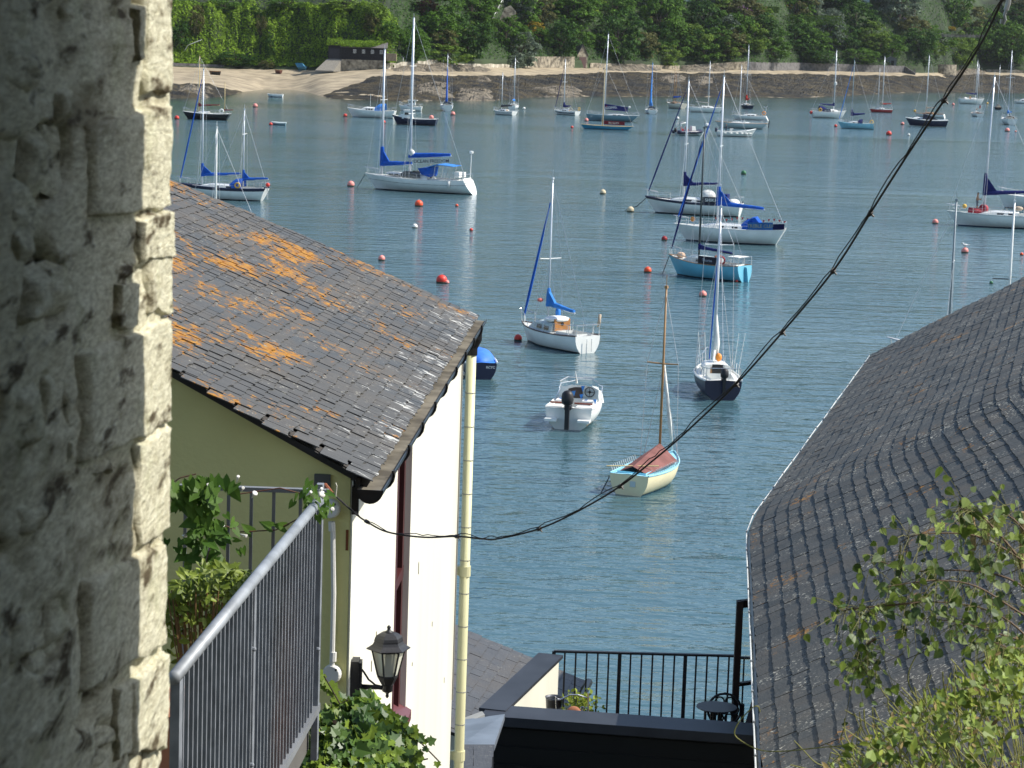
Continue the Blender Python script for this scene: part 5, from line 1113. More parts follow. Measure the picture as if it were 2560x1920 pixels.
def wseg(sa, sb_, za, zb): b.prism([W1 + av * sa + Z * (za - ze), W1 + av * sb_ + Z * (za - ze), W1 + av * sb_ + Z * (zb - ze), W1 + av * sa + Z * (zb - ze)], lv * .28)
wseg(s2, LW, 8, ze - .03); wseg(s1, s2, 8, zb_); wseg(s1, s2, zt, ze - .03); WSEG = b
gh = Vector(((Nn - E1).x, (Nn - E1).y, 0)).normalized(); gn = Vector((gh.y, -gh.x, 0)); gn = gn if gn.y < 0 else -gn
slope = ((Nn - E1).z) / Vector(((Nn - E1).x, (Nn - E1).y, 0)).length
b = MB(); b.prism([W1 + gh * .012 + Z * (8 - ze), W1 + gh * 2.6 + Z * (8 - ze), W1 + gh * 2.6 + Z * (2.6 * slope - .005), W1 + gh * .012 + Z * (-.005)], av * .2); hb(b, 'gable_wall', GB)
b2_ = MB(); b2_.prism([W1 + av * .002, W1 + av * s1, W1 + av * s1 + lv * .28, W1 + gh * .27 + av * .12], Z * (8 - ze)); b2_.v = [tuple(Vector(v) - Z * .03) for v in b2_.v]; WSEG.v += b2_.v; WSEG.f += [tuple(k + len(WSEG.v) - len(b2_.v) for k in f) for f in b2_.f]; hb(WSEG, 'side_wall', WL)
b = MB(); b.bar(E1 + gh * .06 - Z * .012 - gn * .0, E1 + gh * 2.6 + Z * (2.6 * slope) - Z * .03, .03, .02); hb(b, 'verge_mortar', mat('verge_dark', (.03, .028, .026), .8))
# window in the side wall
BRN = mat('brown_frame', (.075, .022, .022), .35, var=.15); b = MB()
q = lambda s, o, z: W1 + av * s + lv * o + Z * (z - ze)
win = None
b = MB(); b.prism([q(s1, .10, zb_), q(s2, .10, zb_), q(s2, .10, zt), q(s1, .10, zt)], lv * .01); win = hb(b, 'window', mat('window_glass', (.02, .02, .025), .08, spec=.7))
for nm, sa in (('jamb', s1 + .02), ('jamb', s2 - .022), ('mullion', (s1 + s2) / 2)):
    b = MB(); b.bar(q(sa, .055, zb_), q(sa, .055, zt), .045, .09, up=av); hb(b, nm, BRN, win)
b = MB(); b.bar(q(s2 - .055, .075, zb_), q(s2 - .055, .075, zt), .03, .05, up=av); hb(b, 'sash_stile', BRN, win)
for zz in (zt - .03, lerp(zb_, zt, .52)): b = MB(); b.bar(q(s1, .06, zz), q(s2, .06, zz), .06, .06); hb(b, 'sash_rail', BRN, win)
b = MB(); b.prism([q(s1 - .04, -.03, zb_ - .06), q(s2 + .02, -.03, zb_ - .06), q(s2 + .02, .12, zb_ + .03), q(s1 - .04, .12, zb_ + .03)], Z * .05); hb(b, 'sill', mat('brown_sill', (.13, .045, .05), .4), win)
# gutter with silt, brackets
BLKP = mat('black_plastic', (.012, .012, .013), .3, var=.1); GC = E1 - lv * .002 - Z * .040
b = MB(); n = 10; pr = [(math.cos(math.pi + math.pi * i / n) * .057, math.sin(math.pi + math.pi * i / n) * .06) for i in range(n + 1)]; pi_ = [(x * .92, y * .92 + .002) for x, y in reversed(pr)]
g0, g1 = GC - av * .10, GC + av * (LE + .10); b.prism([g0 - lv * x + Z * y for x, y in pr + pi_], g1 - g0); gut = hb(b, 'gutter', BLKP)
b = MB(); b.prism([g0 - lv * x + Z * y for x, y in pr], av * .006); hb(b, 'gutter_end', BLKP, gut)
b = MB(); b.prism([g0 - lv * .05 - Z * .012 + av * .02, g1 - lv * .05 - Z * .012, g1 + lv * .05 - Z * .006, g0 + lv * .05 - Z * .006 + av * .02], -Z * .01); hb(b, 'gutter_silt', mat('gutter_silt', (.11, .095, .07), .95, var=.35, scale=6, col2=(.19, .17, .13)), gut)
for i in range(9):
    c = GC + av * (LE * (i + .4) / 9); b = MB(); b.tube([c - lv * (math.cos(a) * .062) - Z * (math.sin(a) * .066) for a in [math.pi * k / 8 for k in range(9)]], .007, 5); b.tube([c - lv * .062, c - lv * .058 + Z * .02], .008, 5); hb(b, 'gutter_bracket', BLKP, gut)
b = MB(); b.bar(W1 + Z * -.05 - lv * .012 - av * .01, W1 + Z * -.17 - lv * .012 - av * .01, .03, .03); b.bar(E1 - Z * .05 + lv * .06 - av * .02, E1 - Z * .06 + lv * .06 + av * .3, .02, .09); hb(b, 'fascia_bracket', BLKP)
# downpipe
CP = mat('cream_pipe', (.62, .60, .36), .4, var=.04); DP = E1 + av * (LE - .02) - lv * .0 + lv * .03; r_ = .034
b = MB(); b.tube([DP - Z * .22, Vector((DP.x, DP.y, 8))], r_, 16); dp = hb(b, 'downpipe', CP, None, True)
b = MB(); b.tube([GC + av * (LE - .02) - Z * .05, GC + av * (LE - .02) - Z * .12, DP - Z * .22], [.037, .037, .04], 14); b.tube([DP - Z * .20, DP - Z * .27], .041, 14); hb(b, 'outlet', BLKP, dp)
for zz in (PP(1165, 1375, W1, wn).z, PP(1160, 1785, W1, wn).z):
    b = MB(); b.tube([Vector((DP.x, DP.y, zz)), Vector((DP.x, DP.y, zz + .07))], .041, 16); b.box((DP.x + lv.x * .06, DP.y + lv.y * .06, zz + .035), (.1, .03, .06)); hb(b, 'pipe_collar', CP, dp)
for zz in np.arange(8.3, ze - .4, .23): b = MB(); b.tube([Vector((DP.x, DP.y, zz)), Vector((DP.x, DP.y, zz + .006))], .0365, 14); hb(b, 'wire_tie', mat('tie_wire', (.3, .3, .28), .5), dp)
b = MB(); wq = W1 + av * (LW - .10) - lv * .012; b.tube([wq - Z * .1, wq - Z * 1.2 + av * .01, wq - Z * 2.6], .006, 5); hb(b, 'wall_cable', mat('grey_cable', (.22, .21, .18), .6))
# conduit and boxes on the gable
GW = mat('white_conduit', (.70, .69, .64), .4, var=.06); GX = lambda px, py, o=.02: PP(px, py, W1, gn) + gn * o
rotg = gn.to_track_quat('Z', 'Y').to_matrix()
con = hb(MB().tube([GX(836, 1310), GX(838, 1480), GX(834, 1660)], .011, 8), 'conduit', GW)
for py, px in ((1270, 830), (1682, 833)):
    b = MB(); b.lathe([(.040, 0), (.042, .012), (.040, .03), (.036, .034)], 18, GX(px, py, 0), rotg); bx_ = hb(b, 'junction_box', GW, con)
    for dx in (-.024, .024): b = MB(); b.lathe([(.005, 0), (.005, .004)], 8, GX(px, py, .034) + gh * dx * -1 + Z * dx, rotg); hb(b, 'screw', RUB, bx_)
    b = MB(); b.tube([GX(px + 3, py + (32 if py < 1500 else -32), .02), GX(px + 4, py + (55 if py < 1500 else -55), .02)], .015, 8); hb(b, 'gland', GW, bx_)
hb(MB().box(GX(808, 1206, .01), (.075, .075, .02) if False else (.07, .02, .075)), 'cable_plate', mat('plate_grey', (.10, .11, .11), .5))
hb(MB().box(GX(868, 1350, .001), (.012, .004, .09)), 'rust_mark', mat('rust_flake', (.16, .055, .02), .9, var=.4))
# lantern
def lantern():
    o = W1 + av * .10; o.z = P(985, 1742, o.y).z; t = thing('wall_lantern', 'black hexagonal carriage lantern with frosted panes on the white wall', 'lantern', o); IR = mat('black_iron', (.025, .025, .027), .45, var=.2, bump=.001, bscale=200)
    out = -lv; C = out * .158; rz_ = Matrix.Rotation(R(12), 3, 'Z')
    b = MB(); b.box(out * .022 + Z * .075, (.045, .07, .16)); b.box(out * .016 + Z * .075, (.035, .085, .175)); b.build('back_plate', IR, t)
    b = MB(); b.tube([out * .04 + Z * .04, out * .12 + Z * .042, C + Z * .04], [.013, .010, .012], 8); b.build('arm', IR, t, True)
    b = MB(); b.tube([out * .045 + Z * .118, out * .055 + Z * .105, out * .075 + Z * .075, out * .105 + Z * .052, out * .13 + Z * .047], .0045, 6); b.build('scroll', IR, t, True)
    b = MB(); b.lathe([(.003, -.004), (.008, .004), (.006, .014), (.010, .02), (.021, .026), (.024, .03), (.024, .055), (.028, .058)], 14, C); b.build('collar', IR, t, True)
    b = MB(); b.lathe([(.026, .056), (.034, .07), (.046, .092), (.046, .1)], 6, C, rz_); b.build('cup', IR, t)
    fr = MB(); pts = []
    for k in range(6):
        a = R(12) + k * math.pi / 3; d = Vector((math.cos(a), math.sin(a), 0)); pts.append(d); p0, p1 = C + d * .045 + Z * .098, C + d * .072 + Z * .212; bb_ = MB(); bb_.bar(p0, p1, .006, .006, up=d); bb_.build('glazing_bar', IR, t)
    gm = bpy.data.materials.new('frosted_glass'); gm.use_nodes = True; pb = gm.node_tree.nodes['Principled BSDF']; pb.inputs['Base Color'].default_value = (.82, .82, .70, 1); pb.inputs['Roughness'].default_value = .35; pb.inputs['Transmission Weight'].default_value = .45; pb.inputs['IOR'].default_value = 1.1
    for k in range(6):
        d, e = pts[k], pts[(k + 1) % 6]; bb_ = MB(); bb_.quad(C + d * .043 + Z * .1, C + e * .043 + Z * .1, C + e * .070 + Z * .21, C + d * .070 + Z * .21); bb_.build('pane', gm, t)
    b = MB(); b.lathe([(.072, .208), (.076, .214), (.096, .217), (.097, .221), (.082, .229), (.070, .238), (.063, .250), (.064, .254), (.060, .268), (.050, .280), (.034, .288), (.02, .29)], 6, C, rz_); b.build('hood', IR, t)
    b = MB(); b.lathe([(.020, .289), (.018, .293), (.008, .299), (.007, .306), (.009, .312), (.006, .318), (.001, .322)], 12, C); b.build('finial', IR, t, True)
    b = MB(); b.tube([C + Z * .1, C + Z * .14], .02, 10); b.tube([C + Z * .14, C + Z * .195], .014, 10); b.build('bulb', mat('bulb_white', (.8, .8, .72), .4), t, True)
lantern()
# ---------------------------------------------------------------- right house with swept slate roof
zr = 11.3
ctl = [PZ(1930, 2350, zr), PZ(1905, 1960, zr), PZ(1876, 1312, zr), PZ(2182, 888, zr)]
A0, A1, A2, A3 = ctl; A3 = A3 + (A3 - A2).normalized() * 0
pl = []
for i in range(13): pl.append(A0.lerp(A2, i / 12 * .94))
c0 = pl[-1]; c2 = A2.lerp(A3, .07)
for i in range(1, 9): u = i / 9; pl.append(c0 * (1 - u) ** 2 + A2 * (2 * u * (1 - u)) + c2 * u * u)
for i in range(0, 13): pl.append(c2.lerp(A3, i / 12))
sd = [0]
for a_, b_ in zip(pl, pl[1:]): sd.append(sd[-1] + (b_ - a_).length)
def eav(s):
    s = max(0, min(sd[-1] - 1e-6, s)); k = max(i for i in range(len(sd) - 1) if sd[i] <= s); f = (s - sd[k]) / (sd[k + 1] - sd[k]); p = pl[k].lerp(pl[k + 1], f)
    ta = (pl[min(k + 2, len(pl) - 1)] - pl[max(k - 1, 0)]).normalized(); tb2 = (pl[min(k + 2, len(pl) - 1)] - pl[max(k, 0)]).normalized(); return p, ta.lerp(tb2, f).normalized()
th2 = math.atan(.60)
def rsurf(s, v):
    p, tg = eav(s); r = Vector((tg.y, -tg.x, 0)); up = r * math.cos(th2) + Z * math.sin(th2); q = p + up * v
    w = .05 * nz((s * .35, v * .5, 3)) + .02 * nz((s * 1.1, v * 1.2, 8)); return q + Z * w * min(1, v), tg, up
house2 = thing('house', 'house with a dark swept slate roof at the right', 'house', (ctl[1].x + 2, ctl[1].y, 8.0)); HO2 = house2.location
def hb2(b, name, m, parent=None, smooth=False): b.v = [tuple(Vector(v) - HO2) for v in b.v]; return b.build(name, m, parent or house2, smooth)
slateR = make_slate('dark_slate', (.040, .045, .044), (.076, .076, .070), orange=.70, oamt=.7, white=1.0, rough=.75, wth=.565)
VMAX = 6.6; b = MB(); b.grid(lambda u, v: rsurf(u * sd[-1], v * VMAX)[0] - Z * .03, 60, 16); hb2(b, 'roof', mat('roof_deck', (.05, .045, .04)))
rows = []; rg = random.Random(5); g = .139; j = 0
while j * g < VMAX:
    v = j * g; s = rg.uniform(0, .15) + (.08 if j % 2 else 0)
    while s < sd[-1]:
        w = rg.uniform(.16, .30); w = min(w, sd[-1] + rg.uniform(-.03, .03) - s)
        if w > .05:
            p, tg, up = rsurf(s + w / 2, v); px, py = proj(p)
            if px < 2700 and py < 2050:
                p2, _, _ = rsurf(s + w / 2, v + .1); upl = (p2 - p).normalized(); p3, _, _ = rsurf(s + w / 2 + .08, v); tl = (p3 - p).normalized(); nn = tl.cross(upl) * -1; nn = nn if nn.z > 0 else -nn; upl = tl.cross(nn).normalized(); tl2 = upl.cross(nn)
                M_ = Matrix((tl2, upl, nn)).transposed()
                if M_.determinant() < 0: M_ = Matrix((-tl2, upl, nn)).transposed()
                M_ = M_.to_4x4() @ Matrix.Rotation(R(rg.uniform(-.9, .9)), 4, 'Z'); M_.translation = p + upl * rg.uniform(-.006, .006) + nn * (rg.uniform(-.002, .004) - .004)
                rows.append((M_, w - .005))
        s += w
    j += 1
lay(house2, rows, slateR, .22, .245, .0095, 300, seed=9, lift=2.1)
b = MB(); lw = [eav(sd[-1] * i / 30) for i in range(31)]
for (p, t_), (q_, t2) in zip(lw, lw[1:]):
    r0, r1 = Vector((t_.y, -t_.x, 0)) * .14, Vector((t2.y, -t2.x, 0)) * .14; b.quad(p + r0 - Z * .04, q_ + r1 - Z * .04, Vector((q_.x + r1.x, q_.y + r1.y, 8)), Vector((p.x + r0.x, p.y + r0.y, 8)))
hb2(b, 'wall', mat('dark_render', (.05, .05, .05), .85))
b = MB(); b.tube([p - Vector((t_.y, -t_.x, 0)) * .012 - Z * .045 for p, t_ in lw], .032, 8); hb2(b, 'gutter', BLKP)
b = MB(); ps_ = [lw[i][0] - Vector((lw[i][1].y, -lw[i][1].x, 0)) * .048 + Z * (-.01 + .008 * math.sin(i * 1.9)) for i in range(31)]; b.tube(ps_, .0065, 6); ec = hb2(b, 'eave_cable', mat('pale_cable', (.62, .63, .60), .5))
for i in range(2, 31): b = MB(); b.box(ps_[i] + Z * .006, (.014, .03, .026)); hb2(b, 'cable_clip', mat('clip_grey', (.3, .31, .31), .5), ec)
# far verge line
b = MB(); b.tube([rsurf(sd[-1] - .01, v * VMAX / 12)[0] - Z * .02 for v in range(13)], .02, 6); hb2(b, 'verge_mortar', mat('mortar', (.3, .29, .26), .9))
# ---------------------------------------------------------------- terrace between the houses
dT = 20.0; lead = mat('lead_sheet', (.04, .044, .052), .5, var=.25, scale=2, metal=.2); blackB = mat('black_cladding', (.008, .009, .009), .6, var=.2)
t0 = P(1207, 1790, dT); t1 = P(1935, 1843, dT - .5)
terr = thing('terrace', 'black-clad roof terrace with lead-capped parapet between the houses', 'terrace', (t0.x, t0.y, 8))
def tb3(b, name, m, parent=None): o = terr.location; b.v = [tuple(Vector(v) - o) for v in b.v]; return b.build(name, m, parent or terr)
fw = (t1 - t0).normalized(); bk = Vector((-fw.y, fw.x, 0)).normalized()
b = MB(); i0 = t0 + fw * .05 + bk * .04; i1 = t1 + bk * .04; b.prism([i0 - Z * .03, i1 - Z * .03, Vector((i1.x, i1.y, 7)), Vector((i0.x, i0.y, 7))], bk * .2); tb3(b, 'front_wall', blackB)
for k in range(9): b = MB(); zz = .10 + k * .16; b.prism([i0 - Z * zz - bk * .02, i1 - Z * zz - bk * .02, i1 - Z * (zz + .145) - bk * .008, i0 - Z * (zz + .145) - bk * .008], bk * .018); tb3(b, 'board', blackB)
b = MB(); b.prism([t0 - fw * .01 - bk * .03 - Z * .07, t1 - bk * .03 - Z * .07, t1 - bk * .03, t0 - fw * .01 - bk * .03], bk * .012); b.prism([t0 - fw * .01 - bk * .03, t1 - bk * .03, t1 + bk * .30 + Z * .01, t0 - fw * .01 + bk * .30 + Z * .01], Z * .012); tb3(b, 'parapet_capping', lead)
sp0 = P(1236, 1782, dT + .12); sp1 = PZ(1382, 1643, sp0.z + .02); sdv = (sp1 - sp0); sdir = Vector((sdv.x, sdv.y, 0)).normalized(); sr = Vector((sdir.y, -sdir.x, 0))
b = MB(); b.prism([sp0 - sr * .14, sp0 + sr * .10, sp1 + sr * .10, sp1 - sr * .14], Z * .03); tb3(b, 'side_capping', lead)
b = MB(); b.prism([sp0 + sr * .06, sp1 + sr * .06, sp1 + sr * .06 - Z * 1.6, sp0 + sr * .06 - Z * 1.6], -sr * .14); tb3(b, 'side_wall', WL)
dR = sp1.y + .05; rl0 = P(1385, 1628, dR); rl1 = P(1885, 1641, dR + .1)
b = MB(); fl = rl0.z - 1.0; b.prism([(t0.x + .3, t0.y + .3, fl), (t1.x, t1.y + .3, fl), (rl1.x + .3, rl1.y + .1, fl), (rl0.x, rl0.y + .1, fl)], (0, 0, -.1)); tb3(b, 'floor', mat('deck_floor', (.12, .11, .10), .8))
tr = thing('terrace_railing', 'black iron railing along the seaward edge of the terrace', 'railing', (rl0.x, rl0.y, fl)); IRN = mat('black_iron', (.02, .02, .02))
b = MB(); b.bar(rl0 - tr.location, rl1 - tr.location, .04, .02); b.build('top_rail', IRN, tr)
nb = 19
for k in range(nb):
    q_ = rl0.lerp(rl1, k / (nb - 1) * .985) - tr.location; w = .034 if k in (0, 6, 12) else .016; b = MB(); b.bar(q_, Vector((q_.x, q_.y, 0)), w, w); b.build('post' if w > .02 else 'baluster', IRN, tr)
# brown casement beside the right house
cs = P(1850, 1502, 21.4); cs2 = P(1846, 1850, 21.4); cw = thing('casement_door', 'open brown timber door frame at the right end of the terrace', 'door', (cs.x, cs.y, cs2.z)); hC = cs.z - cs2.z; BR2 = mat('dark_brown_timber', (.028, .016, .014), .5)
for nm, xx, w in (('stile', 0, .075), ('stile', .34, .05)): b = MB(); b.bar((xx, xx * .6, 0), (xx, xx * .6, hC), w, .06); b.build(nm, BR2, cw)
for zz, w in ((hC - .03, .07), (hC * .40, .03), (.05, .16)): b = MB(); b.bar((0, 0, zz), (.34, .2, zz), .05, w); b.build('rail', BR2, cw)
gp = bpy.data.materials.new('clear_pane'); gp.use_nodes = True; pb = gp.node_tree.nodes['Principled BSDF']; pb.inputs['Base Color'].default_value = (.75, .85, .85, 1); pb.inputs['Roughness'].default_value = .03; pb.inputs['Transmission Weight'].default_value = 1; pb.inputs['IOR'].default_value = 1.08
for za, zb2 in ((.13, hC * .385), (hC * .415, hC - .065)): b = MB(); b.quad((.035, .02, za), (.32, .19, za), (.32, .19, zb2), (.035, .02, zb2)); b.build('pane', gp, cw)
b = MB(); q_ = P(1866, 1830, 21.2); b.bar(q_ - cw.location, q_ - cw.location + Vector((.22, .3, .75)), .05, .04); b.build('brace', BR2, cw)
# things on the terrace
def on_floor(px, py, d): q_ = P(px, py, d); return Vector((q_.x, q_.y, fl))
o = on_floor(1384, 1780, 21); zt_ = P(1384, 1742, 21).z - fl; t = thing('metal_bucket', 'dark galvanised bucket beside the white parapet wall', 'bucket', o)
b = MB(); b.lathe([(.055, zt_ - .30), (.075, zt_ - .02), (.083, zt_), (.078, zt_), (.06, zt_ - .2)], 18); b.build('pail', mat('dull_zinc', (.12, .125, .14), .4, metal=.6), t, True)
b = MB(); b.box((0, 0, (zt_ - .3) / 2), (.16, .16, zt_ - .3)); b.build('stand', BR2, t)
t = thing('wire_plant_stand', 'curled wire plant stand on the terrace', 'plant stand', on_floor(1440, 1780, 20.8)); ox, oz = t.location.x, t.location.z
def wp(px, py, d=20.8): q_ = P(px, py, d); return q_ - t.location
b = MB(); b.tube([wp(1391, 1790), wp(1389, 1742), wp(1398, 1748), wp(1408, 1748)], .006, 5); b.tube([wp(1400, 1750), wp(1425, 1737), wp(1445, 1737), wp(1468, 1745)], .007, 5); b.tube([wp(1471, 1795), wp(1470, 1732)], .007, 5); b.tube([wp(1471, 1740), Vector((wp(1471, 1740).x, wp(1471, 1740).y, 0))], .007, 5)
b.tube([wp(1456, 1772) + Vector((.022 * math.cos(a) * (1 - a / 12), 0, .022 * math.sin(a) * (1 - a / 12))) for a in [k * .5 for k in range(18)]], .005, 5); b.build('wire_frame', STEEL, t)
o = on_floor(1434, 1790, 20.6); zz = P(1434, 1785, 20.6).z - fl; t = thing('terracotta_plate', 'round terracotta disc leaning behind the parapet', 'disc', o); b = MB(); b.lathe([(.068, -.006), (.07, 0), (.068, .012), (.03, .014), (.002, .012)], 22, (0, 0, zz), Matrix.Rotation(R(80), 3, 'X')); b.build('disc', mat('terracotta', (.42, .17, .09), .8), t, True)
b = MB(); b.box((0, .02, zz / 2 - .03), (.05, .02, zz - .06)); b.build('easel', BR2, t)
LT_ = leafmat('potted_leaf', (.10, .15, .02), (.30, .36, .06)); C = []; N = []; S = []
for i in range(420): px, py = random.gauss(1452, 20), random.gauss(1765, 20); C.append(P(px, min(max(py, 1722), 1800), random.uniform(21.0, 21.35))); N.append((random.gauss(.3, .4), -.5, .6)); S.append(random.uniform(.012, .032))
t = thing('potted_plant', 'yellow-green leafy pot plant on the terrace', 'plant', on_floor(1452, 1790, 21.2)); C = [c - t.location for c in C]; quads('leaves', C, N, S, LT_, t, jit=.4)['kind'] = 'stuff'
b = MB(); b.lathe([(.07, 0), (.1, .25), (.11, .27), (.02, .26)], 14); b.tube([(0, 0, .2), (.01, 0, .65)], .01, 5); b.build('pot', mat('terracotta', (.4, .16, .09)), t)
t = thing('iron_table', 'black cast-iron table with pierced top edge at the right of the terrace', 'table', on_floor(1790, 1800, 20.6)); zz = P(1800, 1770, 20.6).z - fl
b = MB(); b.lathe([(.17, zz), (.18, zz + .005), (.18, zz + .012), (.02, zz + .012)], 20); b.build('top', IRN, t)
for k in range(4): a = k * 1.57 + .4; b = MB(); b.tube([(.05 * math.cos(a), .05 * math.sin(a), zz), (.04 * math.cos(a), .04 * math.sin(a), zz * .5), (.2 * math.cos(a), .2 * math.sin(a), 0)], .012, 6); b.build('leg', IRN, t)
t = thing('iron_chair', 'black cast-iron chair with a pierced round-pattern back', 'chair', on_floor(1815, 1790, 20.9)); zc = P(1815, 1745, 20.9).z - fl
b = MB(); b.box((0, 0, .42), (.4, .4, .02)); b.build('seat', IRN, t)
b = MB(); ring(b, (0, .18, zc - .16), .15, .012, n=20)
for k in range(6): ring(b, (.09 * math.cos(k * 1.047), .18, zc - .16 + .09 * math.sin(k * 1.047)), .04, .008, n=10)
ring(b, (0, .18, zc - .16), .04, .008, n=10); b.build('back', IRN, t)
for sx in (-.17, .17):
    for sy in (-.17, .18): b = MB(); b.tube([(sx, sy, 0), (sx, sy, .42 if sy < 0 else zc - .1)], .011, 6); b.build('leg', IRN, t)
# lower slate roof behind the terrace
LE2 = P(1462, 1702, 27.0); z2 = LE2.z; a2 = Vector((math.sin(R(9)), math.cos(R(9)), 0)); l2 = Vector((-a2.y, a2.x, 0)); th3 = math.atan(.36); b2 = l2 * math.cos(th3) + Z * math.sin(th3); n2 = a2.cross(b2)
lh = thing('lower_house', 'grey slate roof of a lower house between the downpipe and the terrace', 'house', (LE2.x, LE2.y, 2.0)); slateB = make_slate('grey_slate', (.065, .068, .072), (.10, .10, .10), orange=None, white=.5, rough=.5)
def lb(b, name, m, parent=None): o = lh.location; b.v = [tuple(Vector(v) - o) for v in b.v]; return b.build(name, m, parent or lh)
LL = 3.4; VV = 2.2; q0 = LE2 - a2 * LL; b = MB(); b.prism([q0 - n2 * .03, LE2 - n2 * .03, LE2 + b2 * VV - n2 * .03, q0 + b2 * VV - n2 * .03], -n2 * .04); lb(b, 'roof', mat('roof_deck', (.05, .045, .04)))
rows = []; g = .13; fm2 = Matrix((a2, b2, n2)).transposed().to_4x4(); j = 0
while j * g < VV:
    s = -.1 + (.11 if j % 2 else 0)
    while s < LL:
        w = rg.uniform(.2, .26); w = min(w, LL - s)
        if w > .06: M_ = fm2.copy(); M_.translation = q0 + a2 * (s + w / 2) + b2 * (j * g) + n2 * (-.014 + rg.uniform(0, .005)); rows.append((M_, w - .006))
        s += w
    j += 1
lay(lh, rows, slateB, .24, .22, .006, 300, seed=4)
b = MB(); b.prism([q0 + l2 * .1 - Z * .05, LE2 + l2 * .1 - Z * .05 - a2 * .05, Vector((LE2.x + l2.x * .1, LE2.y + l2.y * .1 - .05, 2)), Vector((q0.x + l2.x * .1, q0.y + l2.y * .1, 2))], l2 * .2); lb(b, 'wall', WL)
b = MB(); b.prism([LE2 + l2 * .1 - a2 * .05 - Z * .04, LE2 + b2 * VV - a2 * .05 - Z * .06, Vector((LE2.x + l2.x * 2.1, LE2.y + l2.y * 2.1 - .05, 2)), Vector((LE2.x + l2.x * .1, LE2.y + l2.y * .1 - .05, 2))], -a2 * .2); lb(b, 'gable', WL)
b = MB(); b.tube([q0 - l2 * .03 - Z * .05, LE2 - l2 * .03 - Z * .05 + a2 * .12], .05, 8); lb(b, 'gutter', BLKP); b = MB(); b.tube([LE2 - l2 * .02 - Z * .06, LE2 + l2 * .05 - Z * .5, LE2 + l2 * .05 - Z * 3], .04, 8); lb(b, 'downpipe', BLKP)
# stepped lean-to slates and lead valley at the foot of the downpipe
lo = thing('lean_to', 'small slated lean-to with lead valley at the foot of the cream downpipe', 'roof', P(1195, 1900, 16.5) - Z * 1); oo = lo.location
def q3(px, py, d): return P(px, py, d) - oo
b = MB(); b.prism([q3(1150, 1862, 17.2), q3(1236, 1862, 17.2), q3(1262, 1785, 18.4), q3(1150, 1800, 18.4)], Z * -.05); b.build('lead_valley', mat('lead_pale', (.20, .23, .27), .4, metal=.2, var=.2), lo)
b = MB(); b.prism([q3(1150, 1798, 18.5), q3(1205, 1778, 18.5), q3(1212, 1786, 18.4), q3(1150, 1815, 18.3)], Z * -.05); b.build('flashing', mat('cement_fillet', (.4, .39, .35), .9), lo)
for k in range(4):
    y0, y1 = 1864 + k * 27, 1892 + k * 27; d0 = 17.1 - k * .22
    for i, (xa, xb) in enumerate(((1140, 1182), (1184, 1233 - k * 4))): b = MB(); b.prism([q3(xa, y1, d0 - .2), q3(xb, y1, d0 - .2), q3(xb + 2, y0 - 3, d0 + .05), q3(xa, y0 - 3, d0 + .05)], Z * -.02); b.build('slate', slateB, lo)
b = MB(); b.prism([q3(1140, 2000, 16.2), q3(1232, 2000, 16.2), q3(1234, 1868, 17.1), q3(1140, 1868, 17.1)], Z * -.12); b.build('lean_to_wall', blackB, lo)
# ---------------------------------------------------------------- limewashed stone wall beside the viewer
C0 = P(434, 960, 3.2); wn2 = Vector((1, .01, 0)).normalized(); wd = Vector((-.01, 1, 0)).normalized()
def WP(px, py): return PP(px, py, C0, wn2)
def lime():
    M, t, b, g, L = slate_mat(); M.name = 'limewashed_stone'; pos = g.outputs['Position']; b.inputs['Roughness'].default_value = .92; b.inputs['Specular IOR Level'].default_value = .15
    big = noise_n(t, L, pos, 6, 5, (1, .25, 1), .6); fine = noise_n(t, L, pos, 170, 6, (1, .2, 1), .8); mid = noise_n(t, L, pos, 26, 6, (1, .2, 1), .65)
    c = mixc(t, L, rng(t, L, fine, .38, .60), (.48, .44, .29), (.86, .83, .64)); c = mixc(t, L, rng(t, L, mth(t, L, 'ADD', mth(t, L, 'MULTIPLY', big, .5), mth(t, L, 'MULTIPLY', mid, .5)), .51, .60), c, (.36, .32, .21))
    c = mixc(t, L, rng(t, L, mid, .56, .64), c, (.11, .085, .05)); gr = noise_n(t, L, pos, 9, 4); c = mixc(t, L, rng(t, L, gr, .55, .75, 0, .35), c, (.50, .52, .28)); L(c, b.inputs['Base Color'])
    h = mth(t, L, 'ADD', mth(t, L, 'MULTIPLY', fine, .40), mth(t, L, 'MULTIPLY', mid, .55)); bp = _n(t, 'ShaderNodeBump'); bp.inputs['Distance'].default_value = .014; L(h, bp.inputs['Height']); L(bp.outputs[0], b.inputs['Normal']); return M
LIME = lime(); wall = thing('stone_wall', 'rough limewashed stone wall corner filling the left side', 'wall', (C0.x, C0.y, 13.0)); WO = wall.location
def wbuild(b, name, m, smooth=True): b.v = [tuple(Vector(v) - WO) for v in b.v]; return b.build(name, m, wall, smooth)
def backfn(u, v):
    y = lerp(1.0, 3.185, u); z = lerp(14.4, 16.9, v); p = C0 + wd * ((y - C0.y) / wd.y); p.z = z
    d = .007 * fbm((y * 4, z * 18, 1), 1, 5) - .04 * sstep(.25, .5, nz((y * 3.2, z * 11, 5))) - .009
    return p + wn2 * d
b = MB(); b.grid(backfn, 240, 420); wbuild(b, 'mortar', LIME)
b = MB(); b.prism([C0 - wn2 * .03 - wd * 4 + Z * -5, C0 - wn2 * .03 - wd * .02 + Z * -5, C0 - wn2 * .03 - wd * .02 + Z * 5, C0 - wn2 * .03 - wd * 4 + Z * 5], -wn2 * 4); wbuild(b, 'wall_core', LIME, False)
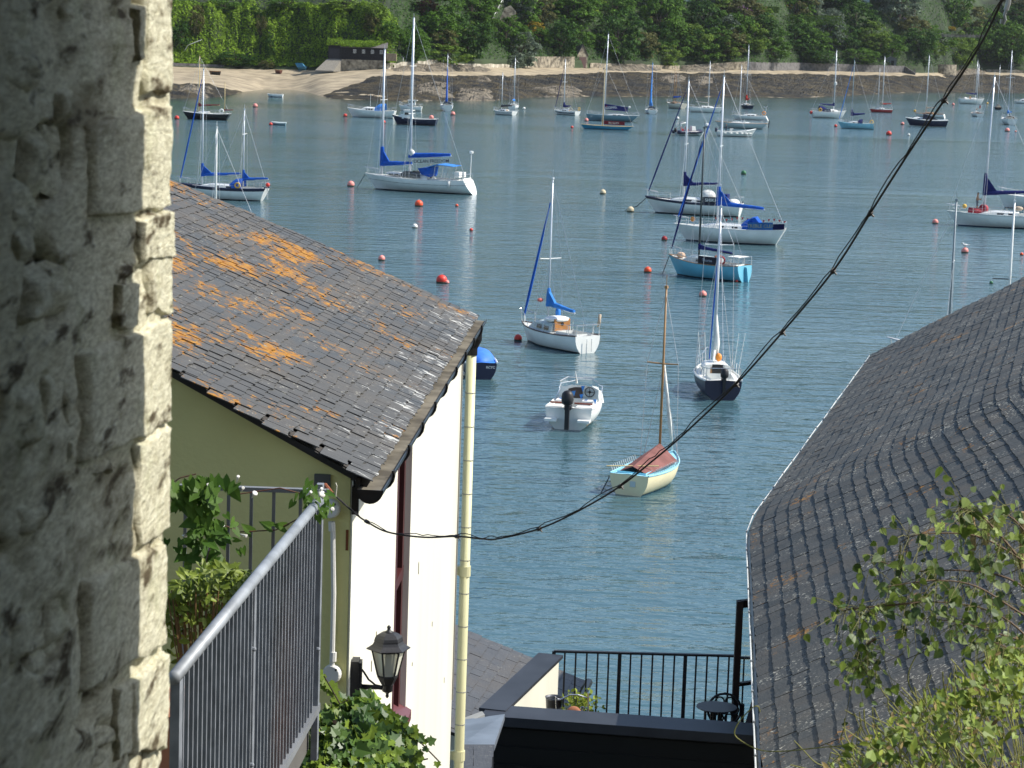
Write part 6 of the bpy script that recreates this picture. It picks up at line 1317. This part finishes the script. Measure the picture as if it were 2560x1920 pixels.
def stone(tl, tr, br, bl, h=.022, seed=1, n=16, rough=.005, soft=.05):
    W4 = [WP(*p) for p in (tl, tr, br, bl)]; b = MB()
    def fn(u, v):
        p = W4[0].lerp(W4[1], u).lerp(W4[3].lerp(W4[2], u), v); e = min(u, 1 - u, v, 1 - v)
        jx = .018 * fbm((p.y * 5 + seed, p.z * 14, 3), 1, 3); jz = .008 * fbm((p.y * 8, p.z * 7 + seed, 6), 1, 3); ed = sstep(0, soft, e)
        d = -.020 + (h + .020) * ed ** .5 + rough * (fbm((p.y * 4, p.z * 16, seed), 1, 4) + .5 * fbm((p.y * 12, p.z * 60, seed), 1, 3)) * ed
        return p + wd * jx + Z * jz + wn2 * d
    b.grid(fn, n, n); return wbuild(b, 'stone', LIME)
S_ = [((365, -30), (436, -30), (434, 238), (372, 246)), ((226, 310), (432, 252), (430, 522), (236, 556)), ((352, 545), (438, 518), (436, 640), (356, 660)), ((378, 640), (437, 634), (434, 784), (378, 788)), ((300, 708), (354, 698), (352, 808), (302, 822)),
 ((206, 884), (434, 784), (432, 1060), (214, 1170)), ((342, 1100), (432, 1066), (428, 1332), (352, 1374)), ((216, 1452), (424, 1346), (420, 1612), (222, 1738)), ((330, 1700), (420, 1630), (416, 1874), (334, 1898)), ((300, 1720), (334, 1700), (334, 1890), (300, 1910)), ((344, 20), (366, 10), (370, 150), (350, 160))]
for i, s in enumerate(S_): stone(*s, seed=i * 3.7, h=.000 + .0015 * (i % 3), n=44, rough=.0028)
rg = random.Random(11); y = -60
while y < 2050:
    hh = rg.uniform(90, 190); x = -80
    while x < 205:
        w = rg.uniform(60, 150) * (1 if x < 60 else .75); x2 = min(x + w, 215)
        if x2 - x > 34 and rg.random() < .82:
            sl = .40; f_ = lambda xx, yy: (xx + rg.uniform(-7, 7), yy + (215 - xx) * sl * (yy - 80) / 1000 + rg.uniform(-10, 10))
            stone(f_(x + 4, y + 4), f_(x2 - 5, y + 4), f_(x2 - 5, y + hh - 8), f_(x + 4, y + hh - 8), h=rg.uniform(-.016, -.001), seed=rg.uniform(0, 90), n=14, rough=.009, soft=.26)
        x = x2
    y += hh * .9
for k in range(10):
    x, y = rg.uniform(225, 330), (30, 120, 180, 590, 640, 1140, 1220, 1290, 1800, 1860)[k]; w, hh = rg.uniform(40, 90), rg.uniform(40, 80)
    stone((x, y + 12), (x + w, y), (x + w, y + hh), (x, y + hh + 14), h=rg.uniform(-.014, -.005), seed=k * 5.1, n=14, rough=.009, soft=.3)
b = MB(); b.box((.25, .52, 17.05), (1.49, 4.66, .6)); tag(b.build('shade_slab', mat('grey_render', (.35, .33, .28))), 'unseen slab added above the viewpoint to darken the passage', 'shade slab')  # slab added out of view to keep sky light off the stone wall
# the house wall at the viewer's right hand, outside the picture
b = MB(); b.box((2.5, -.54, 14.5), (3.0, 7.08, 11)); b.box((2.5, -.54, 20.1), (3.1, 7.1, .2)); tag(b.build('house_wall', mat('grey_render', (.35, .33, .28), .9)), 'rendered house wall close on the right of the viewpoint', 'wall')
b = MB(); b.box((-3.5, -4.6, 15), (16, 7.2, 16)); tag(b.build('house_wall', mat('grey_render', (.35, .33, .28))), 'unseen house wall added behind the viewpoint to block sky light', 'wall')  # unseen wall added to cut sky light on faces towards the camera
b = MB(); b.prism([(-3, -5, 13.2), (3.5, -5, 13.2), (3.5, 6, 12.6), (4, 20, 7.6), (5, 30, 1.5), (-9, 30, 1.5), (-9, 20, 7.6), (-4, 6, 12.6)], (0, 0, -3)); struct(b.build('sloping_ground', mat('dark_soil', (.05, .045, .03), .95)))
for (px, py, hh) in ((940, 1590, 26), (955, 1615, 40), (1046, 1420, 40), (1080, 1560, 16), (1110, 1700, 20), (1030, 1660, 12), (928, 1665, 30)):
    b = MB(); q_ = PP(px, py, W1, wn) + wn * .0015; b.box(q_, (.003, .02, hh / 600)); hb(b, 'paint_crack', mat('crack_dark', (.22, .19, .12), .9))
# ---------------------------------------------------------------- galvanised railing on the left
GALV = mat('galvanised_steel', (.20, .215, .235), .55, metal=.15, var=.2, scale=14); GALD = mat('galvanised_dull', (.20, .21, .22), .6, metal=.3, var=.15)
Hn = P(436, 1693, 6.3); Hf = PZ(792, 1258, Hn.z); zbm = P(802, 1785, Hf.y).z
rail = thing('stair_railing', 'galvanised steel railing with tubular handrail and square bars', 'railing', (Hn.x, Hn.y, zbm)); RO = rail.location
def rb(b, name, m, parent=None, smooth=False): b.v = [tuple(Vector(v) - RO) for v in b.v]; return b.build(name, m, parent or rail, smooth)
hd = (Hf - Hn).normalized(); rb(MB().tube([Hn - hd * .01, Hf + hd * .03], .019, 14), 'handrail', mat('galvanised_tube', (.27, .29, .31), .5, metal=.2, var=.2, scale=9), None, True)
nb = 38; hs = Vector((hd.y, -hd.x, 0))
for k in range(nb):
    f_ = (k + .6) / (nb + .2); p = Hn.lerp(Hf, f_); b = MB(); q_ = Vector((p.x, p.y, zbm)); b.bar(p - Z * .015, q_, .011, .011, up=hd); rb(b, 'bar', GALV)
for f_, w in ((.012, .026), (.47, .022), (1.03, .024)): p = Hn.lerp(Hf, f_) + (Z * (.06 if f_ > 1 else 0)); b = MB(); b.bar(p, Vector((p.x, p.y, zbm - .2)), w, w * 1.6, up=hd); rb(b, 'post', GALV)
b = MB(); b.bar(Vector((Hn.x, Hn.y, zbm)), Vector((Hf.x, Hf.y, zbm)) + hd * .1, .03, .03); rb(b, 'bottom_rail', GALD)
for f_, zz in ((.45, .60), (.45, .22), (1.0, .25)): p = Hn.lerp(Hf, f_) + hs * .012; b = MB(); b.lathe([(.008, 0), (.008, .008), (.004, .012)], 8, (p.x, p.y, zbm + zz), hs.to_track_quat('Z', 'Y').to_matrix()); rb(b, 'bolt', GALV)
# flat-bar landing rail behind
bk0 = P(822, 1229, Hf.y + .06); bk1 = P(330, 1212, Hf.y + .06)
lrail = thing('landing_railing', 'flat-bar landing railing overgrown with bindweed in front of the shaded gable', 'railing', (bk0.x, bk0.y, zbm)); LO = lrail.location
b = MB(); b.bar(bk0 - LO, bk1 - LO, .03, .016); b.build('top_rail', GALD, lrail)
for px in (400, 464, 520, 572, 629, 685, 752): p = P(px, 1225, bk0.y); b = MB(); b.bar(p - LO, Vector((p.x, p.y, zbm)) - LO, .012, .012); b.build('baluster', GALD, lrail)
b = MB(); b.prism([(Hn.x - .02, Hn.y - .6, zbm - .05), (Hf.x - .02, Hf.y + .1, zbm - .05), (bk1.x - 1, bk0.y + .15, zbm - .05), (bk1.x - 1, Hn.y - .6, zbm - .05)], (0, 0, -.12)); struct(b.build('landing', mat('landing_concrete', (.10, .095, .085), .9)))
# ---------------------------------------------------------------- near plants
def leaf_mesh(name, outline, m, fold=.18):
    b = MB(); n = len(outline); b.v = [(x, y, abs(x) * fold) for x, y in outline] + [(0, .38, 0)]
    for i in range(n):
        j_ = (i + 1) % n; b.f.append((n, i, j_))
    me = b.mesh(name); me.materials.append(m); return me
IVY_O = [(0, 0), (.32, -.12), (.55, .12), (.40, .30), (.62, .50), (.30, .58), (0, 1.0), (-.30, .58), (-.62, .50), (-.40, .30), (-.55, .12), (-.32, -.12)]
HEART_O = [(0, .06), (.28, -.10), (.46, .08), (.44, .38), (.24, .74), (0, 1.08), (-.24, .74), (-.44, .38), (-.46, .08), (-.28, -.10)]
OVAL_O = [(0, 0), (.14, .15), (.22, .42), (.17, .72), (0, 1.0), (-.17, .72), (-.22, .42), (-.14, .15)]
BIRCH_O = [(0, 0), (.22, .05), (.42, .25), (.38, .5), (.2, .78), (0, 1.05), (-.2, .78), (-.38, .5), (-.42, .25), (-.22, .05)]
ivyL = [leafmat('ivy_leaf', (.028, .075, .014), (.10, .175, .034), trans=.18, scale=9, rough=.42, gloss=.12), leafmat('ivy_leaf_young', (.09, .155, .02), (.23, .31, .05), trans=.3, scale=9, rough=.35)]
def place_leaf(parent, me, p, nrm, size, roll_=None, name='leaf', joined=None):
    nrm = Vector(nrm).normalized(); q_ = nrm.to_track_quat('Z', 'Y').to_matrix().to_4x4() @ Matrix.Rotation(random.uniform(0, 6.28) if roll_ is None else roll_, 4, 'Z'); M_ = q_ @ Matrix.Diagonal((size, size, size, 1)); M_.translation = Vector(p) - parent.location
    if joined is not None: i0 = len(joined.v); joined.v += [tuple(M_ @ v.co) for v in me.vertices]; joined.f += [tuple(i0 + k for k in f.vertices) for f in me.polygons]
    else: child(name, me, parent, M_)
ivyM = [leaf_mesh('leaf', IVY_O, m_) for m_ in ivyL]
IT = [(640, 1960), (700, 1915), (760, 1850), (800, 1792), (830, 1762), (872, 1752), (912, 1748), (945, 1765), (975, 1790), (1000, 1830), (1030, 1885), (1060, 1945)]
ivy = thing('ivy_bush', 'mound of glossy ivy at the foot of the house below the lantern', 'ivy', (P(850, 1990, 9.2).x, 9.2, P(850, 2050, 9.2).z)); jn = [MB(), MB()]
b = MB(); b.grid(lambda u, v: P(lerp(630, 1050, u), lerp(2100, interp(lerp(630, 1050, u), IT) + 30, v), lerp(8.6, 9.62, v)) - ivy.location, 14, 10); b.build('soil_bank', mat('leaf_litter', (.07, .04, .02), .95, var=.5, scale=20), ivy)
cnt = 0
for i in range(1150):
    px = random.uniform(650, 1050); yt = interp(px, IT); v = random.random(); py = lerp(yt - 6, 1960, v); d = lerp(9.55, 8.75, (py - yt) / (2000 - yt + 1)) - random.uniform(0, .16); p = P(px, py, d)
    big = px > 830 and py < 1880; k = 0 if random.random() < (.75 if big else .35) else 1; sz = random.uniform(.035, .062) * (1.1 if big else .62)
    nrm = Vector((random.gauss(.35, .45), random.gauss(-.55, .4), random.gauss(.6, .3)))
    if cnt < 280 and sz > .036: place_leaf(ivy, ivyM[k], p, nrm, sz); cnt += 1
    else: place_leaf(ivy, ivyM[k], p, nrm, sz, joined=jn[k])
for px, py in [(812, 1700), (818, 1720), (826, 1740), (808, 1685), (838, 1755), (822, 1705), (830, 1728)]: place_leaf(ivy, ivyM[1], P(px, py, 9.4), (.4, -.7, .4), .045)
tr_ = MB()
def stem(pts, r, b): b.tube(pts, r, 5)
for path in ([(1000, 1810), (1030, 1835), (1060, 1865), (1100, 1906)], [(1000, 1900), (1030, 1905), (1070, 1897)], [(985, 1790), (1010, 1815), (1040, 1855)], [(870, 1750), (850, 1760), (810, 1690)]):
    tr_.tube([P(x, y, 9.3) - ivy.location for x, y in path], .003, 5)
    if path[0][0] > 980:
        for i in range(14): f_ = random.random(); k = min(len(path) - 2, int(f_ * (len(path) - 1))); x = lerp(path[k][0], path[k + 1][0], f_ * (len(path) - 1) - k) + random.uniform(-14, 14); y = lerp(path[k][1], path[k + 1][1], f_ * (len(path) - 1) - k) + random.uniform(-14, 14); place_leaf(ivy, ivyM[i % 2], P(x, y, 9.25), (.2, -.8, .4), random.uniform(.02, .045))
tr_.build('stem', barkM, ivy)
for k in (0, 1): jn[k].build('leaves', ivyL[k], ivy)['kind'] = 'stuff'
# privet-like bush on the landing
bu = [leafmat('box_leaf', (.09, .15, .015), (.28, .34, .05), trans=.35, scale=12, rough=.45, gloss=.12)]; ov = leaf_mesh('leaf', OVAL_O, bu[0])
bush = thing('potted_bush', 'yellow-green clipped bush behind the handrail', 'bush', (P(500, 1690, 7.9).x, 7.9, zbm - .05)); jb = MB(); tw = MB(); cnt = 0
for i in range(900):
    a = random.uniform(0, 6.28); r0 = random.random() ** .5; px = 512 + 108 * r0 * math.cos(a); d = 7.9 + .16 * r0 * math.sin(a); top = 1418 + (px - 545) ** 2 / 260 + random.gauss(0, 6); py = top + abs(random.gauss(0, 1)) * 70; py = min(py, 1690); p = P(px, py, d)
    sz = random.uniform(.026, .046); nrm = (random.gauss(.3, .5), random.gauss(-.5, .4), random.gauss(.7, .35))
    if cnt < 260 and px > 415: place_leaf(bush, ov, p, nrm, sz); cnt += 1
    else: place_leaf(bush, ov, p, nrm, sz, joined=jb)
jb.build('leaves', bu[0], bush)['kind'] = 'stuff'
for i in range(60): px = random.uniform(420, 600); d = random.uniform(7.75, 8.05); tw.tube([P(lerp(px, 500, .35), 1690, d) - bush.location, P(px + random.uniform(-6, 6), random.uniform(1470, 1520), d) - bush.location], .0022, 4)
tw.build('twigs', mat('twig_brown', (.16, .09, .035), .9), bush)['kind'] = 'stuff'
b = MB(); b.lathe([(.16, 0), (.2, .30), (.21, .33), (.19, .33), (.05, .31)], 16, (0, 0, 0)); b.build('pot', mat('terracotta', (.4, .16, .09)), bush)
b = MB(); b.tube([(0, 0, .3), P(505, 1640, 7.9) - bush.location], .015, 6); b.build('trunk', barkM, bush)
# bindweed
bwL = leafmat('bindweed_leaf', (.045, .11, .018), (.14, .24, .04), trans=.3, scale=7, rough=.4); bwm = leaf_mesh('leaf', [(0, .1), (.30, -.22), (.42, .05), (.36, .40), (.18, .75), (0, 1.1), (-.18, .75), (-.36, .40), (-.42, .05), (-.30, -.22)], bwL, .12)
bw = thing('bindweed', 'bindweed with white trumpet flowers climbing the landing railing', 'bindweed', (P(520, 1500, bk0.y - .03).x, bk0.y - .03, zbm)); st = MB(); dB = bk0.y - .06
for i in range(150):
    r = random.random()
    if r < .55: px, py = random.gauss(512, 44), random.uniform(1190, 1420)
    elif r < .8: px, py = random.uniform(430, 520), random.uniform(1190, 1260)
    else: px, py = random.gauss(790, 26), random.gauss(1255, 30)
    if px < 405: continue
    dd = dB - random.uniform(0, .14); sz = random.uniform(.03, .068) if px < 700 else random.uniform(.025, .042); place_leaf(bw, bwm, P(px, py, dd), (random.gauss(.35, .35), random.gauss(-.8, .25), random.gauss(.35, .3)), sz, roll_=random.gauss(3.14, .6))
for path in ([(440, 1235), (500, 1260), (530, 1350), (505, 1450), (500, 1560)], [(530, 1300), (600, 1330), (690, 1325), (760, 1290), (790, 1250)], [(540, 1200), (600, 1235), (700, 1220), (775, 1240)], [(420, 1215), (450, 1195), (490, 1185)]):
    st.tube([P(x, y, dB) - bw.location for x, y in path], .0025, 5)
for px in (630, 680, 715): place_leaf(bw, bwm, P(px, 1320 + random.uniform(-15, 15), dB), (.3, -.8, .4), .05)
st.build('stem', mat('bindweed_stem', (.12, .05, .03), .7), bw)
PET = leafmat('white_petal', (.72, .70, .66), (.85, .84, .80), trans=.25, scale=5, val=.05)
for px, py, open_ in ((796, 1242, 1), (822, 1272, .45), (630, 1245, .7), (600, 1335, .3), (553, 1325, .3), (455, 1338, .3), (520, 1222, .25), (605, 1228, .25), (592, 1205, .25), (795, 1232, .2), (765, 1240, .2)):
    b = MB(); rot = Vector((random.gauss(.5, .3), -.6, random.gauss(.4, .3))).to_track_quat('Z', 'Y').to_matrix(); b.lathe([(.0015, 0), (.0028, .010), (.0035 + .005 * open_, .024), (.0035 + .011 * open_, .031), (.001, .027)], 10, P(px, py, dB - .08) - bw.location, rot); b.build('flower', PET, bw, True)
# overhead cable
CPTS = [(808, 1210, 9.92), (820, 1226, 9.85), (839, 1240, 9.8), (887, 1283, 9.75), (917, 1304, 9.7), (969, 1330, 9.6), (1058, 1343, 9.5), (1143, 1341, 9.4), (1206, 1347, 9.3), (1244, 1347, 9.2), (1348, 1322, 9.05), (1450, 1275, 8.9), (1551, 1215, 8.75), (1640, 1145, 8.6), (1713, 1082, 8.5), (1840, 960, 8.25), (1956, 830, 8.0), (2083, 677, 7.7), (2176, 532, 7.45), (2268, 388, 7.2), (2361, 249, 6.95), (2448, 116, 6.7), (2506, 0, 6.5), (2600, -190, 6.2)]
cab = thing('overhead_cable', 'twisted black overhead cable sagging from the gable up to the top right', 'cable', P(*CPTS[9])); CO = cab.location; CB = mat('cable_black', (.022, .018, .015), .5, var=.2)
def cspl(pts, n=6):
    out_ = []
    for i in range(len(pts) - 1):
        p0, p1, p2, p3 = pts[max(i - 1, 0)], pts[i], pts[i + 1], pts[min(i + 2, len(pts) - 1)]
        for k in range(n): t = k / n; out_.append(.5 * ((2 * p1) + (p2 - p0) * t + (2 * p0 - 5 * p1 + 4 * p2 - p3) * t * t + (3 * p1 - p0 - 3 * p2 + p3) * t ** 3))
    return out_ + [pts[-1]]
cp = [P(*c) - CO for c in CPTS]; sp = cspl(cp); b = MB(); b.tube(sp, .0036, 7); b.build('cable', CB, cab, True)
b = MB(); b.tube([q_ + Vector((-.006, 0, .008 + .006 * math.sin(i * .75))) * (1 if i % 6 else .5) for i, q_ in enumerate(sp)], .0020, 5); b.build('messenger_wire', CB, cab, True)
for i in (4, 7, 10, 12, 15, 16, 17, 18, 20): b = MB(); q_ = cp[i]; d_ = (cp[min(i + 1, len(cp) - 1)] - cp[i - 1]).normalized(); b.tube([q_ - d_ * .009, q_ + d_ * .008], .008, 8); b.tube([q_, q_ + Vector((.012, 0, -.012))], .003, 4); b.build('tie', CB, cab)
b = MB(); b.tube([P(812, 1212, 9.85) - CO, P(830, 1235, 9.8) - CO], .010, 8); b.build('cable_clamp', mat('clamp_copper', (.22, .07, .03), .5), cab); b = MB(); b.tube([P(839, 1243, 9.78) - CO, P(842, 1215, 9.78) - CO, P(839, 1207, 9.78) - CO], .0025, 5); b.build('loose_wire', mat('pale_wire', (.5, .48, .4), .6), cab)
hk = thing('cable_hook', 'pale metal hook hanging at the top right corner beside the cable', 'hook', P(2512, 20, 6.4)); HK = hk.location
b = MB(); b.tube([P(x, y, 6.4) - HK for x, y in ((2530, -60), (2524, -20), (2520, 10), (2515, 25))], .007, 7); b.build('strap', mat('dull_metal', (.35, .35, .33), .4, metal=.6), hk); b = MB(); b.tube([P(x, y, 6.4) - HK for x, y in ((2516, 22), (2511, 38), (2513, 50), (2508, 60), (2503, 58), (2504, 48))], .004, 6); b.build('hook', mat('dull_metal', (.35, .35, .33)), hk)
# leaves in front of the right roof
BL = [leafmat('birch_leaf', (.10, .165, .02), (.25, .32, .06), trans=.35, scale=6, rough=.5, gloss=.1), leafmat('birch_leaf_dark', (.045, .09, .02), (.13, .19, .045), trans=.2, scale=6, rough=.5, gloss=.12)]; bm_ = [leaf_mesh('leaf', BIRCH_O, m_, .1) for m_ in BL]
br = thing('leafy_branches', 'thin arching branches with pale green leaves over the right roof', 'branches', P(2560, 1560, 5.6)); BO = br.location; jb = [MB(), MB()]; tw = MB()
PATHS = [[(2640, 1500), (2520, 1420), (2400, 1400), (2280, 1400), (2180, 1370)], [(2640, 1560), (2540, 1500), (2440, 1440), (2340, 1425), (2220, 1440)], [(2620, 1420), (2500, 1340), (2420, 1310), (2300, 1310), (2250, 1330)], [(2640, 1680), (2560, 1560), (2470, 1500), (2360, 1480), (2280, 1480)], [(2640, 1600), (2500, 1560), (2400, 1530), (2300, 1520)], [(2540, 1360), (2480, 1290), (2440, 1255), (2395, 1245)], [(2620, 1380), (2560, 1300), (2510, 1260), (2450, 1290)], [(2640, 1750), (2580, 1650), (2510, 1590), (2440, 1570)], [(2300, 1480), (2190, 1490), (2105, 1500)], [(2190, 1570), (2150, 1600), (2140, 1640)]]
cnt = 0
for pth in PATHS:
    dd = random.uniform(5.3, 5.9); ps = [P(x, y + 26, dd) - BO for x, y in pth]; sp = cspl(ps, 5); tb_ = MB(); tb_.tube(sp, [lerp(.0032, .0009, i / len(sp)) for i in range(len(sp))], 5); tb_.build('branch', mat('branch_brown', (.13, .085, .05), .8), br)
    for i in range(78):
        f_ = random.random() ** .8; q0_ = sp[min(len(sp) - 1, int(f_ * len(sp)))]; q_ = q0_ + BO + Vector((random.gauss(0, .035), random.gauss(0, .06), random.gauss(-.02, .045))); k = 0 if random.random() < .62 else 1; sz = random.uniform(.014, .031); nrm = (random.gauss(.3, .5), random.gauss(-.6, .35), random.gauss(.4, .4))
        if proj(q_)[0] > 2600: continue
        tw.tube([q0_, q0_.lerp(q_ - BO, .5) + Vector((0, 0, .006)), q_ - BO], .0007, 4)
        if cnt < 290: place_leaf(br, bm_[k], q_, nrm, sz, roll_=random.gauss(3.14, .7)); cnt += 1
        else: place_leaf(br, bm_[k], q_, nrm, sz, roll_=random.gauss(3.14, .7), joined=jb[k])
tw.build('leaf_stalks', mat('stalk_green', (.16, .15, .05), .8), br)['kind'] = 'stuff'
for x0, y0, x1, y1 in ((2425, 1270, 2432, 1375), (2466, 1308, 2462, 1362), (2556, 1280, 2550, 1420)): b = MB(); b.tube([P(x0, y0, 5.9) - BO, P((x0 + x1) / 2 + 4, (y0 + y1) / 2, 5.9) - BO, P(x1, y1, 5.9) - BO], [.008, .007, .009], 7); b.build('cut_stem', mat('stem_pale', (.30, .22, .10), .8), br)
for k in (0, 1):
    if jb[k].v: jb[k].build('leaves', BL[k], br)['kind'] = 'stuff'
sh = thing('climbing_shrub', 'tangle of yellow-green climber in the bottom right corner', 'shrub', P(2400, 2000, 5.4)); SO = sh.location; jb = [MB(), MB(), MB()]; YL = [leafmat('climber_leaf', (.12, .17, .02), (.30, .34, .06), trans=.35, scale=8), BL[0], leafmat('dry_leaf', (.16, .12, .05), (.36, .28, .12), trans=.2, scale=8)]
ym = [leaf_mesh('leaf', OVAL_O if k != 1 else HEART_O, YL[k]) for k in range(3)]
ST = [(1930, 2010), (2060, 1940), (2160, 1860), (2250, 1790), (2350, 1740), (2450, 1680), (2600, 1590)]
cnt = 0
for i in range(1900):
    px = 1950 + 650 * random.random() ** .7; yt = interp(px, ST); py = yt + abs(random.gauss(0, 1)) * 150 - random.random() * 30; dd = random.uniform(5.0, 6.0) - max(0, (py - 1750)) * .0012
    if py > 1990: continue
    k = random.choice((0, 0, 0, 1, 1, 1, 2)); sz = .007 + .024 * random.random() ** 1.6; place_leaf(sh, ym[k], P(px, py, dd), (random.gauss(.3, .5), random.gauss(-.5, .4), random.gauss(.5, .4)), sz, joined=jb[k])
for k in range(3): jb[k].build('leaves', YL[k], sh)['kind'] = 'stuff'
tw = MB(); grn = mat('climber_stem', (.20, .20, .05), .7, var=.3)
for i in range(150):
    px = 1980 + 620 * random.random() ** .8; yt = interp(px, ST); dd = random.uniform(5.2, 6.0); x, y = px, 1990; pts = []
    for k in range(6): pts.append(P(x, y, dd) - SO); x += random.gauss(-12, 28); y -= (1990 - yt) / 5 * random.uniform(.8, 1.1)
    tw.tube(cspl(pts, 3), random.uniform(.0008, .0018), 4)
for pth in ([(2330, 1600), (2290, 1640), (2270, 1700), (2300, 1760)], [(2200, 1640), (2190, 1690), (2215, 1740), (2260, 1780)], [(1850, 1800), (1836, 1830), (1850, 1850), (1900, 1875), (1960, 1878), (2060, 1868), (2180, 1860), (2300, 1850)], [(1852, 1798), (1880, 1770), (1895, 1766), (1900, 1780)]):
    tw.tube(cspl([P(x, y, 5.8) - SO for x, y in pth], 5), .0016, 4)
tw.build('stems', grn, sh)['kind'] = 'stuff'
# ---------------------------------------------------------------- people and gull
def person(label, loc, rz, joints, edges, radii, colors, group=None, scale=1):
    t = thing('person', label, 'person', loc, rz, group); me = bpy.data.meshes.new('body'); me.from_pydata(joints, edges, []); o = bpy.data.objects.new('body', me); COL.objects.link(o); o.parent = t
    md = o.modifiers.new('skin', 'SKIN'); sv = me.skin_vertices[0].data if me.skin_vertices else None
    if sv is None:
        bpy.context.view_layer.objects.active = o
        sv = me.skin_vertices[0].data if me.skin_vertices else None
    if sv:
        for i, r in enumerate(radii): sv[i].radius = (r, r)
        sv[0].use_root = True
    sb_ = o.modifiers.new('sub', 'SUBSURF'); sb_.levels = 1; sb_.render_levels = 1; me.materials.append(colors); return t, o
def skinmat(name, bands):     # clothing by height above the feet (object z)
    M = bpy.data.materials.new(name); M.use_nodes = True; t = M.node_tree; b = t.nodes['Principled BSDF']; tc = _n(t, 'ShaderNodeTexCoord'); s = _n(t, 'ShaderNodeSeparateXYZ'); t.links.new(tc.outputs['Object'], s.inputs[0]); cr = _n(t, 'ShaderNodeValToRGB'); cr.color_ramp.interpolation = 'CONSTANT'; mr = _n(t, 'ShaderNodeMapRange'); mr.inputs[2].default_value = 2.0; t.links.new(s.outputs[2], mr.inputs[0]); t.links.new(mr.outputs[0], cr.inputs[0]); t.links.new(cr.outputs[0], b.inputs[0]); b.inputs['Roughness'].default_value = .7
    e = cr.color_ramp.elements; e[0].position = 0; e[0].color = (*bands[0][1], 1); e[1].position = bands[1][0] / 2; e[1].color = (*bands[1][1], 1)
    for z, c in bands[2:]: k = e.new(z / 2); k.color = (*c, 1)
    return M
J = [(0, 0, .95), (0, 0, 1.15), (.01, 0, 1.36), (.02, 0, 1.48), (.03, 0, 1.62), (.05, 0, 1.74), (0, .17, 1.40), (.02, .21, 1.15), (.24, .16, 1.10), (.36, .14, 1.14), (0, -.17, 1.40), (.03, -.22, 1.15), (.25, -.17, 1.08), (.36, -.13, 1.12), (.02, .10, .9), (.05, .11, .5), (0, .11, .09), (.13, .12, .04), (-.02, -.10, .9), (.0, -.11, .5), (-.10, -.11, .09), (.04, -.12, .04)]
Ed = [(0, 1), (1, 2), (2, 3), (3, 4), (4, 5), (2, 6), (6, 7), (7, 8), (8, 9), (2, 10), (10, 11), (11, 12), (12, 13), (0, 14), (14, 15), (15, 16), (16, 17), (0, 18), (18, 19), (19, 20), (20, 21)]
Ra = [.15, .14, .15, .06, .10, .075, .065, .05, .042, .035, .065, .05, .042, .035, .095, .065, .05, .035, .095, .065, .05, .035]
SKN = (.42, .22, .13); mm_ = skinmat('man_in_shorts', [(0, (.03, .03, .03)), (.10, SKN), (.48, (.10, .11, .14)), (1.0, SKN), (1.66, (.04, .04, .045))])
mb = MANBOAT; H_ = T_H[mb.name]; mwm = Matrix.Translation(mb.location) @ Matrix.Rotation(mb.rotation_euler.z, 4, 'Z'); lp = mwm @ Vector((2.15, .05, H_.Fb + .22))
person('man in cap and grey shorts standing at the mast of the right yacht', lp, mb.rotation_euler.z + math.pi, J, Ed, Ra, mm_)
lm = LAUNCH; mwl = Matrix.Translation(lm.location) @ Matrix.Rotation(lm.rotation_euler.z, 4, 'Z'); J2 = [(x, y, z) for x, y, z in J]
person('person in dark jacket standing at the helm of the white open launch', mwl @ Vector((-1.75, 0, .3)), lm.rotation_euler.z, J2, Ed, Ra, skinmat('dark_clothes', [(0, (.02, .02, .02)), (.1, (.03, .03, .05)), (1.0, (.02, .025, .05)), (1.5, SKN), (1.68, (.03, .02, .02))]))
J3 = [(x + max(0, z - .95) * .75, y, z - max(0, z - .95) * .42) for x, y, z in J]
person('person in dark top and white trousers bending beside the boathouse deck', Vector((BH[0] + 4.6, BH[1] - .6, hz(1003, 2.0) if False else BH[2] - .1)), R(200), J3, Ed, Ra, skinmat('white_trousers', [(0, (.05, .04, .03)), (.1, (.75, .75, .75)), (.95, (.02, .03, .06)), (1.36, SKN)]))
g_ = PZ(2412, 632, 0); gt = thing('gull', 'grey and white gull perched on the pink buoy at right', 'gull', (g_.x, g_.y, .42)); gm_ = mat('gull_white', (.75, .75, .73), .7)
b = MB(); b.ball((0, 0, .2), .1, 12, 8, (1.9, .9, .8)); b.ball((-.2, 0, .33), .06, 10, 8, (1.1, .9, 1)); b.tube([(-.12, 0, .22), (-.19, 0, .32)], [.07, .05], 8); b.build('body', gm_, gt, True)
b = MB(); b.prism([(-.1, -.095, .24), (.38, -.04, .2), (.1, -.1, .13)], (0, .19, .02)); b.build('wing', mat('gull_grey', (.28, .30, .32), .7), gt); b = MB(); b.tube([(-.25, 0, .33), (-.33, 0, .31)], [.018, .004], 6); b.build('beak', YEL, gt)
for s in (-.03, .03): b = MB(); b.tube([(0, s, .14), (0, s, -.02)], .008, 5); b.build('leg', YEL, gt)

# ---------------------------------------------------------------- thin summer haze over the harbour
hzm = bpy.data.materials.new('haze'); hzm.use_nodes = True; t = hzm.node_tree; t.nodes.clear(); ho = _n(t, 'ShaderNodeOutputMaterial'); pv = _n(t, 'ShaderNodeVolumePrincipled')
pv.inputs['Color'].default_value = (.86, .92, 1, 1); pv.inputs['Density'].default_value = .00003; pv.inputs['Anisotropy'].default_value = .25; t.links.new(pv.outputs[0], ho.inputs['Volume'])
b = MB(); b.box((0, 900, 75), (6000, 2200, 170)); struct(b.build('haze', hzm), 'stuff')
